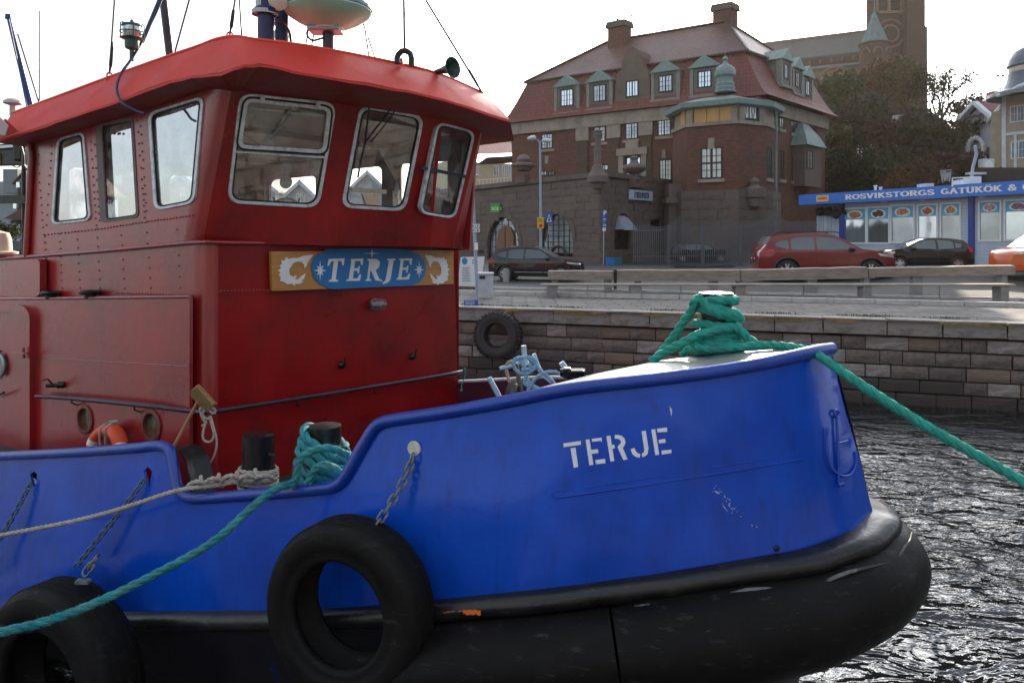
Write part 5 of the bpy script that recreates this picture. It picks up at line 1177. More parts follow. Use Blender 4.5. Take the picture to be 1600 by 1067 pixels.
for zb, h, kd in courses:
    s = -3.2+R.uniform(0, .4)
    while s < 17:
        L = R.uniform(.85, 1.5) if kd == 'c' else R.uniform(.42, .86); c0 = Vector((QX, yq(QX), 0))+QT*(s+L/2); c0.z = zb+h/2
        lst = BC if kd == 'c' else (BW if kd == 'w' else (BM+BW+BW if kd == 'm' else BM))
        o = bpy.data.objects.new('stone_block', R.choice(lst)); COL.objects.link(o); cp_ = kd == 'c'; o.location = c0-QN*(.08 if cp_ else .2)+QN*.03*R.uniform(-.6, 1)+Vector((0, 0, .03 if cp_ else 0)); o.scale = (L-R.uniform(.012, .035), .8 if cp_ else .4, h-R.uniform(.01, .03)); o.rotation_euler = (R.uniform(-.02, .02), R.uniform(-.012, .012), ang+R.uniform(-.012, .012)); parent_to(o, qw)
        s += L
m = MB()
for d0 in (-60, 17.9):
    c0 = Vector((QX, yq(QX), 0)); L = 56.5 if d0 < 0 else 46; m.box(c0+QT*(d0+L/2)-QN*.1+Vector((0, 0, QZ/2-.01)), (L, .4, QZ), QT, -QN)
m.build('plain_wall', GRAN, qw)
# lichen and weeds on the coping
m = MB()
for i in range(900):
    s = R.choice([0.3, 1.3, 2.6, 5.2, 7.6, 9.4, 9.8, 11.2])+R.gauss(0, .25); c0 = Vector((QX, yq(QX), QZ+.0))+QT*s-QN*(.8+R.uniform(-.05, .12)); a = R.uniform(0, 6.3); hgt = R.uniform(.02, .07)
    m.add([c0, c0+Vector((math.cos(a), math.sin(a), 0))*.02, c0+Vector((math.cos(a)*.03, math.sin(a)*.03, hgt))], [(0, 1, 2)])
tag(m.build('weeds', mat('weeds', (.06, .075, .025), rough=.8)), 'tufts of weeds growing along the coping stones', None, kind='stuff')
m = MB()
for i in range(16):
    s = R.uniform(1, 12); L = R.uniform(.3, .9); c0 = Vector((QX, yq(QX), QZ-.035))+QT*s+QN*.034
    pts = [(x*L, R.uniform(-.018, .012)-(.03 if R.random() < .3 else 0)) for x in [i/8 for i in range(9)]]
    m.loft([[c0+QT*a+Vector((0, 0, .03)) for a, b in pts], [c0+QT*a+Vector((0, 0, b)) for a, b in pts]])
m.build('lichen', mat('lichen_ochre', (.27, .19, .05), rough=.9, var=.4, vs=10), qw)['kind'] = 'stuff'
# tractor tyre on the quay wall
c = U(778, 524, yq((778-800)/1200*19.5)-.28-.0); t4 = tyre(c, QN+Vector((.05, 0, .08)), .56, .30, .40, 'big lugged tractor tyre hanging against the granite quay wall', tread=True, mt=mat('dry_tyre', (.035, .032, .03), rough=.8, var=.25, vs=6))

# ---------------------------------------------------------------- quay furniture
CONC = mat('concrete', (.26, .25, .24), rough=.85, var=.2, vs=4, bump=.006, bs=25)
TIMB = mat('weathered_timber', (.27, .225, .19), rough=.75, var=.25, vs=3, bump=.008, bs=12, stretch=(.5, 3, 3), col2=(.19, .15, .12), c2s=4, c2lo=.5, c2hi=.7)
def hpx(p, npx): return npx*p.y/F
# long bench: plank seat on concrete supports
a0, a1 = G(850, 464), G(1600, 472)
bench = thing('long_bench', 'long low plank bench on concrete supports along the quay', 'bench', G(1150, 468))
def bl_(px): t = (px-850)/750; y = lerp(464, 471.5, t); return G(px, y)
zs = lambda px: bl_(px).z+hpx(bl_(px), lerp(19, 26.5, (px-850)/750))
tops = []
for px in (845, 1160, 1355, 1581): q = bl_(px); tops.append(Vector((q.x, q.y, zs(px))))
m = MB()
for p_, q_ in zip(tops, tops[1:]):
    for off in (-.12, .06, .22):
        mm = MB(); mm.beam(p_+Vector((0, off, 0)), q_+Vector((0, off, 0))-(q_-p_).normalized()*.01, .15, .05); mm.build('seat_plank', TIMB, bench)
for px, w_ in ((862, 15), (993, 16), (1155, 15), (1352, 13), (1565, 12)):
    q = bl_(px); h = zs(px)-q.z; m = MB(); m.box(q+Vector((0, .05, h/2-.02)), (hpx(q, w_), .4, h-.03), taper=1.05); m.build('concrete_support', CONC, bench, bevel=.01)
for px in (918, 1064, 1256, 1468):
    q = bl_(px); h = zs(px)-q.z; m = MB(); m.beam(q+Vector((0, 0, 0)), q+Vector((0, 0, h-.03)), .025, .05); m.build('steel_leg', STEEL, bench)
# timber barrier behind it
bar = thing('timber_barrier', 'long squared timber barrier on short posts behind the bench', 'barrier', G(1200, 462))
def br_(px): t = (px-857)/725; q = G(px, lerp(455, 463, t)); return q
ys = [(857, 423, 436.5), (960, 422.5, 438), (1157, 420, 440), (1355, 417.5, 433.5), (1584, 414.5, 428.5)]
for (x0, t0, b0), (x1, t1_, b1_) in zip(ys, ys[1:]):
    pa, pb = br_(x0), br_(x1); za, zb_ = EYE+(HY-(t0+b0)/2)*pa.y/F, EYE+(HY-(t1_+b1_)/2)*pb.y/F; h = hpx(pa, (b0-t0))*.5+hpx(pb, (b1_-t1_))*.5
    A_, B_ = Vector((pa.x, pa.y, za)), Vector((pb.x, pb.y, zb_)); d_ = (B_-A_).normalized(); mm = MB(); rows = []
    k = 10
    for i in range(k+1):
        c0 = A_.lerp(B_-d_*.03, i/k); hh = h*.5*(1+R.uniform(-.07, .05)); ww = .17+R.uniform(-.01, .01); sd_ = Vector((-d_.y, d_.x, 0)).normalized()
        rows.append([c0+sd_*ww+Vector((0, 0, hh)), c0-sd_*ww+Vector((0, 0, hh*.9)), c0-sd_*ww*1.05+Vector((0, 0, -hh)), c0+sd_*ww-Vector((0, 0, hh))])
    mm.loft(rows, close=True); mm.add(rows[0], [(0, 1, 2, 3)]); mm.add(rows[-1], [(3, 2, 1, 0)]); mm.build('squared_timber', TIMB, bar)
for px, w_ in ((867, 9), (950, 11), (997, 8), (1115, 12), (1155, 8), (1268, 14), (1352, 9), (1432, 14), (1567, 8)):
    q = br_(px); zt_ = EYE+(HY-interp([(x, b) for x, t_, b in ys], px))*q.y/F; m = MB(); m.box(Vector((q.x, q.y+.03, (q.z+zt_)/2)), (hpx(q, w_), .25, zt_-q.z+.1)); m.build('post', CONC, bar)
q = br_(960); m = MB(); m.tube(catmull([Vector((q.x, q.y-.2, z)) for z in (q.z+.1, q.z+.3, q.z+.55, q.z+.72)]+[Vector((q.x, q.y+.2, q.z+.72))], 4), .05, 8); m.build('strap', GASK, bar, smooth=60)
# left furniture --------------------------------------------------
def std(px, py): return G(px, py)
q = std(733, 452); hp = F/q.y
ib = thing('information_board', 'white leaning information board with a blue round map beside the bin', 'sign', q)
PW = mat('board_white', (.72, .74, .75), rough=.45, var=.04)
m = MB(); pn = vplane((q.x, q.y), (q.x+1, q.y-.1))
def at(px, py, off=0): return UP(px, py, pn[0]+pn[1]*off, pn[1])
m.sheet([(720, 402), (757, 401), (750, 448), (715, 447)], [], at, back=-pn[1]*.06); m.build('panel', PW, ib)
m = MB(); m.sheet(ell(726, 408, 4.5, 5.5, 20), [], lambda x, y: at(x, y, .01), back=-pn[1]*.009); m.build('map_disc', mat('map_blue', (.02, .22, .42), rough=.5, var=.2, vs=3), ib)
m = MB()
for i in range(9):
    y = 418+i*2.6; m.sheet([(722, y), (722+R.uniform(8, 16), y-.2), (734, y+.6), (722, y+.7)], [], lambda x, y: at(x, y, .008), back=-pn[1]*.007)
for x, y in ((738, 406), (743, 404), (738, 410)): m.sheet([(x, y), (x+2.2, y), (x+1.8, y+2.4), (x, y+2.4)], [], lambda x, y: at(x, y, .008), back=-pn[1]*.007)
m.build('printed_text', mat('print_dark', (.08, .12, .18), rough=.6), ib)['kind'] = 'stuff'
m = MB(); m.box(q+Vector((.02, .25, .03)), (.85, .7, .12)); m.box(q+Vector((.02, .35, .1)), (.7, .5, .08)); m.build('plinth', mat('plinth_wood', (.13, .11, .09), rough=.8, var=.3, vs=6), ib)
q = std(759, 465); w_ = hpx(q, 25); h = hpx(q, 39); bn = thing('litter_bin', 'grey square litter bin with a slanted slot beside the information board', 'bin', q)
BING = mat('bin_grey', (.42, .46, .50), rough=.5, var=.15, vs=6)
m = MB(); m.box(q+Vector((0, 0, h*.46)), (w_*.92, w_*.8, h*.92), taper=.97); m.build('body', BING, bn, bevel=.01)
m = MB(); m.box(q+Vector((0, 0, h*.96)), (w_, w_*.9, h*.09)); m.build('lid', BING, bn, bevel=.01)
m = MB(); m.box(q+Vector((-w_*.2, -w_*.4, h*.82)), (w_*.36, .03, h*.12)); m.build('slot', GASK, bn)
q = std(791, 441); m = MB(); m.lathe([(hpx(q, 5), 0), (hpx(q, 5), hpx(q, 19)), (hpx(q, 4.3), hpx(q, 20.5)), (0, hpx(q, 21))], q, seg=16); tag(m.build('stone_bollard', CONC, smooth=40), 'short round concrete bollard in front of the black car', 'bollard')
# blue pole with small harbour signs
q = std(744, 462); pl = thing('sign_pole', 'leaning pale blue pole with four small square signs left of the arch door', 'sign pole', q); kY = q.y
PBL = mat('pole_blue', (.28, .36, .46), rough=.5)
m = MB(); m.tube([U(746, 464, kY), U(738, 290, kY)], .055, 10); m.build('pole', PBL, pl, smooth=60)
for (x, y, c_) in ((738.5, 353, (.02, .05, .4)), (746.5, 353, (.02, .25, .12)), (738.5, 360, (.02, .03, .08)), (746.5, 360, (.35, .02, .03))):
    m = MB(); m.box(U(x, y, kY-.08), (.12, .02, .11)); s_ = m.build('sign_plate', WHITE, pl); m = MB(); m.box(U(x, y, kY-.095), (.055, .006, .06)); m.build('symbol', mat('sym%d' % int(x+y), c_, rough=.5), s_)
m = MB(); m.box(U(744, 385, kY-.08), (.11, .02, .22)); m.build('number_plate', WHITE, pl); m = MB(); m.box(U(752, 393, kY-.05), (.16, .02, .10)); m.build('dark_plate', GASK, pl)
q = std(736, 478); m = MB(); m.box(q+Vector((0, 0, hpx(q, 5))), (hpx(q, 22), .02, hpx(q, 9))); b_ = m.build('blue_arrow_sign', mat('sign_blue', (.01, .10, .42), rough=.4)); tag(b_, 'small blue text sign standing low at the quay edge', 'sign')
m = MB(); m.box(q+Vector((0, 0, 0)), (.04, .03, .1)); m.build('foot', STEEL, b_)
letters('WAHLS', q+Vector((-.16, -.012, .12)), Vector((1, 0, 0)), Vector((0, 0, 1)), .035, Vector((0, -1, 0)), WHITE, b_, depth=.003) if 0 else None
m = MB()
for r_ in range(3):
    for k in range(5): m.box(q+Vector((-.13+k*.05+R.uniform(-.005, .005), -.014, hpx(q, 5)+.035-r_*.035)), (.035, .004, .014))
m.build('small_lettering', WHITE, b_)['kind'] = 'stuff'
# street lamp
q = std(845.5, 418); kY = q.y
sl = thing('street_lamp', 'blue-grey street lamp post with two lamp heads in front of the brick building', 'street lamp', q)
m = MB(); m.tube([q, U(843.8, 222, kY)], [.085, .055], 12); m.tube(catmull([U(843.8, 225, kY), U(840, 219, kY), U(833, 217, kY)], 4), .035, 8); m.tube(catmull([U(843.8, 222, kY), U(848, 220.5, kY), U(854, 220, kY)], 4), .03, 8); m.build('post', PBL, sl, smooth=60)
for x, y, s in ((831, 216, -1), (854, 220, 1)):
    m = MB(); m.lathe([(0, -.26), (.08, -.2), (.13, 0), (.11, .18), (0, .24)], U(x, y, kY), (1, 0, -.15*s), 14); m.build('lamp_head', mat('lamp_shell', (.55, .57, .58), rough=.4, metal=.3), sl, smooth=60)
# yellow and blue road signs on that post
YEL = mat('sign_yellow', (.75, .42, .02), rough=.5); SBL = mat('road_sign_blue', (.01, .10, .45), rough=.4)
m = MB(); m.box(U(844.5, 348.5, kY-.12), (hpx(q, 10), .03, hpx(q, 17))); yp = m.build('yellow_sign', YEL); tag(yp, 'yellow notice sign with a red round symbol on the lamp post', 'sign')
m = MB(); m.lathe([(0, .01), (hpx(q, 3), .01), (hpx(q, 3), 0)], U(845, 353, kY-.135), (0, -1, 0), 16); m.build('red_disc', mat('sym_red', (.45, .02, .02), rough=.5), yp)
m = MB(); 
for yy in (343, 346): m.box(U(844.5, yy, kY-.14), (hpx(q, 7), .005, hpx(q, 1)))
m.build('black_line', GASK, yp)['kind'] = 'stuff'
m = MB(); m.box(U(858, 341, kY-.12), (hpx(q, 10), .03, hpx(q, 16))); cs = m.build('crossing_sign', SBL); tag(cs, 'blue pedestrian crossing sign right of the yellow sign', 'sign')
m = MB(); m.prism([U(858, 334.5, kY-.14), U(862, 347, kY-.14), U(854, 347, kY-.14)], (0, .01, 0)); tri = m.build('white_triangle', WHITE, cs)
m = MB(); m.tube([U(858, 338, kY-.15), U(858, 342, kY-.15), U(856.5, 346, kY-.15)], .03, 5); m.tube([U(858, 342, kY-.15), U(859.7, 346, kY-.15)], .025, 5); m.build('walker', GASK, tri)
m = MB(); m.beam(U(845, 341, kY-.1), U(853, 341, kY-.1), .02); m.build('bracket', STEEL, cs)
m = MB(); m.tube([U(857.5, 349, kY-.1), U(857, 366, kY-.1)], .02, 6); m.build('tail_pole', STEEL, cs)
# parking sign
q = std(943, 414); kY = q.y; ps = thing('parking_sign', 'tall grey pole with blue P parking plates at the corner of the granite wall', 'sign', q)
m = MB(); m.tube([q, U(943.5, 328, kY)], .045, 8); m.build('pole', STEEL, ps, smooth=60)
for i, (y, h_) in enumerate(((333, 10), (343, 8), (352, 8))):
    m = MB(); m.box(U(944.5, y, kY-.07), (hpx(q, 6.5), .02, hpx(q, h_))); s_ = m.build('blue_plate', SBL, ps)
    if i == 0: letters('P', U(942.7, 336.5, kY-.09), Vector((1, 0, 0)), Vector((0, 0, 1)), hpx(q, 7), Vector((0, -1, 0)), WHITE, s_, wt=.2)
    else:
        m = MB(); m.box(U(944.5, y-1, kY-.085), (hpx(q, 4), .004, hpx(q, .8))); m.box(U(944.5, y+1.2, kY-.085), (hpx(q, 4), .004, hpx(q, .7))); m.build('text_line', WHITE, s_)['kind'] = 'stuff'
m = MB(); m.box(U(944, 358.5, kY-.07), (hpx(q, 5), .02, hpx(q, 5))); m.build('white_plate', WHITE, ps)
# blue crates against the wall
for px, lab, c_ in ((953, 'bright blue plastic crate at the foot of the parking sign', (.01, .18, .50)), (965, 'darker teal plastic crate right of the bright blue one', (.02, .12, .20))):
    q = std(px, 414); w_ = hpx(q, 12); h = hpx(q, 12); cb = thing('plastic_crate', lab, 'crate', q, group='crates at the corner'); mt_ = mat('crate%d' % px, c_, rough=.5)
    m = MB(); m.box(q+Vector((0, 0, h*.48)), (w_, w_*.8, h*.96), taper=1.08); m.build('body', mt_, cb, bevel=.02)
    m = MB(); m.box(q+Vector((0, 0, h*.93)), (w_*1.14, w_*.95, h*.1)); m.build('rim', mt_, cb)
# ================================================================ buildings
BRK = mat('red_brick', (.19, .066, .042), rough=.85, var=.22, vs=.9, bump=.01, bs=8, col2=(.11, .05, .036), pattern='brick', psc=.32, pcol=(.10, .075, .06))
BRK2 = mat('brown_brick', (.125, .075, .045), rough=.85, var=.22, vs=.9, bump=.01, bs=8, col2=(.09, .06, .036), pattern='brick', psc=.32, pcol=(.09, .075, .06))
SAND = mat('sandstone', (.30, .25, .20), rough=.8, var=.18, vs=1.2, bump=.01, bs=6, col2=(.23, .19, .155), c2s=1)
TILE = mat('roof_tiles', (.22, .062, .045), rough=.6, var=.2, vs=.7, bump=.01, bs=10, col2=(.16, .05, .04), pattern='tile', psc=.36, pcol=(.07, .025, .02))
TILE2 = mat('upper_roof_tiles', (.16, .062, .05), rough=.42, var=.25, vs=.5, bump=.02, bs=10, col2=(.11, .05, .042), pattern='tile', psc=.42, pcol=(.04, .02, .018))
COPP = mat('copper_green', (.20, .28, .26), rough=.55, var=.25, vs=2, bump=.01, bs=8, col2=(.12, .20, .19), c2s=2)
BGRAN = mat('brown_granite', (.135, .102, .086), rough=.85, var=.3, vs=1.1, bump=.02, bs=5, col2=(.085, .068, .06), c2s=1)
BGRAN2 = mat('brown_granite_light', (.14, .105, .088), rough=.85, var=.2, vs=1.1, bump=.02, bs=5)
PANE = mat('far_pane', (.62, .70, .76), rough=.06, metal=.85, var=.12, vs=.6, bump=.002, bs=1.5)
PANED = mat('far_pane_dim', (.35, .40, .43), rough=.1, metal=.8, var=.3, vs=.7, bump=.004, bs=1.2)
PANEC = mat('far_pane_curtain', (.50, .52, .50), rough=.25, metal=.3, var=.3, vs=1.2, stretch=(3, 3, .3)); WFR = mat('window_brown', (.035, .02, .015), rough=.6); WWH = mat('window_white', (.6, .6, .6), rough=.5)
ZE = Vector((0, 0, 1))
class Wall:
    """vertical facade through two plan points; u runs from a to b"""
    def __init__(s, a, b):
        s.a = Vector((a[0], a[1], 0)); s.b = Vector((b[0], b[1], 0)); s.t = (s.b-s.a).normalized(); s.L = (s.b-s.a).length
        n = Vector((s.t.y, -s.t.x, 0)); s.n = n if n.dot(O-s.a) > 0 else -n
    def uv(s, px, py): p = UP(px, py, s.a, s.n); return (p-s.a).dot(s.t), p.z
    def P(s, u, z, off=0): return s.a+s.t*u+s.n*off+Vector((0, 0, z))
    def rect(s, px, py, w, h):
        u0, _ = s.uv(px-w/2, py); u1, _ = s.uv(px+w/2, py); _, z1 = s.uv(px, py-h/2); _, z0 = s.uv(px, py+h/2)
        return min(u0, u1), max(u0, u1), z0, z1
    def box(s, mb, u0, u1, z0, z1, o0, o1): mb.box(s.P((u0+u1)/2, (z0+z1)/2, (o0+o1)/2), (u1-u0, abs(o1-o0), z1-z0), s.t, s.n, ZE)
def bwindow(W, r, parent, cols=2, rows=4, fm=None, pm_=None, bar=.05, proud=.04, mull=None, sill=None, nm='window'):
    u0, u1, z0, z1 = r; m = MB(); fw = .09
    for a in ((u0, u0+fw, z0, z1), (u1-fw, u1, z0, z1), (u0+fw, u1-fw, z0, z0+fw), (u0+fw, u1-fw, z1-fw, z1)): W.box(m, *a, -.05, proud)
    f = m.build(nm, fm or WFR, parent)
    m = MB(); W.box(m, u0+fw*.5, u1-fw*.5, z0+fw*.5, z1-fw*.5, -.06, -.0+.008); m.build('pane', pm_ or R.choice([PANE, PANE, PANED, PANEC]), f)
    m = MB(); k = 0
    for i in range(1, cols*2):
        u = lerp(u0+fw, u1-fw, i/(cols*2)); bw = bar*(1.6 if i == cols else .55)
        if cols*2 > 1: W.box(m, u-bw/2, u+bw/2, z0+fw, z1-fw, .0, proud*.8)
    for i in range(1, rows):
        z = lerp(z0+fw, z1-fw, i/rows); bw = bar*(1.3 if (mull and i == mull) else .5); W.box(m, u0+fw, u1-fw, z-bw/2, z+bw/2, .0, proud*.7)
    m.build('glazing_bar', fm or WFR, f)['kind'] = 'stuff'
    if sill: m = MB(); W.box(m, u0-.15, u1+.15, z0-.22, z0-.02, 0, .12); m.build('sill', sill, f)
    return f
# ---- large brick house with mansard roof
Cc = (16.0, 50.0); uA = Vector((-.809, .588, 0)); uB = Vector((.68, .733, 0)); LA, LB = 19.8, 11.5
Lc = (Cc[0]+uA.x*LA, Cc[1]+uA.y*LA); Rc = (Cc[0]+uB.x*LB, Cc[1]+uB.y*LB); Bc = (Lc[0]+uB.x*LB, Lc[1]+uB.y*LB)
bh = thing('brick_house', 'big red brick house with tiled mansard roof, dormers and a corner bay', 'house', (*Cc, 1.8))
ZEV = EYE+9.2; ZBR = EYE+12.45; ZRG = EYE+15.6
WA, WB_ = Wall(Cc, Lc), Wall(Cc, Rc)
m = MB(); m.prism([Vector((*p, 1.0)) for p in (Cc, Rc, Bc, Lc)], (0, 0, ZEV-1.0)); m.build('brick_wall', BRK, bh, uv=True)
m = MB(); m.prism([Vector((p[0]+d[0]*.25, p[1]+d[1]*.25, ZEV-.95)) for p, d in ((Cc, (-.1, -1.3)), (Rc, (1.2, 0)), (Bc, (0, 1.2)), (Lc, (-1.2, -.1)))], (0, 0, .9)); m.build('cornice', SAND, bh)
cen = (Vector((*Cc, 0))+Vector((*Bc, 0)))/2
def ringz(z, grow):
    out = []
    for p in (Cc, Rc, Bc, Lc):
        v = Vector((*p, 0)); d = (v-cen); out.append(v+d.normalized()*grow*1.35+Vector((0, 0, z)))
    return out
rows = [ringz(ZEV-.02, .75), ringz(ZEV+.25, .45), ringz(ZEV+.7, .18), ringz(ZEV+1.6, -.25), ringz(ZBR, -.95)]
m = MB(); m.loft(rows, close=True); m.build('mansard_roof', TILE, bh, uv=True)
br_ring = ringz(ZBR-.02, -.75); br_in = ringz(ZBR+.05, -1.0)
ra = U(952, 72, 61.0); rb_ = U(1135, 38, 55.5); ra.z = rb_.z = ZRG
C_, R_c, B_c, L_c = [p.copy() for p in br_ring]
m = MB(); m.add([C_, R_c, B_c, L_c, ra, rb_], [(0, 5, 4, 3), (3, 4, 2), (2, 4, 5, 1), (1, 5, 0)]); m.build('upper_roof', TILE2, bh, uv=True)
m = MB()
for a, b in ((C_, R_c), (R_c, B_c), (B_c, L_c), (L_c, C_)): m.beam(a, b, .16, .12)
for a, b in ((ra, rb_), (C_, rb_), (L_c, ra), (R_c, rb_)): m.tube([a+Vector((0, 0, .03)), b+Vector((0, 0, .03))], .11, 6)
m.build('ridge_tiles', TILE2, bh)
for px, y0, y1, w_, Y, wide in ((968, 35, 74, 31, 60, 1.16), (1133, 8, 48, 32, 56, 1.16)):
    q = U(px, y1, Y); k = Y/F; zt_ = EYE+(HY-y0)*k; m = MB(); ch_t = uA
    m.box(Vector((q.x, q.y, (q.z-1.5+zt_)/2)), (w_*k*.92, 1.0, zt_-q.z+1.5), uA, uB); c_ = m.build('chimney', BRK, bh, uv=True)
    m = MB(); m.box(Vector((q.x, q.y, zt_-.25)), (w_*k*1.12, 1.3, .5), uA, uB, taper=.9); m.build('chimney_cap', BRK2, c_)
m = MB(); m.tube([U(965, 34, 60), U(965, 30, 60)], .12, 8); m.build('flue', DSTEEL, c_)
# dormers on the harbour side
def dormer(W, px, py, w, h, parent, off, pm_=None, deep=1.4, rt=COPP, cols=2):
    W2 = Wall((W.a+W.n*(-off))[:2], (W.b+W.n*(-off))[:2]); r = W2.rect(px, py, w, h); u0, u1, z0, z1 = r
    m = MB(); W2.box(m, u0-.45, u1+.45, z0-.4, z1+.25, -deep, -.02); d = m.build('dormer', mat('dormer_cheek', (.12, .13, .11), rough=.6, var=.25, vs=2), parent)
    m = MB()
    for a, b in ((u0-.55, u0-.3), (u1+.3, u1+.55)): W2.box(m, a, b, z0-.55, z1+.3, -.3, .06)
    W2.box(m, u0-.6, u1+.6, z0-.62, z0-.45, -.3, .16); m.build('dormer_frame', mat('dormer_trim', (.20, .20, .17), rough=.6), d)
    um = (u0+u1)/2; A_ = [W2.P(u0-.65, z1+.22, .2), W2.P(u1+.65, z1+.22, .2), W2.P(um, z1+1.05, .2)]
    m = MB(); m.prism(A_, W2.n*-(deep+.3)); m.build('dormer_roof', rt, d)
    bwindow(W2, r, parent, cols, 3, pm_=pm_)
    return d
for px, py, w, h in ((886, 153, 20, 27), (937, 146, 20, 27), (1040, 131, 22, 27), (1101, 124, 22, 27)): dormer(WA, px, py, w, h, bh, -.12)
# central stone gable dormer
W2 = Wall((WA.a+WA.n*.12)[:2], (WA.b+WA.n*.12)[:2]); u0, u1, z0, z1 = W2.rect(988, 139, 20, 26)
um = (u0+u1)/2; zb_ = z0-.6
g = [(-1.5, 0), (1.5, 0), (1.5, 1.6), (1.35, 2.4), (.95, 2.9), (.9, 3.5), (.6, 4.1), (0, 4.5), (-.6, 4.1), (-.9, 3.5), (-.95, 2.9), (-1.35, 2.4), (-1.5, 1.6)]
m = MB(); m.prism([W2.P(um+a*.92, zb_+b*.95, 0) for a, b in g], -W2.n*1.8); m.build('stone_gable', BGRAN2, bh)
bwindow(W2, (u0, u1, z0, z1), bh, 2, 1, proud=.05)
# facade windows
for px, py, w, h, rws in ((855, 221, 18, 24, 4), (937, 210, 19, 25, 4), (987, 205, 20, 26, 4), (1038, 199, 21, 27, 4), (850, 271, 10, 8, 2), (862, 271, 10, 8, 2), (1040, 266, 20, 34, 4), (945, 262, 12, 10, 1)):
    bwindow(WA, WA.rect(px, py, w, h), bh, 2, rws, sill=SAND if h > 12 else None)
r = WA.rect(990, 262, 24, 34); bwindow(WA, r, bh, 2, 3)
m = MB(); u0, u1, z0, z1 = r; WA.box(m, u0-.5, u0-.1, z0, z1+.5, 0, .25); WA.box(m, u1+.1, u1+.5, z0, z1+.5, 0, .25); WA.box(m, u0-.6, u1+.6, z1+.1, z1+.6, 0, .35); WA.box(m, (u0+u1)/2-.5, (u0+u1)/2+.5, z1+.6, z1+1.1, 0, .3); m.build('stone_surround', SAND, bh)
m = MB()
for px in (911, 960, 1010): # corbel blocks below the cornice
    u, _ = WA.uv(px, 190); z = WA.uv(px, 198)[1]; mm = MB(); WA.box(mm, u-.55, u+.55, ZEV-1.9, ZEV-.95, 0, .18); mm.build('stone_pilaster_cap', SAND, bh); mm = MB(); WA.box(mm, u-.45, u+.45, 5, ZEV-1.9, 0, .1); mm.build('brick_pilaster', BRK2, bh, uv=True)
for px, py in ((855, 250), (1038, 241), (1037, 172)):
    u, z = WA.uv(px, py); mm = MB(); WA.box(mm, u-.15, u+.15, z-.3, z+.3, 0, .1); mm.build('keystone', SAND, bh)
# right-hand facade
for px, py, w, h in ((1221, 185, 7, 34), (1240, 193, 9, 31), (1257, 204, 8, 31), (1273, 212, 5, 28), (1222, 258, 6, 45), (1243, 264, 10, 38)):
    bwindow(WB_, WB_.rect(px, py, w, h), bh, 1 if w < 8 else 2, 4, pm_=PANED, sill=SAND)
u0, u1, z0, z1 = WB_.rect(1251, 262, 26, 62)     # oriel with copper cap
m = MB(); WB_.box(m, u0, u1, z0, z1, -.1, .9); orl = m.build('oriel', BGRAN2, bh)
m = MB(); a = [WB_.P(u0-.3, z1, -.2), WB_.P(u1+.3, z1, -.2), WB_.P(u1+.3, z1, 1.2), WB_.P(u0-.3, z1, 1.2)]; tp = [WB_.P((u0+u1)/2-.5, z1+1.7, 0), WB_.P((u0+u1)/2+.5, z1+1.7, 0), WB_.P((u0+u1)/2+.5, z1+1.7, .3), WB_.P((u0+u1)/2-.5, z1+1.7, .3)]
md = [p.lerp(q, .35)+Vector((0, 0, .15)) for p, q in zip(a, tp)]; m.loft([a, md, tp], close=True); m.add(tp, [(0, 1, 2, 3)]); m.build('oriel_roof', COPP, orl)
Wo = Wall(WB_.P(u0, 0, .92)[:2], WB_.P(u1, 0, .92)[:2]); bwindow(Wo, (.25, Wo.L*.45, z0+1.2, z1-.3), bh, 1, 4, pm_=PANE)
for px, py in ((1228, 112), (1246, 125), (1262, 138)): dormer(WB_, px, py, 6, 24, bh, -.05, cols=1, deep=1.4)
m = MB(); 
p_ = U(1213, 160, 48.6); m.tube([p_, Vector((p_.x, p_.y, 2))], .07, 8);  m.build('drainpipe', COPP, bh, smooth=60)
# corner bay tower
bp = [(1051, 50.8), (1073, 48.0), (1152, 46.3), (1198, 47.6), (1213, 49.4)]
bay2 = [((px-CX)/F*Y, Y) for px, Y in bp]
ztop = EYE+(HY-165)/F*46.3; zmid = EYE+(HY-193)/F*46.3
bay = bh
inner = [(bay2[-1][0]+.5, bay2[-1][1]+4), (bay2[0][0]+2, bay2[0][1]+5)]
m = MB(); m.prism([Vector((*p, 1.0)) for p in bay2+inner], (0, 0, zmid-1.0)); m.build('bay_brick', BRK, bay, uv=True)
def grow(pts, g): c_ = Vector((sum(p[0] for p in pts)/len(pts), sum(p[1] for p in pts)/len(pts))); return [tuple(Vector(p)+(Vector(p)-c_).normalized()*g) for p in pts]
m = MB(); m.prism([Vector((*p, zmid)) for p in grow(bay2+inner, .12)], (0, 0, .22)); m.build('stone_band', SAND, bay)
m = MB(); m.prism([Vector((*p, zmid+.22)) for p in grow(bay2+inner, -.12)], (0, 0, ztop-zmid-.22)); m.build('bay_attic', SAND, bay)
m = MB(); m.loft([[Vector((*p, ztop)) for p in grow(bay2+inner, .1)], [Vector((*p, ztop+.08)) for p in grow(bay2+inner, .5)], [Vector((*p, ztop+.38)) for p in grow(bay2+inner, .55)], [Vector((*p, ztop+.6)) for p in grow(bay2+inner, -.3)], [Vector((*p, ztop+.9)) for p in grow(bay2+inner, -1.5)]], close=True); m.build('copper_cornice', COPP, bay)
Wb1, Wb2, Wb0, Wb3 = Wall(bay2[1], bay2[2]), Wall(bay2[2], bay2[3]), Wall(bay2[0], bay2[1]), Wall(bay2[3], bay2[4])
OCH = mat('ochre_board', (.52, .30, .12), rough=.7, var=.12, vs=2, stretch=(1, 1, .3))
for px in (1094, 1114, 1134):
    u0, u1, z0, z1 = Wb1.rect(px, 180-(px-1114)*.09, 19, 30); m = MB(); Wb1.box(m, u0, u1, z0, z1, -.15, -.03); m.build('boarded_opening', OCH, bay)
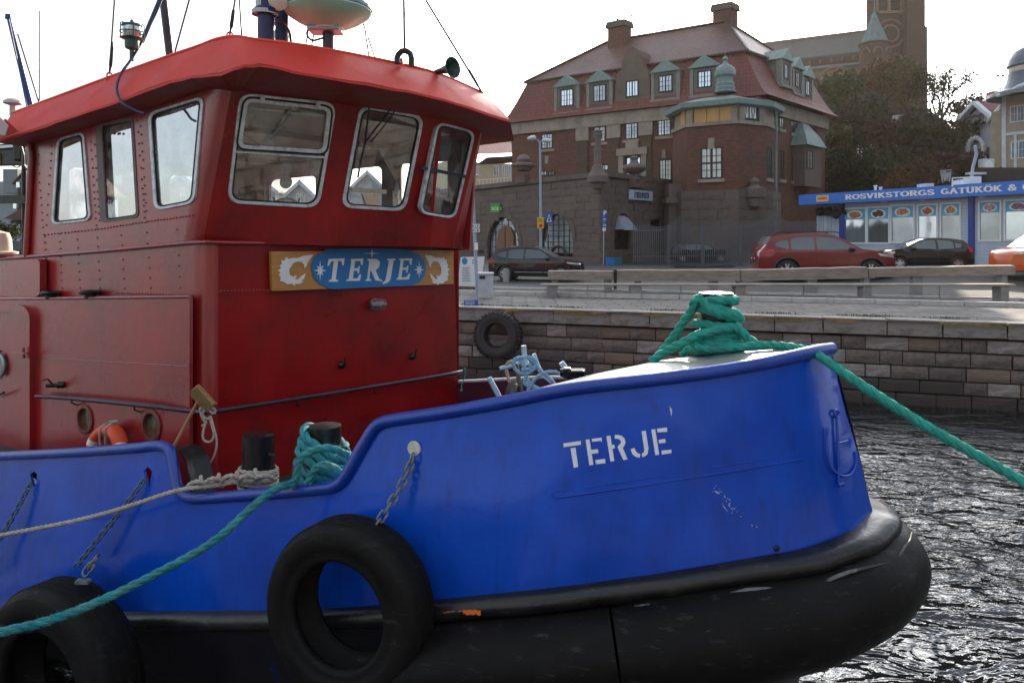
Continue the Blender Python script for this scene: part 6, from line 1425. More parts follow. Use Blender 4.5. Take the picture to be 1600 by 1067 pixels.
u0, u1, z0, z1 = Wb0.rect(1066, 187, 6, 28); m = MB(); Wb0.box(m, u0, u1, z0, z1, -.15, -.02); m.build('boarded_opening', OCH, bay)
for px in (1078, 1147): u0, u1, z0, z1 = Wb1.rect(px, 180, 9, 30); m = MB(); Wb1.box(m, u0, u1, zmid+.22, ztop, -.1, .05); m.build('stone_pier', SAND, bay)
for px in (1159, 1190): u0, u1, z0, z1 = Wb2.rect(px, 176, 8, 30); m = MB(); Wb2.box(m, u0, u1, zmid+.22, ztop, -.1, .05); m.build('stone_pier', SAND, bay)
f = bwindow(Wb2, Wb2.rect(1170, 173, 26, 28), bay, 1, 1)
u0, u1, z0, z1 = Wb2.rect(1170, 173, 26, 28)
for k in (.27, .73):
    uc = lerp(u0, u1, k); zc = (z0+z1)/2; m = MB(); m.tube([Wb2.P(uc, z1-.1, .03), Wb2.P(uc+.15, zc, .03), Wb2.P(uc, z0+.1, .03), Wb2.P(uc-.15, zc, .03)], .02, 4, closed=True); m.build('leaded_diamond', WFR, f)
bwindow(Wb1, Wb1.rect(1112, 255, 34, 49), bay, 2, 4, mull=2, bar=.09, sill=SAND)
bwindow(Wb3, Wb3.rect(1202, 255, 7, 48), bay, 1, 4, pm_=PANED, sill=SAND)
u, z = Wb1.uv(1112, 224); m = MB(); Wb1.box(m, u-.2, u+.2, z-.35, z+.3, 0, .1); m.build('keystone', SAND, bay)
# onion cupola
q = U(1133, 146, 48.5); k = 48.5/F; z0 = q.z
m = MB(); m.lathe([(17*k, 0), (18*k, 2*k), (15*k, 4*k), (16*k, 8*k), (14*k, 10*k), (15*k, 14*k), (12*k, 17*k), (12*k, 24*k), (16*k, 27*k), (16.5*k, 33*k), (14*k, 39*k), (9*k, 43*k), (4*k, 46*k), (3*k, 50*k), (5*k, 53*k), (3*k, 56*k), (1*k, 58*k), (0, 66*k)], q, seg=10); m.build('copper_cupola', COPP, bay, smooth=35)
# ---- granite lodge (bank) in front
lodge = thing('granite_lodge', 'low brown granite building with arched doors and stone urns in front of the brick house', 'building', (5.25, 45, 1.9))
ca, cb, cc_ = (5.25, 45.0), (-6.5, 63.2), (12.9, 53.9)
Zb, Zt = 1.5, EYE+3.72
WL, WR = Wall(ca, cb), Wall(ca, cc_)
m = MB(); m.prism([Vector((p[0], p[1], 1.0)) for p in ((ca[0]+.25, ca[1]+.7), (cb[0]+.5, cb[1]+.5), (5, 66), (13.2, 55))], (0, 0, Zt-1.2)); m.build('core', mat('lodge_core', (.03, .025, .022), rough=.9), lodge)
m = MB(); m.prism([Vector((p[0], p[1], Zt-.12)) for p in ((ca[0]+.1, ca[1]-.32), (cb[0]-.3, cb[1]), (5, 67), (13.2, 54.6))], (0, 0, .3)); m.build('parapet_coping', BGRAN, lodge)
BB = [blockmesh(40+i, bev=.03, mt=BGRAN) for i in range(3)]+[blockmesh(47, bev=.03, mt=BGRAN2)]
def stones(W, L, holes, nm='stone_block', ch=.47):
    z = Zb; angw = math.atan2(W.t.y, W.t.x)
    # a block's outward side is local -Y
    if (Matrix.Rotation(angw, 4, 'Z')@Vector((0, -1, 0))).dot(W.n) < 0: angw += PI
    while z < Zt-.15:
        h = min(ch, Zt-.13-z); u = R.uniform(-.5, 0)
        while u < L:
            w_ = R.uniform(1.1, 1.75); a, b = max(0, u), min(L, u+w_); u += w_
            if b-a < .12: continue
            segs = [(a, b)]
            for hu, hr, hz0, hz1, arch in holes:
                zc = z+h/2
                if zc > hz1+hr*(1 if arch else 0) or zc < hz0: continue
                half = hr if zc <= hz1 else math.sqrt(max(0, hr*hr-(zc-hz1)**2))
                ns = []
                for s0, s1 in segs:
                    if s1 <= hu-half or s0 >= hu+half: ns.append((s0, s1)); continue
                    if s0 < hu-half: ns.append((s0, hu-half))
                    if s1 > hu+half: ns.append((hu+half, s1))
                segs = ns
            for s0, s1 in segs:
                if s1-s0 < .12: continue
                o = bpy.data.objects.new(nm, R.choice(BB)); COL.objects.link(o); o.location = W.P((s0+s1)/2, z+h/2, -.02+R.uniform(-.02, .02)); o.scale = (s1-s0-.015, .36, h-.015); o.rotation_euler = (0, 0, angw); parent_to(o, lodge)
        z += h
def arch_hole(W, px, ytop, ybot, wpx, halfr=None):
    u0, _ = W.uv(px-wpx/2, 380); u1, _ = W.uv(px+wpx/2, 380); uc, hr = (u0+u1)/2, abs(u1-u0)/2; zt_ = W.uv(px, ytop)[1]; zb_ = W.uv(px, ybot)[1]
    return (uc, hr, zb_, zt_-hr, True)
hA = arch_hole(WL, 786, 339, 410, 50); hB = arch_hole(WL, 869, 334, 396, 50); hC = arch_hole(WR, 973, 333, 392, 24); hD = arch_hole(WR, 1025, 338, 356, 18)
hC = (hC[0], hC[1], hC[2], hC[3], True)
stones(WL, WL.L-1.2, [hA, hB]); stones(WR, WR.L, [hC, hD])
def voussoirs(W, h, k=9, th=.42):
    uc, hr, zb_, zs_, _ = h
    for i in range(k):
        a0, a1 = PI*i/k, PI*(i+1)/k; m = MB(); q = [(hr, a0+.01), (hr+th, a0+.01), (hr+th, a1-.01), (hr, a1-.01)]
        m.prism([W.P(uc+r_*math.cos(a), zs_+r_*math.sin(a), .035) for r_, a in q], -W.n*.36); m.build('arch_stone', BGRAN2 if i % 3 == 1 else BGRAN, lodge)
for W, h in ((WL, hA), (WL, hB), (WR, hC)): voussoirs(W, h)
# arched window / door fills
def archfill(W, h, nm, mt, pane, rows=6, cols=5):
    uc, hr, zb_, zs_, _ = h; pts = [(uc-hr, zb_), (uc+hr, zb_)]+[(uc+hr*math.cos(PI*i/16), zs_+hr*math.sin(PI*i/16)) for i in range(17)]
    m = MB(); m.prism([W.P(a, b, -.25) for a, b in pts], -W.n*.05); f = m.build(nm, mt, lodge)
    m = MB(); m.prism([W.P(uc+(a-uc)*.93, lerp(zs_, b, .96), -.235) for a, b in pts], -W.n*.03); m.build('pane', pane, f)
    m = MB()
    for i in range(1, cols):
        u = lerp(uc-hr, uc+hr, i/cols); top = zs_+math.sqrt(max(.01, hr*hr-(u-uc)**2)); W.box(m, u-.025, u+.025, zb_, top, -.24, -.20)
    for i in range(1, rows):
        z = lerp(zb_, zs_+hr, i/rows); half = hr if z < zs_ else math.sqrt(max(.01, hr*hr-(z-zs_)**2)); W.box(m, uc-half, uc+half, z-.02, z+.02, -.24, -.205)
    m.build('glazing_bar', WFR, f)['kind'] = 'stuff'
    return f
f = archfill(WL, hA, 'arched_window', WFR, PANED)
uc, hr, zb_, zs_, _ = hA; rd = hr*.52; zd_ = WL.uv(790, 377)[1]
m = MB(); m.prism([WL.P(uc-.15+a, b, -.12) for a, b in [(-rd, zb_), (rd, zb_)]+[(rd*math.cos(PI*i/12), zd_+rd*math.sin(PI*i/12)) for i in range(13)]], -WL.n*.1); dr = m.build('wooden_door', mat('oak_door', (.20, .095, .04), rough=.6, var=.2, vs=3, stretch=(4, 4, .5)), lodge)
m = MB(); WL.box(m, uc-.18, uc-.12, zb_, zd_+rd, -.12, -.09); m.build('door_gap', WFR, dr)
f = archfill(WL, hB, 'arched_window', WFR, PANED, rows=7, cols=6)
uc, hr, zb_, zs_, _ = hB; m = MB(); pts = []
for i in range(17): a = PI*i/16; pts.append(WL.P(uc+hr*.55*math.cos(a), zs_-hr*.75+hr*.55*math.sin(a), -.2))
m.tube([WL.P(uc+hr*.55, zb_, -.2)]+pts+[WL.P(uc-hr*.55, zb_, -.2)], .07, 6); m.build('inner_arch', WFR, f)
archfill(WR, hC, 'arched_window', WFR, mat('dark_pane', (.02, .015, .012), rough=.3), rows=3, cols=3)
archfill(WR, hD, 'arched_window', WFR, MATS['dark_pane'], rows=1, cols=1)
u, z = WR.uv(974, 346); aw = mat('awning_grey', (.30, .35, .42), rough=.5)
m = MB(); a = [WR.P(u-hC[1]*.9, z-.5, .55), WR.P(u+hC[1]*.9, z-.5, .55), WR.P(u+hC[1]*.6, z+.35, -.1), WR.P(u-hC[1]*.6, z+.35, -.1)]; m.prism(a, (0, 0, -.04)); m.prism([a[0], a[3], WR.P(u-hC[1]*.9, z-.5, -.1)], WR.t*.03); m.build('awning', aw, lodge)
# stone ornaments on the parapet: obelisk, urns and corbels
def urn(px, py, prof, Y, nm, base=None):
    q = U(px, py, Y); k = Y/F; m = MB(); m.lathe([(a*k, b*k) for a, b in prof], q, seg=12); return m.build(nm, mat('urn_stone', (.15, .115, .11), rough=.8, var=.2, vs=2, bump=.02, bs=8), lodge, smooth=35)
urn(934, 297, [(3, 0), (7, 2), (11, 10), (17, 12), (17, 22), (14, 24), (12, 27), (9, 33), (9, 36), (6, 40), (6, 60), (7, 61), (7, 64), (5, 65), (5, 78), (6, 80), (8, 86), (6, 88), (8, 92), (3, 94), (0, 95)], 44.8, 'obelisk')
urn(818, 268, [(7, 0), (12, 2), (13, 6), (20, 8), (20, 11), (10, 14), (12, 18), (8, 24), (3, 26), (0, 27)], 51, 'urn')
urn(991, 287, [(3, 0), (7, 3), (11, 6), (6, 10), (6, 14), (16, 19), (19, 24), (17, 28), (8, 31), (5, 36), (7, 40), (4, 43), (0, 44)], 47.5, 'urn')
for px in (820, 935, 991):
    W = WL if px < 940 else WR; u, z = W.uv(px, 280 if px < 900 else 287); 
    if px != 935: m = MB(); W.box(m, u-.6, u+.6, z-.25, z+.25, 0, .4); m.build('corbel', BGRAN2, lodge)
# newspaper sign
u0, _ = WR.uv(981, 305); u1, _ = WR.uv(1016, 307); z1_, z0_ = WR.uv(998, 298)[1], WR.uv(998, 313)[1]
m = MB(); WR.box(m, u0, u1, z0_, z1_, .05, .18); sg = m.build('newspaper_sign', mat('sign_paleblue', (.45, .52, .60), rough=.5)); tag(sg, 'pale blue newspaper sign with tall narrow lettering on the granite wall', 'sign')
hh = (z1_-z0_)*.56; tw = sum(GL[c][0]+.10 for c in 'LYSEKILSPOSTEN')*hh; wsc = (u1-u0)*.66/tw
letters('LYSEKILSPOSTEN', WR.P(u0+(u1-u0)*.17, z0_+(z1_-z0_)*.22, .182), WR.t, ZE, hh, WR.n, mat('sign_navy', (.03, .05, .10), rough=.5), sg, wt=.26, wscale=wsc, gap=.10)
# green bank sign
q = WL.P(*WL.uv(776, 326)); zc = WL.uv(776, 325)[1]; kk = q.y/F
GRN = mat('bank_green', (.09, .42, .04), rough=.45); GRN2 = mat('bank_green_dark', (.04, .20, .02), rough=.45)
gd = Vector((.97, -.24, 0)); gs = U(767, 325, q.y-1.0)
bs = thing('bank_sign', 'bright green cube sign with white bank lettering above the arched door', 'sign', U(776, 332, q.y-.9))
c0 = U(773, 325, q.y-1.0); m = MB(); m.box(c0, (14*kk, .08, 13.5*kk)); m.build('green_face', GRN, bs)
c1 = U(783.8, 325.5, q.y-.55); m = MB(); m.box(c1, (8.4*kk, .08, 13*kk), Vector((.72, .69, 0)).normalized(), Vector((-.69, .72, 0)).normalized()); m.build('green_side', GRN2, bs)
letters('SEB', U(768, 328.5, q.y-1.05), Vector((1, 0, 0)), ZE, 4.6*kk, Vector((0, -1, 0)), WHITE, bs, wt=.24, wscale=.95, gap=.16)
letters('SEB', U(781.4, 328.5, q.y-.72), Vector((.72, .69, 0)).normalized(), ZE, 4.4*kk, Vector((.69, -.72, 0)).normalized(), WHITE, bs, wt=.26, wscale=.72)
# base course of the brick house, to the right of the lodge
m = MB()
for W in (Wb1, Wb2): pass
gb = grow(bay2, .35)
zgb = EYE+(HY-296)/F*46
Wg = [Wall((11.9, 53.0), gb[0]), Wall(gb[0], gb[1]), Wall(gb[1], gb[2]), Wall(gb[2], gb[3]), Wall(gb[3], gb[4]), Wall(gb[4], (Rc[0]+.3, Rc[1]-.2))]
def plain_stones(W, z0, z1, ch=.5):
    angw = math.atan2(W.t.y, W.t.x)
    if (Matrix.Rotation(angw, 4, 'Z')@Vector((0, -1, 0))).dot(W.n) < 0: angw += PI
    z = z0
    while z < z1-.1:
        u = 0; h = min(ch, z1-z)
        while u < W.L:
            w_ = R.uniform(1.0, 1.7); b = min(W.L, u+w_)
            if b-u > .15: o = bpy.data.objects.new('stone_block', R.choice(BB)); COL.objects.link(o); o.location = W.P((u+b)/2, z+h/2, .0); o.scale = (b-u-.015, .36, h-.015); o.rotation_euler = (0, 0, angw); parent_to(o, bh)
            u = b
        z += h
for i, W in enumerate(Wg):
    if i in (1, 2, 3, 4): plain_stones(W, 2.2, zgb, .62)
m = MB(); u, z = Wg[3].uv(1177, 300); q = Wg[3].P(u, zgb, .1); k = q.y/F
m.lathe([(12*k, -26*k), (14*k, -14*k), (17*k, -12*k), (17*k, 2*k), (9*k, 5*k), (7*k, 8*k), (9*k, 13*k), (4*k, 18*k), (0, 20*k)], q, seg=8); m.build('stone_finial', BGRAN2, bh, smooth=35)
m = MB(); u, z = Wg[1].uv(1062, 300)
q0, q1 = U(1048, 290, 49.5), U(1072, 290, 49.0); m.box(Vector(((q0.x+q1.x)/2, 49.6, (EYE+(HY-288)/F*49.3+2)/2)), (q1.x-q0.x+.5, 1.4, EYE+(HY-288)/F*49.3-2)); m.box(Vector(((q0.x+q1.x)/2, 49.5, EYE+(HY-314)/F*49.3)), (q1.x-q0.x+.9, 1.8, .35)); m.build('stone_buttress', BGRAN2, bh)
# ---- steel picket fence
fn = thing('picket_fence', 'grey steel picket fence with wavy top between the granite wall and the kiosk', 'fence', (12, 46, 2))
fa, fb_ = G(988, 413), G(1275, 409)
FST = mat('fence_steel', (.13, .13, .145), rough=.5, metal=.4, var=.2)
Wf = Wall((fa.x, fa.y), (fb_.x, fb_.y)); pkm = None
def wave(px):
    return interp([(988, 350), (1005, 352), (1030, 356), (1048, 352), (1058, 341), (1063, 339), (1068, 345), (1080, 355), (1098, 356), (1115, 352), (1128, 343), (1134, 339), (1142, 345), (1152, 354), (1170, 352), (1190, 346), (1204, 340), (1210, 339), (1222, 345), (1240, 348), (1275, 346)], px)
pm0 = MB(); pm0.box((0, 0, .5), (.045, .025, 1)); pm0.add([(-.0225, -.0125, 1), (.0225, -.0125, 1), (.0225, .0125, 1), (-.0225, .0125, 1), (0, 0, 1.045)], [(0, 1, 4), (1, 2, 4), (2, 3, 4), (3, 0, 4)])
pme = bpy.data.meshes.new('picket'); pme.from_pydata(pm0.v, [], pm0.f); pme.materials.append(FST)
for i in range(96):
    px = 990+i*3.0; p_ = UP(px, 380, Wf.a, Wf.n); zb_ = gz(p_.x, p_.y)+.1; zt_ = EYE+(HY-wave(px))/F*p_.y
    o = bpy.data.objects.new('picket', pme); COL.objects.link(o); o.location = (p_.x, p_.y, zb_); o.scale = (1, 1, zt_-zb_); parent_to(o, fn)
for yy0, yy1 in ((361, 352), (401, 397)):
    m = MB(); m.beam(UP(990, yy0, Wf.a, Wf.n)+Wf.n*-.04, UP(1277, yy1, Wf.a, Wf.n)+Wf.n*-.04, .04, .06); m.build('rail', FST, fn)
for px in (1045, 1157, 1098, 1212): p_ = UP(px, 380, Wf.a, Wf.n); m = MB(); m.box(Vector((p_.x, p_.y+.05, (2.0+EYE+(HY-352)/F*p_.y)/2)), (.14, .14, EYE+(HY-352)/F*p_.y-1.9)); m.build('post', FST, fn)
q = G(1100, 418); m = MB(); m.tube([Vector((q.x-.0+math.cos(a)*1.6, q.y+math.sin(a)*.7, q.z+.06+.02*math.sin(a*3))) for a in [i*PI/10 for i in range(20)]], .05, 6, closed=True); tag(m.build('hose', DSTEEL, smooth=60), 'dark hose lying in a loop on the asphalt before the fence', 'hose')
# ---- kiosk
kp1, kp2 = U(1250, 312, 43.0), U(1600, 296, 32.0)
kd_ = Vector((kp2.x-kp1.x, kp2.y-kp1.y, 0)).normalized(); ke = Vector((kp1.x, kp1.y, 0))+kd_*20
K = Wall((kp1.x, kp1.y), (ke.x, ke.y)); kk_ = thing('street_kitchen', 'low white and blue fast food kiosk with a long blue name fascia', 'kiosk', (18, 36, 2.2))
KB = mat('kiosk_blue', (.02, .16, .58), rough=.4, var=.06); KW = mat('kiosk_cladding', (.50, .58, .68), rough=.6, var=.06, pattern='plank', psc=.3, pcol=(.25, .3, .36), col2=(.46, .54, .64))
KDB = mat('kiosk_dark_blue', (.01, .04, .30), rough=.4)
_, kz1 = K.uv(1250, 305); _, kz0 = K.uv(1250, 320.5)
m = MB(); K.box(m, -.1, 20.3, kz0, kz1, -6, 0); kb_ = m.build('fascia', KB, kk_)
u0, _ = K.uv(1311, 350); Kn = Wall(K.P(0, 0, -.9)[:2], K.P(20, 0, -.9)[:2])
u0, _ = Kn.uv(1313, 350); u0b, _ = Kn.uv(1519, 350); kzb = 2.0
m = MB(); Kn.box(m, u0, 19.5, kzb-.5, kz0-.002, -5, 0); m.build('clad_wall', KW, kk_, uv=True)
for px, w_ in ((1317, 7), (1519, 8)):
    a, _ = Kn.uv(px-w_/2, 350); b, _ = Kn.uv(px+w_/2, 350); m = MB(); Kn.box(m, a, b, kzb-.5, kz0-.002, .0, .12); m.build('blue_pillar', KDB, kk_)
m = MB(); a, _ = Kn.uv(1272, 350); Kn.box(m, a, u0-.1, kzb-.4, Kn.uv(1290, 337)[1], -.4, -.2); m.build('side_fence', mat('pale_panel', (.45, .52, .60), rough=.6, pattern='seam', psc=.3, pcol=(.2, .25, .3)), kk_, uv=True)
# shop windows with pictures of food
GLK = glassmat('kiosk_glass', (.6, .68, .7), .25, .02, .02)
BACKD = mat('kiosk_interior', (.12, .13, .13), rough=.7, var=.4, vs=1.2)
for i, (x0, x1, yt, yb) in enumerate(((1320, 1353, 327, 379), (1357, 1389, 325, 379), (1394, 1428, 322, 378), (1436, 1464, 321, 374), (1472, 1500, 319, 376), (1532, 1563, 316, 375), (1572, 1612, 314, 374), (1624, 1668, 311, 374))):
    a, _ = Kn.uv(x0, 350); b, _ = Kn.uv(x1, 350); zt_ = Kn.uv((x0+x1)/2, yt)[1]; zb_ = Kn.uv((x0+x1)/2, yb)[1]
    m = MB()
    for q_ in ((a-.08, a, zb_-.08, zt_+.08), (b, b+.08, zb_-.08, zt_+.08), (a, b, zb_-.08, zb_), (a, b, zt_, zt_+.08)): Kn.box(m, *q_, .0, .06)
    f = m.build('shop_window', WHITE, kk_); m = MB(); Kn.box(m, a, b, zb_, zt_, .0, .02); m.build('pane', PANED if i % 3 else PANE, f)
    hb = (zt_-zb_)*(.32 if i < 5 else .28); m = MB(); Kn.box(m, a, b, zt_-hb, zt_, .02, .03); bd_ = m.build('picture_banner', mat('banner_sky', (.10, .42, .62), rough=.5, var=.25, vs=1.4), f)
    cx_, cz = (a+b)/2, zt_-hb*.52; rx, rz = (b-a)*.32, hb*.42
    m = MB(); m.prism([Kn.P(cx_+math.cos(t_)*rx*1.15, cz+math.sin(t_)*rz, .033) for t_ in [k*PI/8 for k in range(16)]], -Kn.n*.003); m.build('plate', WHITE, f)
    fc_ = [(.40, .17, .05), (.10, .05, .03), (.42, .20, .10), (.40, .10, .04), (.42, .22, .10), (.45, .3, .3), (.3, .12, .2), (.4, .2, .1)][i]
    m = MB(); R3 = random.Random(i); m.prism([Kn.P(cx_+math.cos(t_)*rx*R3.uniform(.7, 1.0), cz+math.sin(t_)*rz*R3.uniform(.5, .95), .037) for t_ in [k*PI/6 for k in range(12)]], -Kn.n*.003); m.build('food_picture', mat('food%d' % i, fc_, rough=.6, var=.5, vs=9, col2=tuple(c*1.7 for c in fc_), c2s=9), f)
# fascia lettering and badge
lw = [K.uv(px, 300)[0] for px in (1321, 1461, 1469, 1567, 1577, 1590)]
def ktext(t, ua, ub, h, zc):
    tw = sum(GL['O' if c == 'Ö' else c][0]+.07 for c in t)*h; letters(t, K.P(ua, zc, .004), K.t, ZE, h, K.n, WHITE, kb_, wt=.235, serif=True, wscale=(ub-ua)/tw, gap=.07, depth=.012)
zl = kz0+(kz1-kz0)*.28; hl = (kz1-kz0)*.46
ktext('ROSVIKSTORGS', lw[0], lw[1], hl, zl); ktext('GATUKÖK', lw[2]+.05, lw[3], hl, zl); ktext('&', K.uv(1575, 300)[0], K.uv(1591, 300)[0], hl, zl); ktext('C', K.uv(1598, 300)[0], K.uv(1610, 300)[0], hl, zl)
a, _ = K.uv(1276, 310); b, _ = K.uv(1295, 310); m = MB(); K.box(m, a, b, kz0+.12, kz1-.1, .004, .03); bg_ = m.build('badge', mat('badge_cream', (.7, .5, .25), rough=.5), kk_); m = MB(); K.box(m, a+.06, b-.06, kz0+.2, kz1-.17, .03, .036); m.build('badge_field', mat('badge_orange', (.75, .30, .03), rough=.5, var=.2, vs=8), bg_)
m = MB(); K.box(m, a+.14, b-.14, (kz0+kz1)/2-.02, (kz0+kz1)/2+.05, .036, .04); m.build('badge_line', mat('badge_red', (.4, .05, .02), rough=.5), bg_)
for px in (1391, 1452, 1544): u, _ = Kn.uv(px, 320); m = MB(); m.lathe([(0, 0), (.14, 0), (.14, -.06), (0, -.08)], Kn.P(u, kz0, .45), seg=14); m.build('soffit_lamp', WHITE, kk_)
# rolled tarp under the fascia end
m = MB(); a = K.P(K.uv(1262, 330)[0], kz0-.45, -.8); m.tube([a+kd_*(i*.15)+Vector((0, 0, .12*math.sin(i*.6))) for i in range(13)], [.2+.07*math.sin(i*1.7) for i in range(13)], 8); tag(m.build('rolled_tarp', GASK, smooth=60), 'black rolled tarpaulin hanging under the left end of the blue fascia', 'tarpaulin')
# roof clutter, things of their own
def ktop(px, off=-1.5): u, _ = K.uv(px, 300); return K.P(u, kz1+.0, off)
for px, h in ((1336, 9), (1344, 6)):
    q = ktop(px); k = q.y/F; m = MB(); m.lathe([(2*k, 0), (2*k, h*k), (3*k, h*k), (3*k, (h+1.5)*k), (0, (h+2)*k)], q, seg=12); m.build('flue', WHITE, kk_, smooth=40)
q = ktop(1413); k = q.y/F; m = MB(); m.box(q+Vector((0, 0, 4*k)), (13*k, .8, 8*k)); m.build('roof_vent', mat('vent_white', (.55, .6, .65), rough=.5), kk_)
q = ktop(1468); k = q.y/F; m = MB(); m.box(q+Vector((0, 0, 5*k)), (14*k, .7, 11*k)); m.build('roof_box', WHITE, kk_)
q = ktop(1481); m = MB()
for i in range(10): a = U(1470+i*1.8, 268+R.uniform(-3, 3), q.y); m.tube([a, U(1472+i*1.3, 279+R.uniform(-2, 8), q.y)], .018, 4)
m.tube([U(1469, 267, q.y), U(1487, 266, q.y)], .02, 5); m.tube([U(1470, 275, q.y), U(1486, 272, q.y)], .02, 5)
m.build('folded_frame', STEEL, kk_)
q = ktop(1520); k = q.y/F; m = MB(); m.box(U(1519, 282, q.y), (16*k, .6, 11*k)); m.build('roof_box', WHITE, kk_)
m = MB(); m.tube([U(1488, 292, q.y), U(1488, 278.5, q.y), U(1522, 277, q.y), U(1522, 288, q.y)], .035, 6); m.build('roof_rail', WHITE, kk_)
m = MB(); m.tube([U(1518, 281, q.y), U(1520, 263, q.y), U(1526, 240, q.y), U(1523, 228, q.y)], .07, 8); tag(m.build('curved_pole', mat('pole_grey', (.35, .38, .45), rough=.5), smooth=60), 'pale grey leaning pole above the kiosk roof beside the heat pump', 'pole')
# ---- yellow wooden house and white gabled house
YW = mat('yellow_cladding', (.42, .36, .26), rough=.65, var=.08, pattern='plank', psc=.34, pcol=(.28, .22, .12), col2=(.39, .335, .245))
PWH = mat('house_white', (.50, .54, .62), rough=.6, var=.08, pattern='plank', psc=.34, pcol=(.3, .33, .4), col2=(.47, .51, .6)); TRM = mat('white_trim', (.62, .66, .72), rough=.5)
SLT = mat('slate_blue', (.10, .13, .17), rough=.45, var=.2, vs=2, bump=.01, bs=9)
yh = thing('yellow_house', 'pale yellow wooden house with slate turret at the right edge', 'house', U(1590, 272, 58))
Wy = Wall(U(1566, 200, 60)[:2], U(1700, 200, 55)[:2]); Wy2 = Wall(U(1566, 200, 60)[:2], U(1553, 200, 66)[:2])
zf = lambda py, W=Wy, px=1580: W.uv(px, py)[1]
zy0, zy1 = zf(271), zf(150)
m = MB(); m.prism([Wy.a+Vector((0, 0, zy0)), Wy.b+Vector((0, 0, zy0)), Vector((Wy.b.x+8, Wy.b.y+12, zy0)), Vector((U(1569, 0, 71).x, 71, zy0))], (0, 0, zy1-zy0)); m.build('clad_wall', YW, yh, uv=True)
a = U(1549, 272, 61); a.z = zy0; m = MB(); m.prism([a, Vector((Wy.a.x+.5, Wy.a.y+.3, zy0)), Vector((U(1572, 0, 68).x, 68, zy0)), Vector((U(1552, 0, 67).x, 67, zy0))], (0, 0, zf(170)-zy0)); m.build('side_bay', YW, yh, uv=True)
m = MB(); Wy.box(m, 0, .3, zy0, zy1, 0, .08); Wy.box(m, 0, 8, zf(210)-.08, zf(210)+.12, 0, .1); Wy.box(m, .9, 1.1, zy0, zf(212), .05, .12); m.build('white_trim', TRM, yh)
for px, py, w_, h in ((1590, 178, 24, 26), (1592, 234, 25, 28), (1598, 138, 9, 9)): bwindow(Wy, Wy.rect(px, py, w_, h), yh, 2, 2, fm=TRM, pm_=mat('pane_teal', (.35, .52, .58), rough=.1, metal=.6, var=.2))
k = 58/F; q = U(1612, 150, 58)
m = MB(); m.lathe([(62*k, -2*k), (60*k, 4*k), (42*k, 10*k), (34*k, 22*k), (32*k, 36*k), (30*k, 38*k), (30*k, 44*k), (34*k, 47*k), (31*k, 58*k), (24*k, 70*k), (10*k, 78*k), (2*k, 80*k), (1.5*k, 88*k), (0, 90*k)], q, seg=16); m.build('turret_roof', SLT, yh, smooth=35)
m = MB(); m.lathe([(30.5*k, 37*k), (31*k, 38*k), (31*k, 46*k), (30*k, 47*k)], q, seg=16); m.build('turret_band', mat('cream_band', (.55, .5, .36), rough=.6), yh)
m = MB(); m.tube([U(1557, 150, 57.6), U(1575, 146, 57), U(1590, 136, 56.6), U(1606, 130, 56.3)], .14, 6); m.build('barge_board', TRM, yh)
m = MB(); m.prism([U(1519, 262, 57), U(1620, 262, 50), U(1640, 262, 58), U(1560, 262, 64)], (0, 0, -4.5)); m.build('dark_plinth', mat('plinth_dark', (.04, .03, .032), rough=.8, var=.3), yh)
m = MB(); m.box(U(1535, 271.5, 55.5), (2.2, .5, .16)); m.build('plinth_slab', WHITE, yh)
hp_ = U(1541, 259, 56); k = 56/F; m = MB(); m.box(hp_, (18*k, .6, 20*k)); o = m.build('heat_pump', mat('pump_white', (.6, .61, .62), rough=.5), bevel=.03); tag(o, 'white heat pump box standing in front of the yellow house', 'heat pump')
m = MB(); m.lathe([(7*k, 0), (7*k, .03), (6*k, .04), (0, .03)], hp_+Vector((0, -.31, 0)), (0, -1, 0), 20); m.build('fan_grille', WHITE, o)
wh = thing('white_gabled_house', 'white wooden house with carved porch and red tiled roof left of the yellow house', 'house', U(1520, 270, 66))
Wh = Wall(U(1500, 200, 68)[:2], U(1560, 200, 64)[:2])
fz = lambda py, px=1525: Wh.uv(px, py)[1]
m = MB(); ga = [Wh.P(Wh.uv(x, y)[0], Wh.uv(x, y)[1]) for x, y in ((1504, 268), (1504, 195), (1531, 165), (1556, 186), (1556, 268))]; m.prism(ga, -Wh.n*7); m.build('clad_wall', PWH, wh, uv=True)
m = MB(); p0, p1, p2 = (Wh.P(Wh.uv(x, y)[0], Wh.uv(x, y)[1], .5) for x, y in ((1499, 197), (1531, 161), (1558, 184)))
m.beam(p0, p1, .5, .28); m.beam(p1, p2, .5, .28); m.build('barge_board', TRM, wh)
m = MB(); m.loft([[p1+Vector((0, 0, .15)), p2+Vector((0, 0, .15))], [p1-Wh.n*8+Vector((0, 0, .15)), p2-Wh.n*8+Vector((0, 0, .15))]]); m.loft([[p0+Vector((0, 0, .15)), p1+Vector((0, 0, .15))], [p0-Wh.n*8+Vector((0, 0, .15)), p1-Wh.n*8+Vector((0, 0, .15))]]); m.build('tiled_roof', TILE, wh, uv=True)
m = MB(); m.prism([U(1536, 163, 69), U(1562, 154, 69), U(1562, 180, 67), U(1546, 176, 67)], (0, .6, .1)); m.box(U(1557, 158, 69), (1.3, 1, 1.6)); m.build('red_roof_piece', mat('bright_roof_red', (.30, .05, .035), rough=.6, var=.2), wh)
m = MB(); m.tube([U(1544, 190, 64.2), U(1566, 166, 60.5)], .2, 6); m.build('barge_board', TRM, wh)
for px, py, w_, h in ((1524, 191, 7, 13), (1536, 187, 7, 14)): bwindow(Wh, Wh.rect(px, py, w_, h), wh, 1, 2, fm=TRM, pm_=PANED)
m = MB(); Wh.box(m, *Wh.rect(1530, 180, 25, 3), 0, .5); m.build('window_hood', SLT, wh)
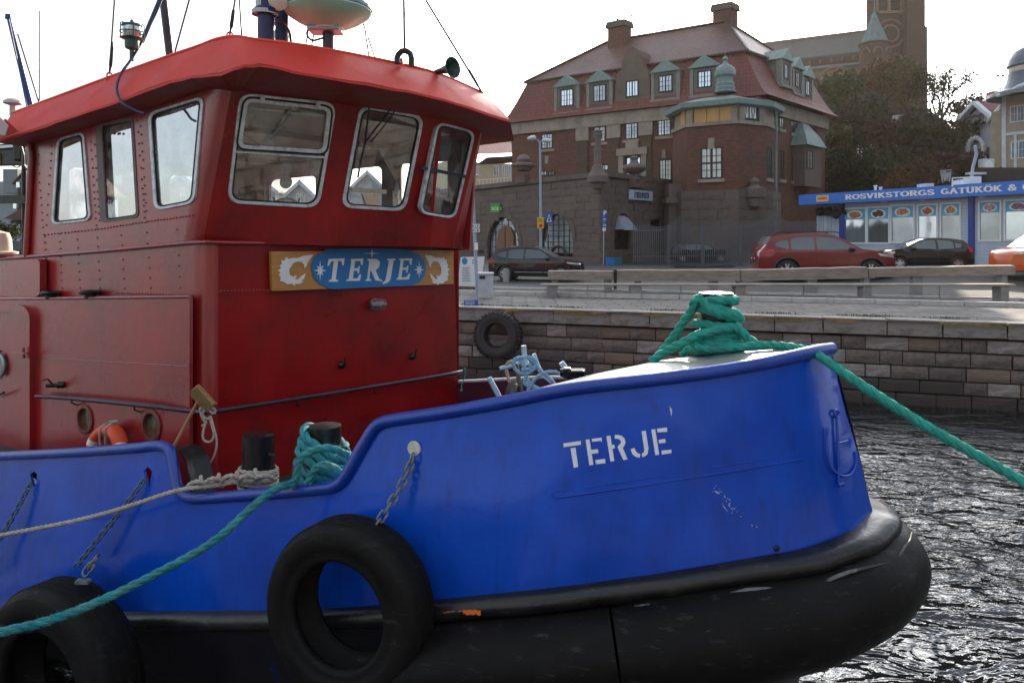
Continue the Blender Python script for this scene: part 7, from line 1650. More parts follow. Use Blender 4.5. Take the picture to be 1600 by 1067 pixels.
m = MB(); a = Wh.rect(1537, 250, 17, 36); Wh.box(m, *a, 0, .3); m.build('porch_door', mat('door_navy', (.03, .035, .06), rough=.5), wh)
m = MB(); u0, u1, z0, z1 = a; uc = (u0+u1)/2
for r_, wd in ((1.0, .09), (1.2, .09)): m.tube([Wh.P(uc+math.cos(t_)*r_*(u1-u0)*.62, z1+math.sin(t_)*r_*.75, .8) for t_ in [i*PI/12 for i in range(13)]], wd*.7, 6)
for px in (1524, 1549): u, _ = Wh.uv(px, 240); Wh.box(m, u-.12, u+.12, z0, z1+.3, .6, .9)
for i in range(9): t_ = PI*(i+.5)/9; m.lathe([(.15, -.06), (.15, .06), (0, .07)], Wh.P(uc+math.cos(t_)*1.2*(u1-u0)*.62, z1+math.sin(t_)*1.2*.75, .9), Wh.n, 8)
m.build('carved_porch', TRM, wh)
# lamp mast
q = U(1563, 200, 75); sl2 = thing('mast_lamp', 'small thin lamp mast with two heads on the skyline', 'street lamp', q); m = MB(); m.tube([q, U(1563, 121, 75)], .06, 6); m.build('mast', DSTEEL, sl2)
for x in (1559, 1567): m = MB(); m.lathe([(0, .12), (.15, .08), (.2, -.05), (0, -.1)], U(x, 119, 75), seg=10); m.build('lamp_head', DSTEEL, sl2)
m = MB(); m.tube([U(1559, 119.5, 75), U(1567, 119.5, 75)], .03, 5); m.build('arm', DSTEEL, sl2)
# ---- church
chh = thing('church', 'dark brick church with tall tower, slate roof and round corner turret on the hill', 'church', U(1390, 200, 112))
CBR = mat('church_brick', (.105, .058, .045), rough=.85, var=.2, vs=.5, pattern='brick', psc=.5, col2=(.08, .05, .04), pcol=(.08, .06, .05)); CSL = mat('church_slate', (.055, .065, .068), rough=.5, var=.2, vs=.6, pattern='tile', psc=.7, pcol=(.03, .035, .035), col2=(.045, .055, .058))
CTR = mat('church_trim', (.17, .11, .085), rough=.8, var=.15)
kt = 112/F; tl, trr = U(1353, 200, 112), U(1436, 200, 112)
m = MB(); m.prism([Vector((tl.x, 112, -7)), Vector((trr.x, 112, -7)), Vector((trr.x+3.6, 120, -7)), Vector((tl.x+3.9, 120, -7))], (0, 0, 62)); m.build('tower', CBR, chh, uv=True)
m = MB(); zt_ = EYE+(HY+30)/F*112
m.box(U(1361, 210, 111.6), (1.2, .6, 50)); m.box(U(1427, 160, 111.2), (2.6, 1.6, 40)); m.box(U(1438, 205, 112), (1.0, 2, 30)); m.build('tower_buttress', CBR, chh, uv=True)
m = MB(); Wt = Wall((tl.x, 111.9), (trr.x, 111.9))
for x0, x1 in ((1366, 1371), (1385, 1390), (1405, 1410)): r = Wt.rect((x0+x1)/2, -5, x1-x0, 50); Wt.box(m, *r, 0, .35)
r = Wt.rect(1392, 21, 44, 4); Wt.box(m, *r, 0, .6); m.build('belfry_trim', CTR, chh)
for px in (1378, 1398): r = Wt.rect(px, -10, 14, 56); m = MB(); Wt.box(m, *r, 0, .2); m.build('louvre_opening', mat('louvre_dark', (.012, .012, .014), rough=.8), chh)
c = U(1391, 53, 111.7); m = MB()
for r_ in (2.0, 1.2): m.tube([c+Vector((math.cos(a), 0, math.sin(a)))*r_ for a in [i*PI/12 for i in range(24)]], .17, 6, closed=True)
m.build('rose_window', CTR, chh); m = MB(); m.lathe([(0, 0), (1.9, 0)], c+Vector((0, -.02, 0)), (0, -1, 0), 24); m.build('rose_recess', mat('rose_dark', (.05, .03, .025), rough=.8), chh)
c = U(1366, 107, 108); k = 108/F
m = MB(); m.lathe([(22*k, -60*k), (22*k, 35*k), (24*k, 37*k), (24*k, 39*k)], c, seg=8); tu = m.build('corner_turret', CBR, chh, uv=True)
m = MB(); m.lathe([(25*k, 38*k), (21*k, 40*k), (10*k, 66*k), (1*k, 90*k), (.5*k, 108*k), (0, 109*k)], c, seg=8); m.build('turret_cone', mat('turret_copper', (.075, .14, .15), rough=.5, var=.25, vs=1), tu)
m = MB()
for an in range(8):
    a = -PI/2+(an-3.5)*PI/8; cx_ = c+Vector((math.cos(a)*22.3*k, math.sin(a)*22.3*k, 0)); tdir = Vector((-math.sin(a), math.cos(a), 0))
    if an in (1, 3, 5): m.tube([cx_+tdir*math.cos(t_)*6*k+Vector((0, 0, (20+8*math.sin(t_))*k)) for t_ in [i*PI/8 for i in range(9)]], .16, 5)
m.build('turret_arch', CTR, tu)
Wn = Wall(U(1352, 60, 114)[:2], U(1180, 60, 122)[:2])
zr = lambda py, px=1300: Wn.uv(px, py)[1]
def slab(y_top, y_bot, o_top, o_bot, nm, mt, uvf=True):
    zt_, zb_ = y_top, y_bot; m = MB(); m.add([Wn.P(-1, zb_, o_bot), Wn.P(Wn.L, zb_, o_bot), Wn.P(Wn.L, zt_, o_top), Wn.P(-1, zt_, o_top), Wn.P(-1, zb_-.4, o_bot), Wn.P(Wn.L, zb_-.4, o_bot)], [(0, 1, 2, 3), (4, 5, 1, 0)]); return m.build(nm, mt, chh, uv=uvf)
zrid = zr(43); zeav = zr(86); zcl = zr(98); zai = zr(113)
slab(zrid, zeav, -5, 0, 'nave_roof', CSL); slab(zcl-.3, zai, 0, 4, 'aisle_roof', CSL)
m = MB(); Wn.box(m, -1, Wn.L, 0, zeav-.2, -8, -.3); m.build('clerestory_wall', CBR, chh, uv=True)
m = MB(); Wn.box(m, -1, Wn.L, 0, zai-.3, -2, 3.8); m.build('aisle_wall', CBR, chh, uv=True)
m = MB(); Wn.box(m, -1, Wn.L, zrid-.2, zrid+.2, -5.2, -4.8); m.build('ridge', CTR, chh)
m = MB(); Wn.box(m, -1, Wn.L, zai-1.4, zai-.5, 3.8, 4.0); m.build('stone_band', CTR, chh)
for i in range(9): m = MB(); u = 1.5+i*1.55; Wn.box(m, u, u+.35, zcl+.1, zeav-.5, -.3, -.05); m.build('clerestory_pier', CTR, chh)
c = Wn.P(Wn.uv(1310, 135)[0], Wn.uv(1310, 138)[1], 3.9); m = MB()
m.tube([c+Wn.t*math.cos(a)*2.2+Vector((0, 0, math.sin(a)*2.4)) for a in [i*PI/14 for i in range(15)]], .3, 6); m.build('aisle_arch', CTR, chh)
m = MB(); m.prism([c+Wn.t*math.cos(a)*2.0+Vector((0, 0, math.sin(a)*2.2))+Wn.n*.02 for a in [i*PI/14 for i in range(15)]]+[c-Wn.t*2+Vector((0, 0, -4)), c+Wn.t*2+Vector((0, 0, -4))], Wn.n*.02); m.build('aisle_window', MATS['dark_pane'], chh)
# white house among the trees
q = U(1372, 215, 84); k = 84/F; hw = thing('hillside_house', 'small white house half hidden behind the trees below the church', 'house', q); m = MB(); m.box(q, (34*k, 6, 56*k)); m.build('wall', mat('white_render', (.42, .42, .45), rough=.8), hw); m = MB(); m.prism([U(1352, 188, 80.9), U(1392, 188, 80.9), U(1372, 172, 80.9)], (0, 6.4, 0)); m.build('roof', TILE, hw)
m = MB(); m.box(U(1366, 222, 80.9), (8*k, .1, 12*k)); m.build('window', PANED, hw)
m = MB(); m.beam(U(1340, 238, 79), U(1400, 236, 79), .1, .1); m.build('balcony_rail', WHITE, hw)
# ---- houses behind the wheelhouse on the left of the brick house
rh = thing('villa_red_roof', 'cream villa with dark eaves and standing-seam red roof left of the brick house', 'house', U(770, 300, 78))
Wv = Wall(U(700, 250, 76)[:2], U(815, 250, 80)[:2]); vz = lambda py, px=770: Wv.uv(px, py)[1]
m = MB(); Wv.box(m, Wv.uv(700, 260)[0], Wv.uv(812, 260)[0], vz(330), vz(255), -8, 0); m.build('wall', mat('cream_wall', (.50, .44, .30), rough=.7, var=.08), rh)
m = MB(); a = [Wv.P(Wv.uv(705, 250)[0], Wv.uv(737, 246)[1], 1.0), Wv.P(Wv.uv(822, 250)[0], Wv.uv(805, 239)[1], 1.0)]; b = [a[0]-Wv.n*5+Vector((0, 0, 1.6)), a[1]-Wv.n*5+Vector((0, 0, 1.6))]; m.add(a+b, [(0, 1, 3, 2)]); m.build('seam_roof', mat('seam_red', (.20, .07, .07), rough=.85, pattern='seam', psc=.55, pcol=(.12, .04, .04), col2=(.25, .09, .09)), rh, uv=True)
m = MB(); m.prism([Wv.P(Wv.uv(745, 250)[0], vz(259), .0), Wv.P(Wv.uv(755, 250)[0], vz(248), .9), Wv.P(Wv.uv(815, 250)[0], vz(241), .9), Wv.P(Wv.uv(815, 250)[0], vz(252), .0)], Wv.n*-.2); m.build('eaves', mat('eaves_brown', (.05, .03, .03), rough=.7), rh)
for px, w_ in ((775, 9), (788, 7), (797, 6), (746, 5)): bwindow(Wv, Wv.rect(px, 267, w_, 16), rh, 1, 1, fm=TRM, pm_=PANED)
m = MB()
m.beam(U(742, 282, 74), U(812, 276, 77), .08, .08)
for i in range(12): m.tube([U(744+i*5.5, 282-i*.5, 74+i*.25), U(744+i*5.5, 290-i*.4, 74+i*.25)], .03, 4)
m.build('balcony_rail', WHITE, rh)
sh = thing('slate_house', 'pale grey house with slate roof and flagpole higher on the hill', 'house', U(780, 235, 105)); k = 105/F
m = MB(); m.box(U(772, 216, 107), (80*k, 4, 26*k)); m.build('wall', mat('grey_wall', (.34, .38, .42), rough=.7, var=.1), sh)
m = MB(); m.prism([U(718, 212, 104), U(806, 206, 104), U(806, 192, 106), U(792, 188, 107), U(735, 200, 107)], (0, 1, -.3)); m.build('slate_roof', mat('far_slate', (.16, .18, .20), rough=.5, var=.2, vs=.5), sh)
for px in (752, 766, 780, 792): m = MB(); m.box(U(px, 217, 104.8), (7*k, .1, 9*k)); m.build('window', PANED, sh)
m = MB(); m.beam(U(738, 226, 103), U(800, 220, 103), .1, .08)
for i in range(10): m.tube([U(740+i*6, 226-i*.5, 103), U(740+i*6, 220-i*.5, 103)], .04, 4)
m.build('terrace_rail', DSTEEL, sh)
m = MB(); m.tube([U(803, 240, 74), U(789, 200, 74)], .07, 6); tag(m.build('leaning_flagpole', WHITE), 'thin white leaning flagpole between the wheelhouse and the brick house', 'pole')
m = MB(); m.tube([U(765, 224, 95), U(765, 204, 95)], .07, 6); tag(m.build('upright_flagpole', WHITE), 'short white upright pole in front of the slate house', 'pole')
ol = thing('ochre_gable_roof', 'brown hipped roof with ochre gable between slate house and villa', 'house', U(790, 240, 92)); m = MB(); m.prism([U(770, 232, 90), U(806, 220, 90), U(806, 214, 92), U(792, 212, 92)], (0, 2, -.5)); m.build('roof', TILE, ol); m = MB(); m.box(U(797, 222, 91), (2.4, 2, 1.4)); m.build('wall', mat('ochre_wall', (.42, .30, .08), rough=.7), ol)
m = MB(); m.lathe([(7*70/F, 0), (7*70/F, 12*70/F), (11*70/F, 12.5*70/F), (11*70/F, 14*70/F), (3*70/F, 16*70/F), (0, 16*70/F)], U(738, 288, 70), seg=14); tag(m.build('round_tank', mat('tank_cream', (.5, .5, .4), rough=.6), smooth=40), 'round cream vent with green flat cap beside the granite lodge', 'vent')
# ---- far left town seen past the wheelhouse
th_ = thing('tall_grey_house', 'tall narrow grey house with gabled tower at the left edge of the view', 'house', U(32, 390, 66)); k = 66/F
HG = mat('house_grey', (.30, .34, .37), rough=.7, var=.1, pattern='plank', psc=.4, pcol=(.2, .23, .25), col2=(.28, .32, .35))
m = MB(); m.box(U(28, 330, 68), (44*k, 4, 90*k)); m.build('wall', HG, th_, uv=True); m = MB(); m.box(U(34, 285, 65.6), (22*k, 3, 36*k)); m.prism([U(21, 286, 64), U(33, 271, 64), U(46, 286, 64)], (0, 3.2, 0)); m.build('tower', HG, th_)
m = MB(); m.prism([U(18, 287, 63.8), U(33, 270, 63.8), U(33, 273, 63.8), U(20, 288, 63.8)], (0, 3.6, 0)); m.prism([U(33, 270, 63.8), U(50, 286, 63.8), U(48, 288, 63.8), U(33, 273, 63.8)], (0, 3.6, 0)); m.build('gable_roof', TILE, th_)
m = MB(); m.prism([U(5, 342, 63.5), U(34, 325, 63.5), U(50, 328, 63.5), U(50, 345, 63.5)], (0, 3, .3)); m.build('lower_roof', mat('dull_red_roof', (.12, .05, .045), rough=.6), th_)
m = MB(); m.box(U(28, 358, 64.6), (30*k, .6, 34*k)); m.build('white_bay', PWH, th_); m = MB(); m.box(U(27, 356, 64.2), (17*k, .2, 22*k)); m.build('shop_window', GASK, th_); m = MB(); m.box(U(27, 358, 64.0), (9*k, .1, 14*k)); m.build('pane', PANED, th_)
for x, y in ((29, 289), (24, 322)): m = MB(); m.box(U(x, y, 63.6), (5*k, .2, 8*k)); m.build('window', PANE, th_)
m = MB(); m.box(U(28, 383, 64), (44*k, 1, 14*k)); m.build('base', mat('base_grey', (.13, .14, .15), rough=.8), th_)
HGp = PWH
# ---- pale wooden houses seen through the wheelhouse glass
def wooden_house(px, Y, w, eave, ridge, label, wall, roofm, base=372+24):
    k = Y/F; q = U(px, base, Y); q.z = gz(q.x, q.y); zb_ = q.z-.3; ze = EYE+(HY-eave)*k; zr_ = EYE+(HY-ridge)*k; hw_ = w*k/2
    o = thing('wooden_house', label, 'house', q, group='pale wooden houses behind the tug')
    f_ = [Vector((q.x-hw_, Y, zb_)), Vector((q.x+hw_, Y, zb_)), Vector((q.x+hw_, Y, ze)), Vector((q.x, Y, zr_)), Vector((q.x-hw_, Y, ze))]
    m = MB(); m.prism(f_, (0, 8, 0)); m.build('clad_wall', wall, o, uv=True)
    for s in (-1, 1):
        a, b = Vector((q.x, Y-.5, zr_+.12)), Vector((q.x+s*(hw_+.5), Y-.5, ze-.25+.12)); m = MB(); m.prism([a, b, b+Vector((0, 9, 0)), a+Vector((0, 9, 0))], (0, 0, .14)); m.build('roof_slope', roofm, o, uv=True)
        m = MB(); m.beam(a-Vector((0, .05, .1)), b-Vector((0, .05, .1)), .1, .3); m.build('barge_board', TRM, o)
    W = Wall((q.x-hw_, Y), (q.x+hw_, Y)); n = max(2, int(hw_*2/2.2)); lv = max(1, int((ze-zb_)/2.9))
    for i in range(n):
        for j in range(lv): u = (i+.5)*W.L/n; z = zb_+1.2+j*2.8; bwindow(W, (u-.5, u+.5, z, z+1.35), o, 1, 2, fm=TRM, pm_=PANED)
    bwindow(W, (W.L/2-.4, W.L/2+.4, ze+.1, ze+1.1), o, 1, 2, fm=TRM, pm_=PANED)
for a_ in ((75, 66, 70, 300, 262, 'white gabled house seen through the leftmost side window', PWH, TILE), (185, 78, 80, 290, 250, 'pale house seen through the middle side window', YW, TILE), (285, 70, 85, 310, 275, 'white house seen through the side window nearest the corner', PWH, SLT),
           (385, 82, 90, 300, 262, 'grey blue house seen through the left front window', HGp, TILE), (470, 74, 60, 318, 285, 'small white house at the right part of the left front window', PWH, SLT), (575, 80, 76, 310, 270, 'white gabled house seen through the middle front window', PWH, SLT), (680, 92, 60, 306, 262, 'pale yellow house seen through the right front window', YW, TILE)):
    wooden_house(*a_)
# ---- bird
m = MB(); q = U(987, 25, 40); m.tube([q+Vector((-.22, 0, -.04)), q, q+Vector((.2, 0, .06))], [.01, .05, .01], 6); m.prism([q, q+Vector((.05, 0, .03)), q+Vector((.16, .1, .14))], (0, .02, 0)); m.prism([q, q+Vector((-.05, 0, 0)), q+Vector((-.12, .1, -.12))], (0, .02, 0)); tag(m.build('bird', DSTEEL), 'tiny dark bird flying in the sky left of the chimneys', 'bird')
# ================================================================ cars
TINT = mat('car_glass', (.10, .12, .13), rough=.04, metal=.6, spec=.6, var=.1); TINTL = mat('car_glass_light', (.55, .6, .63), rough=.05, metal=.8, var=.15)
PLAS = mat('car_plastic', (.018, .018, .019), rough=.5); RIM = mat('rim_silver', (.55, .56, .58), rough=.3, metal=.85); LMP = mat('car_lamp', (.7, .74, .78), rough=.1, metal=.6); TLR = mat('tail_lamp', (.6, .015, .012), rough=.25)
def car(label, paint, L, W, H, prof, wins, wheels, wr, belt, mirror_x, loc, ang, nm='parked_car', cat='car', strips=None, lampf=None, lampr=None, plate=True, clad=True, roofm=None):
    o = thing(nm, label, cat, (0, 0, 0), 'cars parked on the square' if cat == 'car' else None, local=True)
    X = lambda x: L/2-x
    def hw(x, z):
        w_ = W/2
        e = max(0, (abs(x-L/2)-L*.36)/(L*.14)); w_ -= .20*e*e*W/2*1.6
        if z > belt: w_ -= (z-belt)*.42
        if z < .45: w_ -= (.45-z)*.25
        return max(.2, w_)
    def arcs():
        out = []; lo = .26
        pts = [(0.06, lo)]
        for wx in wheels: pts += [(wx-wr*1.18, lo)]+[(wx-wr*1.18*math.cos(a), wr+wr*1.18*math.sin(a)) for a in [i*PI/9 for i in range(0, 10)]]+[(wx+wr*1.18, lo)]
        pts += [(L-.06, lo)]; return pts
    outline = prof+arcs()[::-1]
    for sgn in (-1, 1):
        m = MB(); mf = lambda x, z: Vector((X(x), sgn*hw(x, z), z)); m.sheet(outline, [w_ for w_ in wins], mf, step=.22, back=Vector((0, -sgn*.03, 0)), face=Vector((0, sgn*50, .5))); m.build('body_side', paint, o, smooth=35)
        for w_ in wins:
            m = MB(); m.sheet(w_, [], lambda x, z: Vector((X(x), sgn*(hw(x, z)-.012), z)), step=.3, face=Vector((0, sgn*50, .5))); m.build('side_window', TINTL if False else TINT, o)
        for wx in wheels:
            c = Vector((X(wx), sgn*(W/2-.12), wr)); ax = Vector((0, sgn, 0)); m = MB()
            m.lathe([(wr*.62, -.10), (wr*.7, -.1), (wr*.97, -.09), (wr, -.05), (wr, .05), (wr*.97, .09), (wr*.72, .1), (wr*.66, .085)], c, ax, 28); ty = m.build('tyre', PLAS, o, smooth=40)
            m = MB(); m.lathe([(wr*.67, .08), (wr*.62, .06), (wr*.6, .0)], c, ax, 24); m.lathe([(wr*.16, .07), (wr*.12, .085), (0, .088)], c, ax, 12)
            for s_ in range(5):
                a = 2*PI*s_/5+.3; d = Vector((math.cos(a), 0, math.sin(a))); tt = Vector((-math.sin(a), 0, math.cos(a)))
                for ds in (-.10, .10): m.beam(c+ax*.07+d*wr*.1+tt*ds*wr*.3, c+ax*.065+d*wr*.64+tt*ds*wr*1.5, .045, .03, up=ax)
            m.build('rim', RIM, ty); m = MB(); m.lathe([(0, .0), (wr*.62, .0)], c, ax, 20); m.build('brake', PLAS, ty)
            if clad:
                m = MB(); ro = [(wr*1.28, 0), (wr*1.16, 0)]
                pth = [Vector((c.x+math.cos(a)*wr*1.2, sgn*(hw(L/2-(c.x+math.cos(a)*wr*1.2), wr+math.sin(a)*wr*1.2)+.005), wr+math.sin(a)*wr*1.2)) for a in [i*PI/14 for i in range(15)]]; m.tube(pth, .035, 6); m.build('arch_trim', PLAS, o, smooth=60)
        if clad: m = MB(); m.sheet([(wheels[0]+wr*1.2, .24), (wheels[1]-wr*1.2, .24), (wheels[1]-wr*1.2, .36), (wheels[0]+wr*1.2, .36)], [], lambda x, z: Vector((X(x), sgn*(hw(x, z)+.01), z)), step=.3, face=Vector((0, sgn*50, .5))); m.build('sill_trim', PLAS, o)
        m = MB(); m.tube([Vector((X(wheels[0]+wr*1.3), sgn*(W/2+.005), .43)), Vector((X(wheels[1]-wr*1.3), sgn*(W/2+.005), .43))], .012, 5); m.build('sill_strip', RIM if clad else PLAS, o)
        q = Vector((X(mirror_x), sgn*(hw(mirror_x, belt+.05)+.09), belt+.06)); m = MB(); m.lathe([(0, -.1), (.07, -.08), (.085, 0), (.07, .07), (0, .09)], q, (1, 0, 0), 10); m.build('wing_mirror', paint if not clad else PLAS, o, smooth=60)
        m = MB()
        for hx_ in (mirror_x+.95, mirror_x+1.75): m.beam(Vector((X(hx_), sgn*(hw(hx_, belt-.12)+.015), belt-.12)), Vector((X(hx_+.18), sgn*(hw(hx_, belt-.12)+.015), belt-.12)), .02, .03)
        m.build('door_handle', paint, o)
        m = MB()
        for sx in (mirror_x+.05, mirror_x+1.05): m.beam(Vector((X(sx), sgn*(hw(sx, .7)+.002), .32)), Vector((X(sx+.02), sgn*(hw(sx, belt)+.002), belt-.02)), .006, .012)
        m.build('door_gap', PLAS, o)
        if lampf: m = MB(); m.sheet(lampf, [], lambda x, z: Vector((X(x), sgn*(hw(x, z)+.006), z)), step=.2, face=Vector((0, sgn*50, .5))); m.build('headlight', LMP, o)
        if lampr: m = MB(); m.sheet(lampr, [], lambda x, z: Vector((X(x), sgn*(hw(x, z)+.008), z)), step=.2, face=Vector((0, sgn*50, .5))); m.build('tail_light', TLR, o)
    # top strip
    rows = []
    for x, z in prof:
        h_ = hw(x, z); rows.append([Vector((X(x), h_*s, z+.035*(1-s*s)*(1 if z > .9 else .2)))-Vector((-.10*(1-s*s) if x < .3 else (.06*(1-s*s) if x > L-.3 else 0), 0, 0)) for s in (-1, -.75, -.4, 0, .4, .75, 1)])
    glass_idx = strips or []
    runs = []
    for i in range(len(rows)-1):
        g_ = i in glass_idx
        if not runs or runs[-1][0] != g_: runs.append([g_, []])
        runs[-1][1].append(i)
    for k_, (g_, idx) in enumerate(runs):
        m = MB(); m.loft([rows[i][::-1] for i in idx]+[rows[idx[-1]+1][::-1]])
        m.build(['bonnet', 'windscreen', 'roof_panel', 'rear_window', 'tailgate'][min(k_, 4)], TINTL if g_ else paint, o, smooth=50)
    # nose: grille, plate, floor
    m = MB(); m.box((L/2-.0, 0, .62), (.08, W*.52, .16)); m.box((L/2-.03, 0, .38), (.08, W*.7, .14)); m.build('grille', PLAS, o, bevel=.02)
    m = MB(); m.box((L/2+.05, 0, .47), (.02, .5, .11)); m.build('number_plate', WHITE, o)
    m = MB(); m.box((-L/2-.03, 0, .75), (.02, .5, .11)); m.build('number_plate', WHITE, o)
    m = MB(); m.box((0, 0, .30), (L*.9, W*.82, .16)); m.box((0, 0, .62), (L*.72, W*.7, .5)); m.build('underbody', PLAS, o)
    o.location = loc; o.rotation_euler = (0, 0, ang)
    return o
suv = [(.0, .36), (.0, .62), (.03, .80), (.14, .93), (.5, 1.01), (.95, 1.07), (1.2, 1.12), (1.55, 1.34), (1.95, 1.55), (2.25, 1.62), (2.8, 1.65), (3.4, 1.62), (3.9, 1.55), (4.08, 1.50), (4.25, 1.24), (4.38, 1.08), (4.47, .95), (4.5, .6), (4.46, .36)]
suvw = [[(1.42, 1.10), (1.62, 1.29), (1.98, 1.49), (2.62, 1.53), (2.62, 1.07)], [(2.70, 1.07), (2.70, 1.53), (3.28, 1.50), (3.46, 1.44), (3.46, 1.08)], [(3.54, 1.09), (3.54, 1.42), (3.92, 1.34), (4.02, 1.22)]]
hat = [(.0, .34), (.0, .58), (.04, .74), (.2, .86), (.6, .95), (.95, 1.0), (1.2, 1.16), (1.6, 1.36), (1.95, 1.44), (2.5, 1.46), (3.0, 1.43), (3.45, 1.36), (3.72, 1.12), (3.86, .98), (3.95, .8), (3.97, .55), (3.93, .34)]
hatw = [[(1.22, 1.0), (1.45, 1.2), (1.8, 1.35), (2.28, 1.38), (2.28, .97)], [(2.36, .97), (2.36, 1.38), (2.85, 1.34), (3.02, 1.28), (3.02, .99)], [(3.09, 1.01), (3.09, 1.26), (3.36, 1.18), (3.3, 1.04)]]
van = [(.0, .36), (.0, .66), (.05, .86), (.2, 1.0), (.6, 1.10), (1.0, 1.18), (1.3, 1.45), (1.65, 1.70), (2.0, 1.80), (2.8, 1.84), (3.8, 1.82), (4.3, 1.78), (4.4, 1.2), (4.4, .4)]
vanw = [[(1.15, 1.14), (1.35, 1.36), (1.7, 1.62), (2.2, 1.66), (2.2, 1.12)]]
def place_car(px, py, wpx, L, ang): q = G(px, py); return q
kcar = lambda px, py, hp_, H: (G(px, py), hp_*G(px, py).y/F/H)
def put(c, px, py, hp_, H, ang):
    q = G(px, py); s = hp_*q.y/F/H; c.location = q; c.scale = (s, s, s); c.rotation_euler = (0, 0, ang)
P3 = mat('car_aubergine', (.018, .010, .012), rough=.12, coat=.5, spec=.3, var=.05); P4 = mat('car_dark_red', (.17, .010, .012), rough=.12, coat=.6, spec=.3, var=.05); P5 = mat('car_black', (.010, .008, .010), rough=.12, spec=.3, coat=.5, var=.05); P6 = mat('car_orange', (.62, .10, .012), rough=.3, coat=.8, var=.05); P7 = mat('car_silver_blue', (.10, .12, .16), rough=.3, coat=.8)
c1 = car('dark aubergine suv parked left before the arched door, nose to the right', P3, 4.5, 1.84, 1.65, suv, suvw, (.88, 3.6), .36, 1.02, 1.5, (0, 0, 0), 0, strips=[6, 7, 8, 13], lampf=[(.05, .78), (.1, .88), (.6, .93), (.55, .84)], lampr=[(4.2, 1.0), (4.44, .95), (4.42, .85), (4.15, .92)])
put(c1, 838, 438, 53, 1.65, math.radians(-14))
c2 = car('dark red suv with roof rails parked in front of the picket fence', P4, 4.6, 1.86, 1.68, [(x*1.022, z*1.015) for x, z in suv], [[(x*1.022, z*1.015) for x, z in w_] for w_ in suvw], (.9, 3.68), .37, 1.05, 1.55, (0, 0, 0), 0, strips=[6, 7, 8, 13], lampf=[(.05, .82), (.12, .92), (.7, .98), (.6, .88)], lampr=[(4.2, 1.12), (4.5, 1.02), (4.48, .92), (4.1, 1.04)])
put(c2, 1282, 438, 75, 1.70, math.radians(-5))
m = MB()
for s in (-1, 1): m.tube([Vector((.45, s*.62, 1.66)), Vector((.3, s*.62, 1.71)), Vector((-1.2, s*.62, 1.71)), Vector((-1.4, s*.62, 1.66))], .02, 6)
m.build('roof_rail', PLAS, c2, smooth=60)
c3 = car('small black hatchback seen from its right rear, parked before the kiosk windows', P5, 3.97, 1.70, 1.46, hat, hatw, (.75, 3.2), .31, .93, 1.3, (0, 0, 0), 0, strips=[5, 6, 7, 11, 12], lampf=[(.05, .7), (.1, .8), (.55, .86), (.5, .76)], lampr=[(3.62, 1.12), (3.84, .98), (3.9, .82), (3.66, .84)], clad=False)
put(c3, 1441, 422, 50, 1.46, math.radians(180-8))
c4 = car('orange van cut off by the right edge, nose to the left', P6, 4.4, 1.8, 1.84, van, vanw, (.8, 3.5), .33, 1.08, 1.2, (0, 0, 0), 0, nm='orange_van', cat='van', strips=[5, 6, 7], lampf=[(.06, .9), (.15, 1.0), (.5, 1.05), (.4, .92)])
put(c4, 1642, 432, 72, 1.84, math.radians(180+6))
c5 = car('dark car behind the picket fence with light on its bonnet', P5, 4.5, 1.8, 1.46, [(x*1.13, z) for x, z in hat], [[(x*1.13, z) for x, z in w_] for w_ in hatw], (.85, 3.6), .31, .93, 1.45, (0, 0, 0), 0, strips=[5, 6, 7, 11, 12], clad=False)
put(c5, 1097, 411, 31, 1.46, math.radians(-6)); c5.location.y += .5; c5.location.z = gz(c5.location.x, c5.location.y)
c6 = car('blue-grey car parked at the far left behind the tug', P7, 3.97, 1.70, 1.46, hat, hatw, (.75, 3.2), .31, .93, 1.3, (0, 0, 0), 0, strips=[5, 6, 7, 11, 12], clad=False)
put(c6, 27, 400, 14, 1.46, math.radians(8))

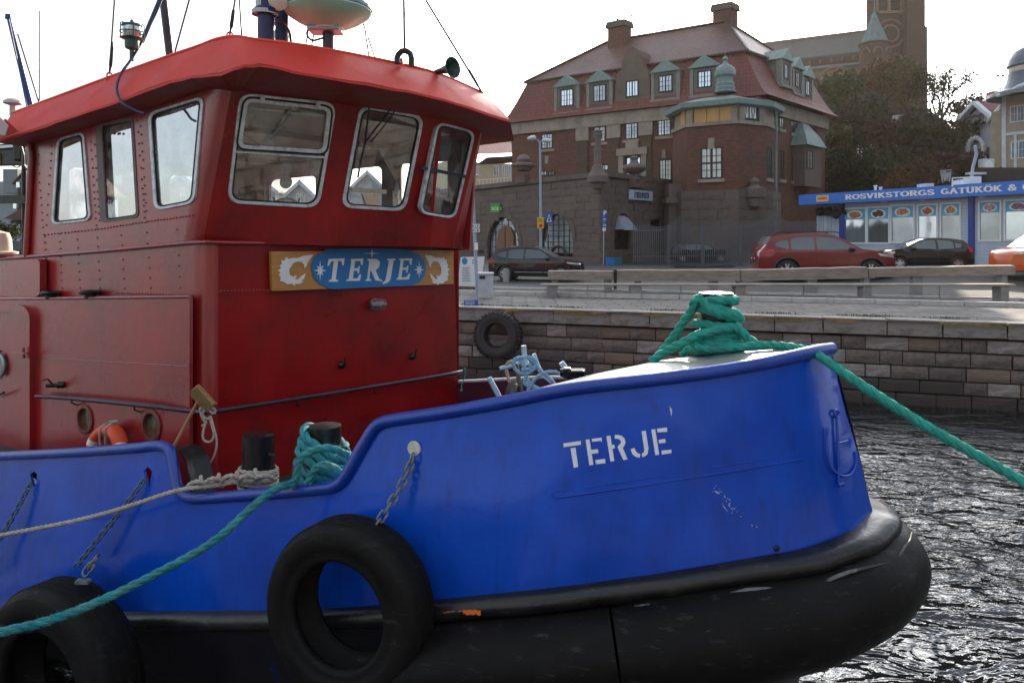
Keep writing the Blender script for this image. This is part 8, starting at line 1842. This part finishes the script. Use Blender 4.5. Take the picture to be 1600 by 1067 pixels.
# ================================================================ trees
LEAF = {}
def leafmat(nm, c): return mat(nm, c, rough=.7, var=.35, vs=.9, spec=.2)
LM = [leafmat('leaf_green', (.040, .058, .018)), leafmat('leaf_dark', (.026, .032, .014)), leafmat('leaf_rust', (.085, .042, .018)), leafmat('leaf_olive', (.07, .065, .022)), leafmat('leaf_plum', (.045, .022, .022))]
BARK = mat('bark', (.045, .035, .028), rough=.9, var=.3, vs=4, bump=.02, bs=9)
def tree(px, py, Y, rx, rz, lm, label, seed, dense=3600, leaf=.42, base=None, open_=0.0, group='trees on the hill'):
    r = random.Random(seed); c = U(px, py, Y); k = Y/F; Rx, Rz = rx*k, rz*k; zb = gz(c.x, c.y) if base is None else base
    o = thing('tree', label, 'tree', Vector((c.x, c.y, zb)), group)
    tr = MB(); br = MB(); b0 = Vector((c.x+r.uniform(-.3, .3), c.y, zb-.3)); fork = Vector((c.x, c.y, max(zb+1, c.z-Rz*.75)))
    tr.tube(catmull([b0, b0.lerp(fork, .5)+Vector((r.uniform(-.2, .2), 0, 0)), fork], 4), [.34-.14*i/8 for i in range(9)], 8)
    tips = []
    def limb(p, d, L, rad, dep):
        pts = [p]; q = p.copy(); dd = d.copy()
        for i in range(4): dd = (dd+Vector((r.uniform(-.35, .35), r.uniform(-.35, .35), r.uniform(-.12, .25)))).normalized(); q = q+dd*L/4; pts.append(q.copy())
        br.tube(pts, [rad*(1-.14*i) for i in range(5)], 5 if dep else 6, caps=False)
        tips.append(q)
        if dep < 3:
            for _ in range(3 if dep < 2 else 2):
                t = r.randint(2, 4); limb(pts[t], (dd+Vector((r.uniform(-1, 1), r.uniform(-1, 1), r.uniform(-.3, .7)))).normalized(), L*.66, rad*.55, dep+1)
            tips.append(pts[3])
    for i in range(5):
        a = 2*PI*i/5+r.uniform(-.4, .4); limb(fork, Vector((math.cos(a)*Rx*.6, math.sin(a)*Rx*.6, Rz*.8)).normalized(), math.hypot(Rx, Rz)*.62, .15, 0)
    tr.build('trunk', BARK, o, smooth=60); br.build('branches', BARK, o, smooth=60)
    cl = []
    for t in tips:
        cl.append((t, r.uniform(.55, 1.15)*k/.06*.55))
    for i in range(int(46*(1-open_))):
        v = Vector((r.gauss(0, 1), r.gauss(0, 1), r.gauss(0, 1))).normalized()*r.uniform(.45, 1.0); cl.append((Vector((c.x+v.x*Rx, c.y+v.y*Rx*.8, c.z+v.z*Rz)), r.uniform(.5, 1.3)*Rx*.22))
    m = MB(); vs, fs = [], []
    for i in range(dense):
        t, s = cl[r.randrange(len(cl))]; p = t+Vector((r.gauss(0, s*.55), r.gauss(0, s*.55), r.gauss(0, s*.42)))
        if open_ and ((p-c).x/Rx)**2+((p-c).z/Rz)**2 > 1.5: continue
        a = Vector((r.gauss(0, 1), r.gauss(0, 1), r.gauss(0, .7))).normalized(); b = a.orthogonal().normalized(); b = (b*math.cos(i)+a.cross(b)*math.sin(i)); L = leaf*r.uniform(.6, 1.25)
        n0 = len(vs); vs += [p-a*L*.5, p+b*L*.28, p+a*L*.5, p-b*L*.28]; fs.append((n0, n0+1, n0+2, n0+3))
    m.add(vs, fs); m.build('crown', lm, o)
tree(1318, 150, 74, 34, 42, LM[0], 'green tree beside the right end of the brick house roof', 1, base=4)
tree(1300, 240, 66, 26, 60, LM[3], 'olive tree behind the right side wall of the brick house', 2)
tree(1345, 205, 72, 42, 70, LM[1], 'dark broad tree in the middle of the hillside wood', 3, 5200)
tree(1375, 125, 84, 30, 34, LM[2], 'rust coloured tree in front of the church turret', 4, 3600, base=8)
tree(1415, 130, 82, 32, 50, LM[3], 'brown-olive tree against the church tower', 5, 4200, base=8)
tree(1412, 230, 70, 50, 62, LM[4], 'plum leaved tree below the small white house', 6, 5400)
tree(1470, 148, 80, 46, 64, LM[1], 'open thin tree standing against the sky right of the church', 7, 2300, .30, base=8, open_=.75)
tree(1462, 225, 68, 52, 60, LM[1], 'dark tree left of the white gabled house', 8, 5400)
tree(1515, 176, 90, 26, 22, LM[0], 'small green tree behind the white gabled house', 9, 1500, base=12, open_=.4)
tree(1500, 282, 58, 40, 40, LM[4], 'low plum bush-like tree behind the kiosk roof', 10, 4200)
tree(1350, 290, 60, 60, 46, LM[1], 'low dark tree behind the left part of the kiosk', 11, 5200)
tree(1430, 300, 56, 50, 38, LM[2], 'low rust coloured tree behind the middle of the kiosk', 12, 4200)
tree(738, 226, 88, 8, 14, leafmat('leaf_yellow', (.36, .20, .02)), 'yellow autumn shrub right of the wheelhouse', 13, 900, .3)
tree(6, 372, 60, 14, 24, LM[0], 'green bush at the far left edge', 14, 1500, .3, base=2)
# dark wooded slope behind
r = random.Random(5); vs, fs = [], []
for i in range(26000):
    px = r.uniform(1275, 1530); Y = r.uniform(60, 100); x = (px-CX)/F*Y; z = gz(x, Y)+r.uniform(0, 3.2)
    a = Vector((r.gauss(0, 1), r.gauss(0, 1), r.gauss(0, .7))).normalized(); b = a.orthogonal(); L = .5; p = Vector((x, Y, z)); n0 = len(vs); vs += [p-a*L*.5, p+b*L*.3, p+a*L*.5, p-b*L*.3]; fs.append((n0, n0+1, n0+2, n0+3))
tag(MB().add(vs, fs).build('undergrowth', LM[1]), 'dense dark undergrowth covering the slope between the trees', None, kind='stuff')

# ================================================================ haze volume added to stand in for the lens flare veil
HZ = bpy.data.materials.new('flare_haze'); HZ.use_nodes = True; t = HZ.node_tree; t.nodes.clear(); o_ = t.nodes.new('ShaderNodeOutputMaterial'); v_ = t.nodes.new('ShaderNodeVolumePrincipled')
v_.inputs['Density'].default_value = FLARE_HAZE; v_.inputs['Color'].default_value = (1, .9, .78, 1); v_.inputs['Anisotropy'].default_value = .55; t.links.new(v_.outputs[0], o_.inputs['Volume'])
if FLARE_HAZE > 0: m = MB(); m.box((0, 20, 30), (620, 560, 64)); tag(m.build('flare_haze', HZ), 'thin bright haze added to stand in for lens flare', None, kind='stuff')
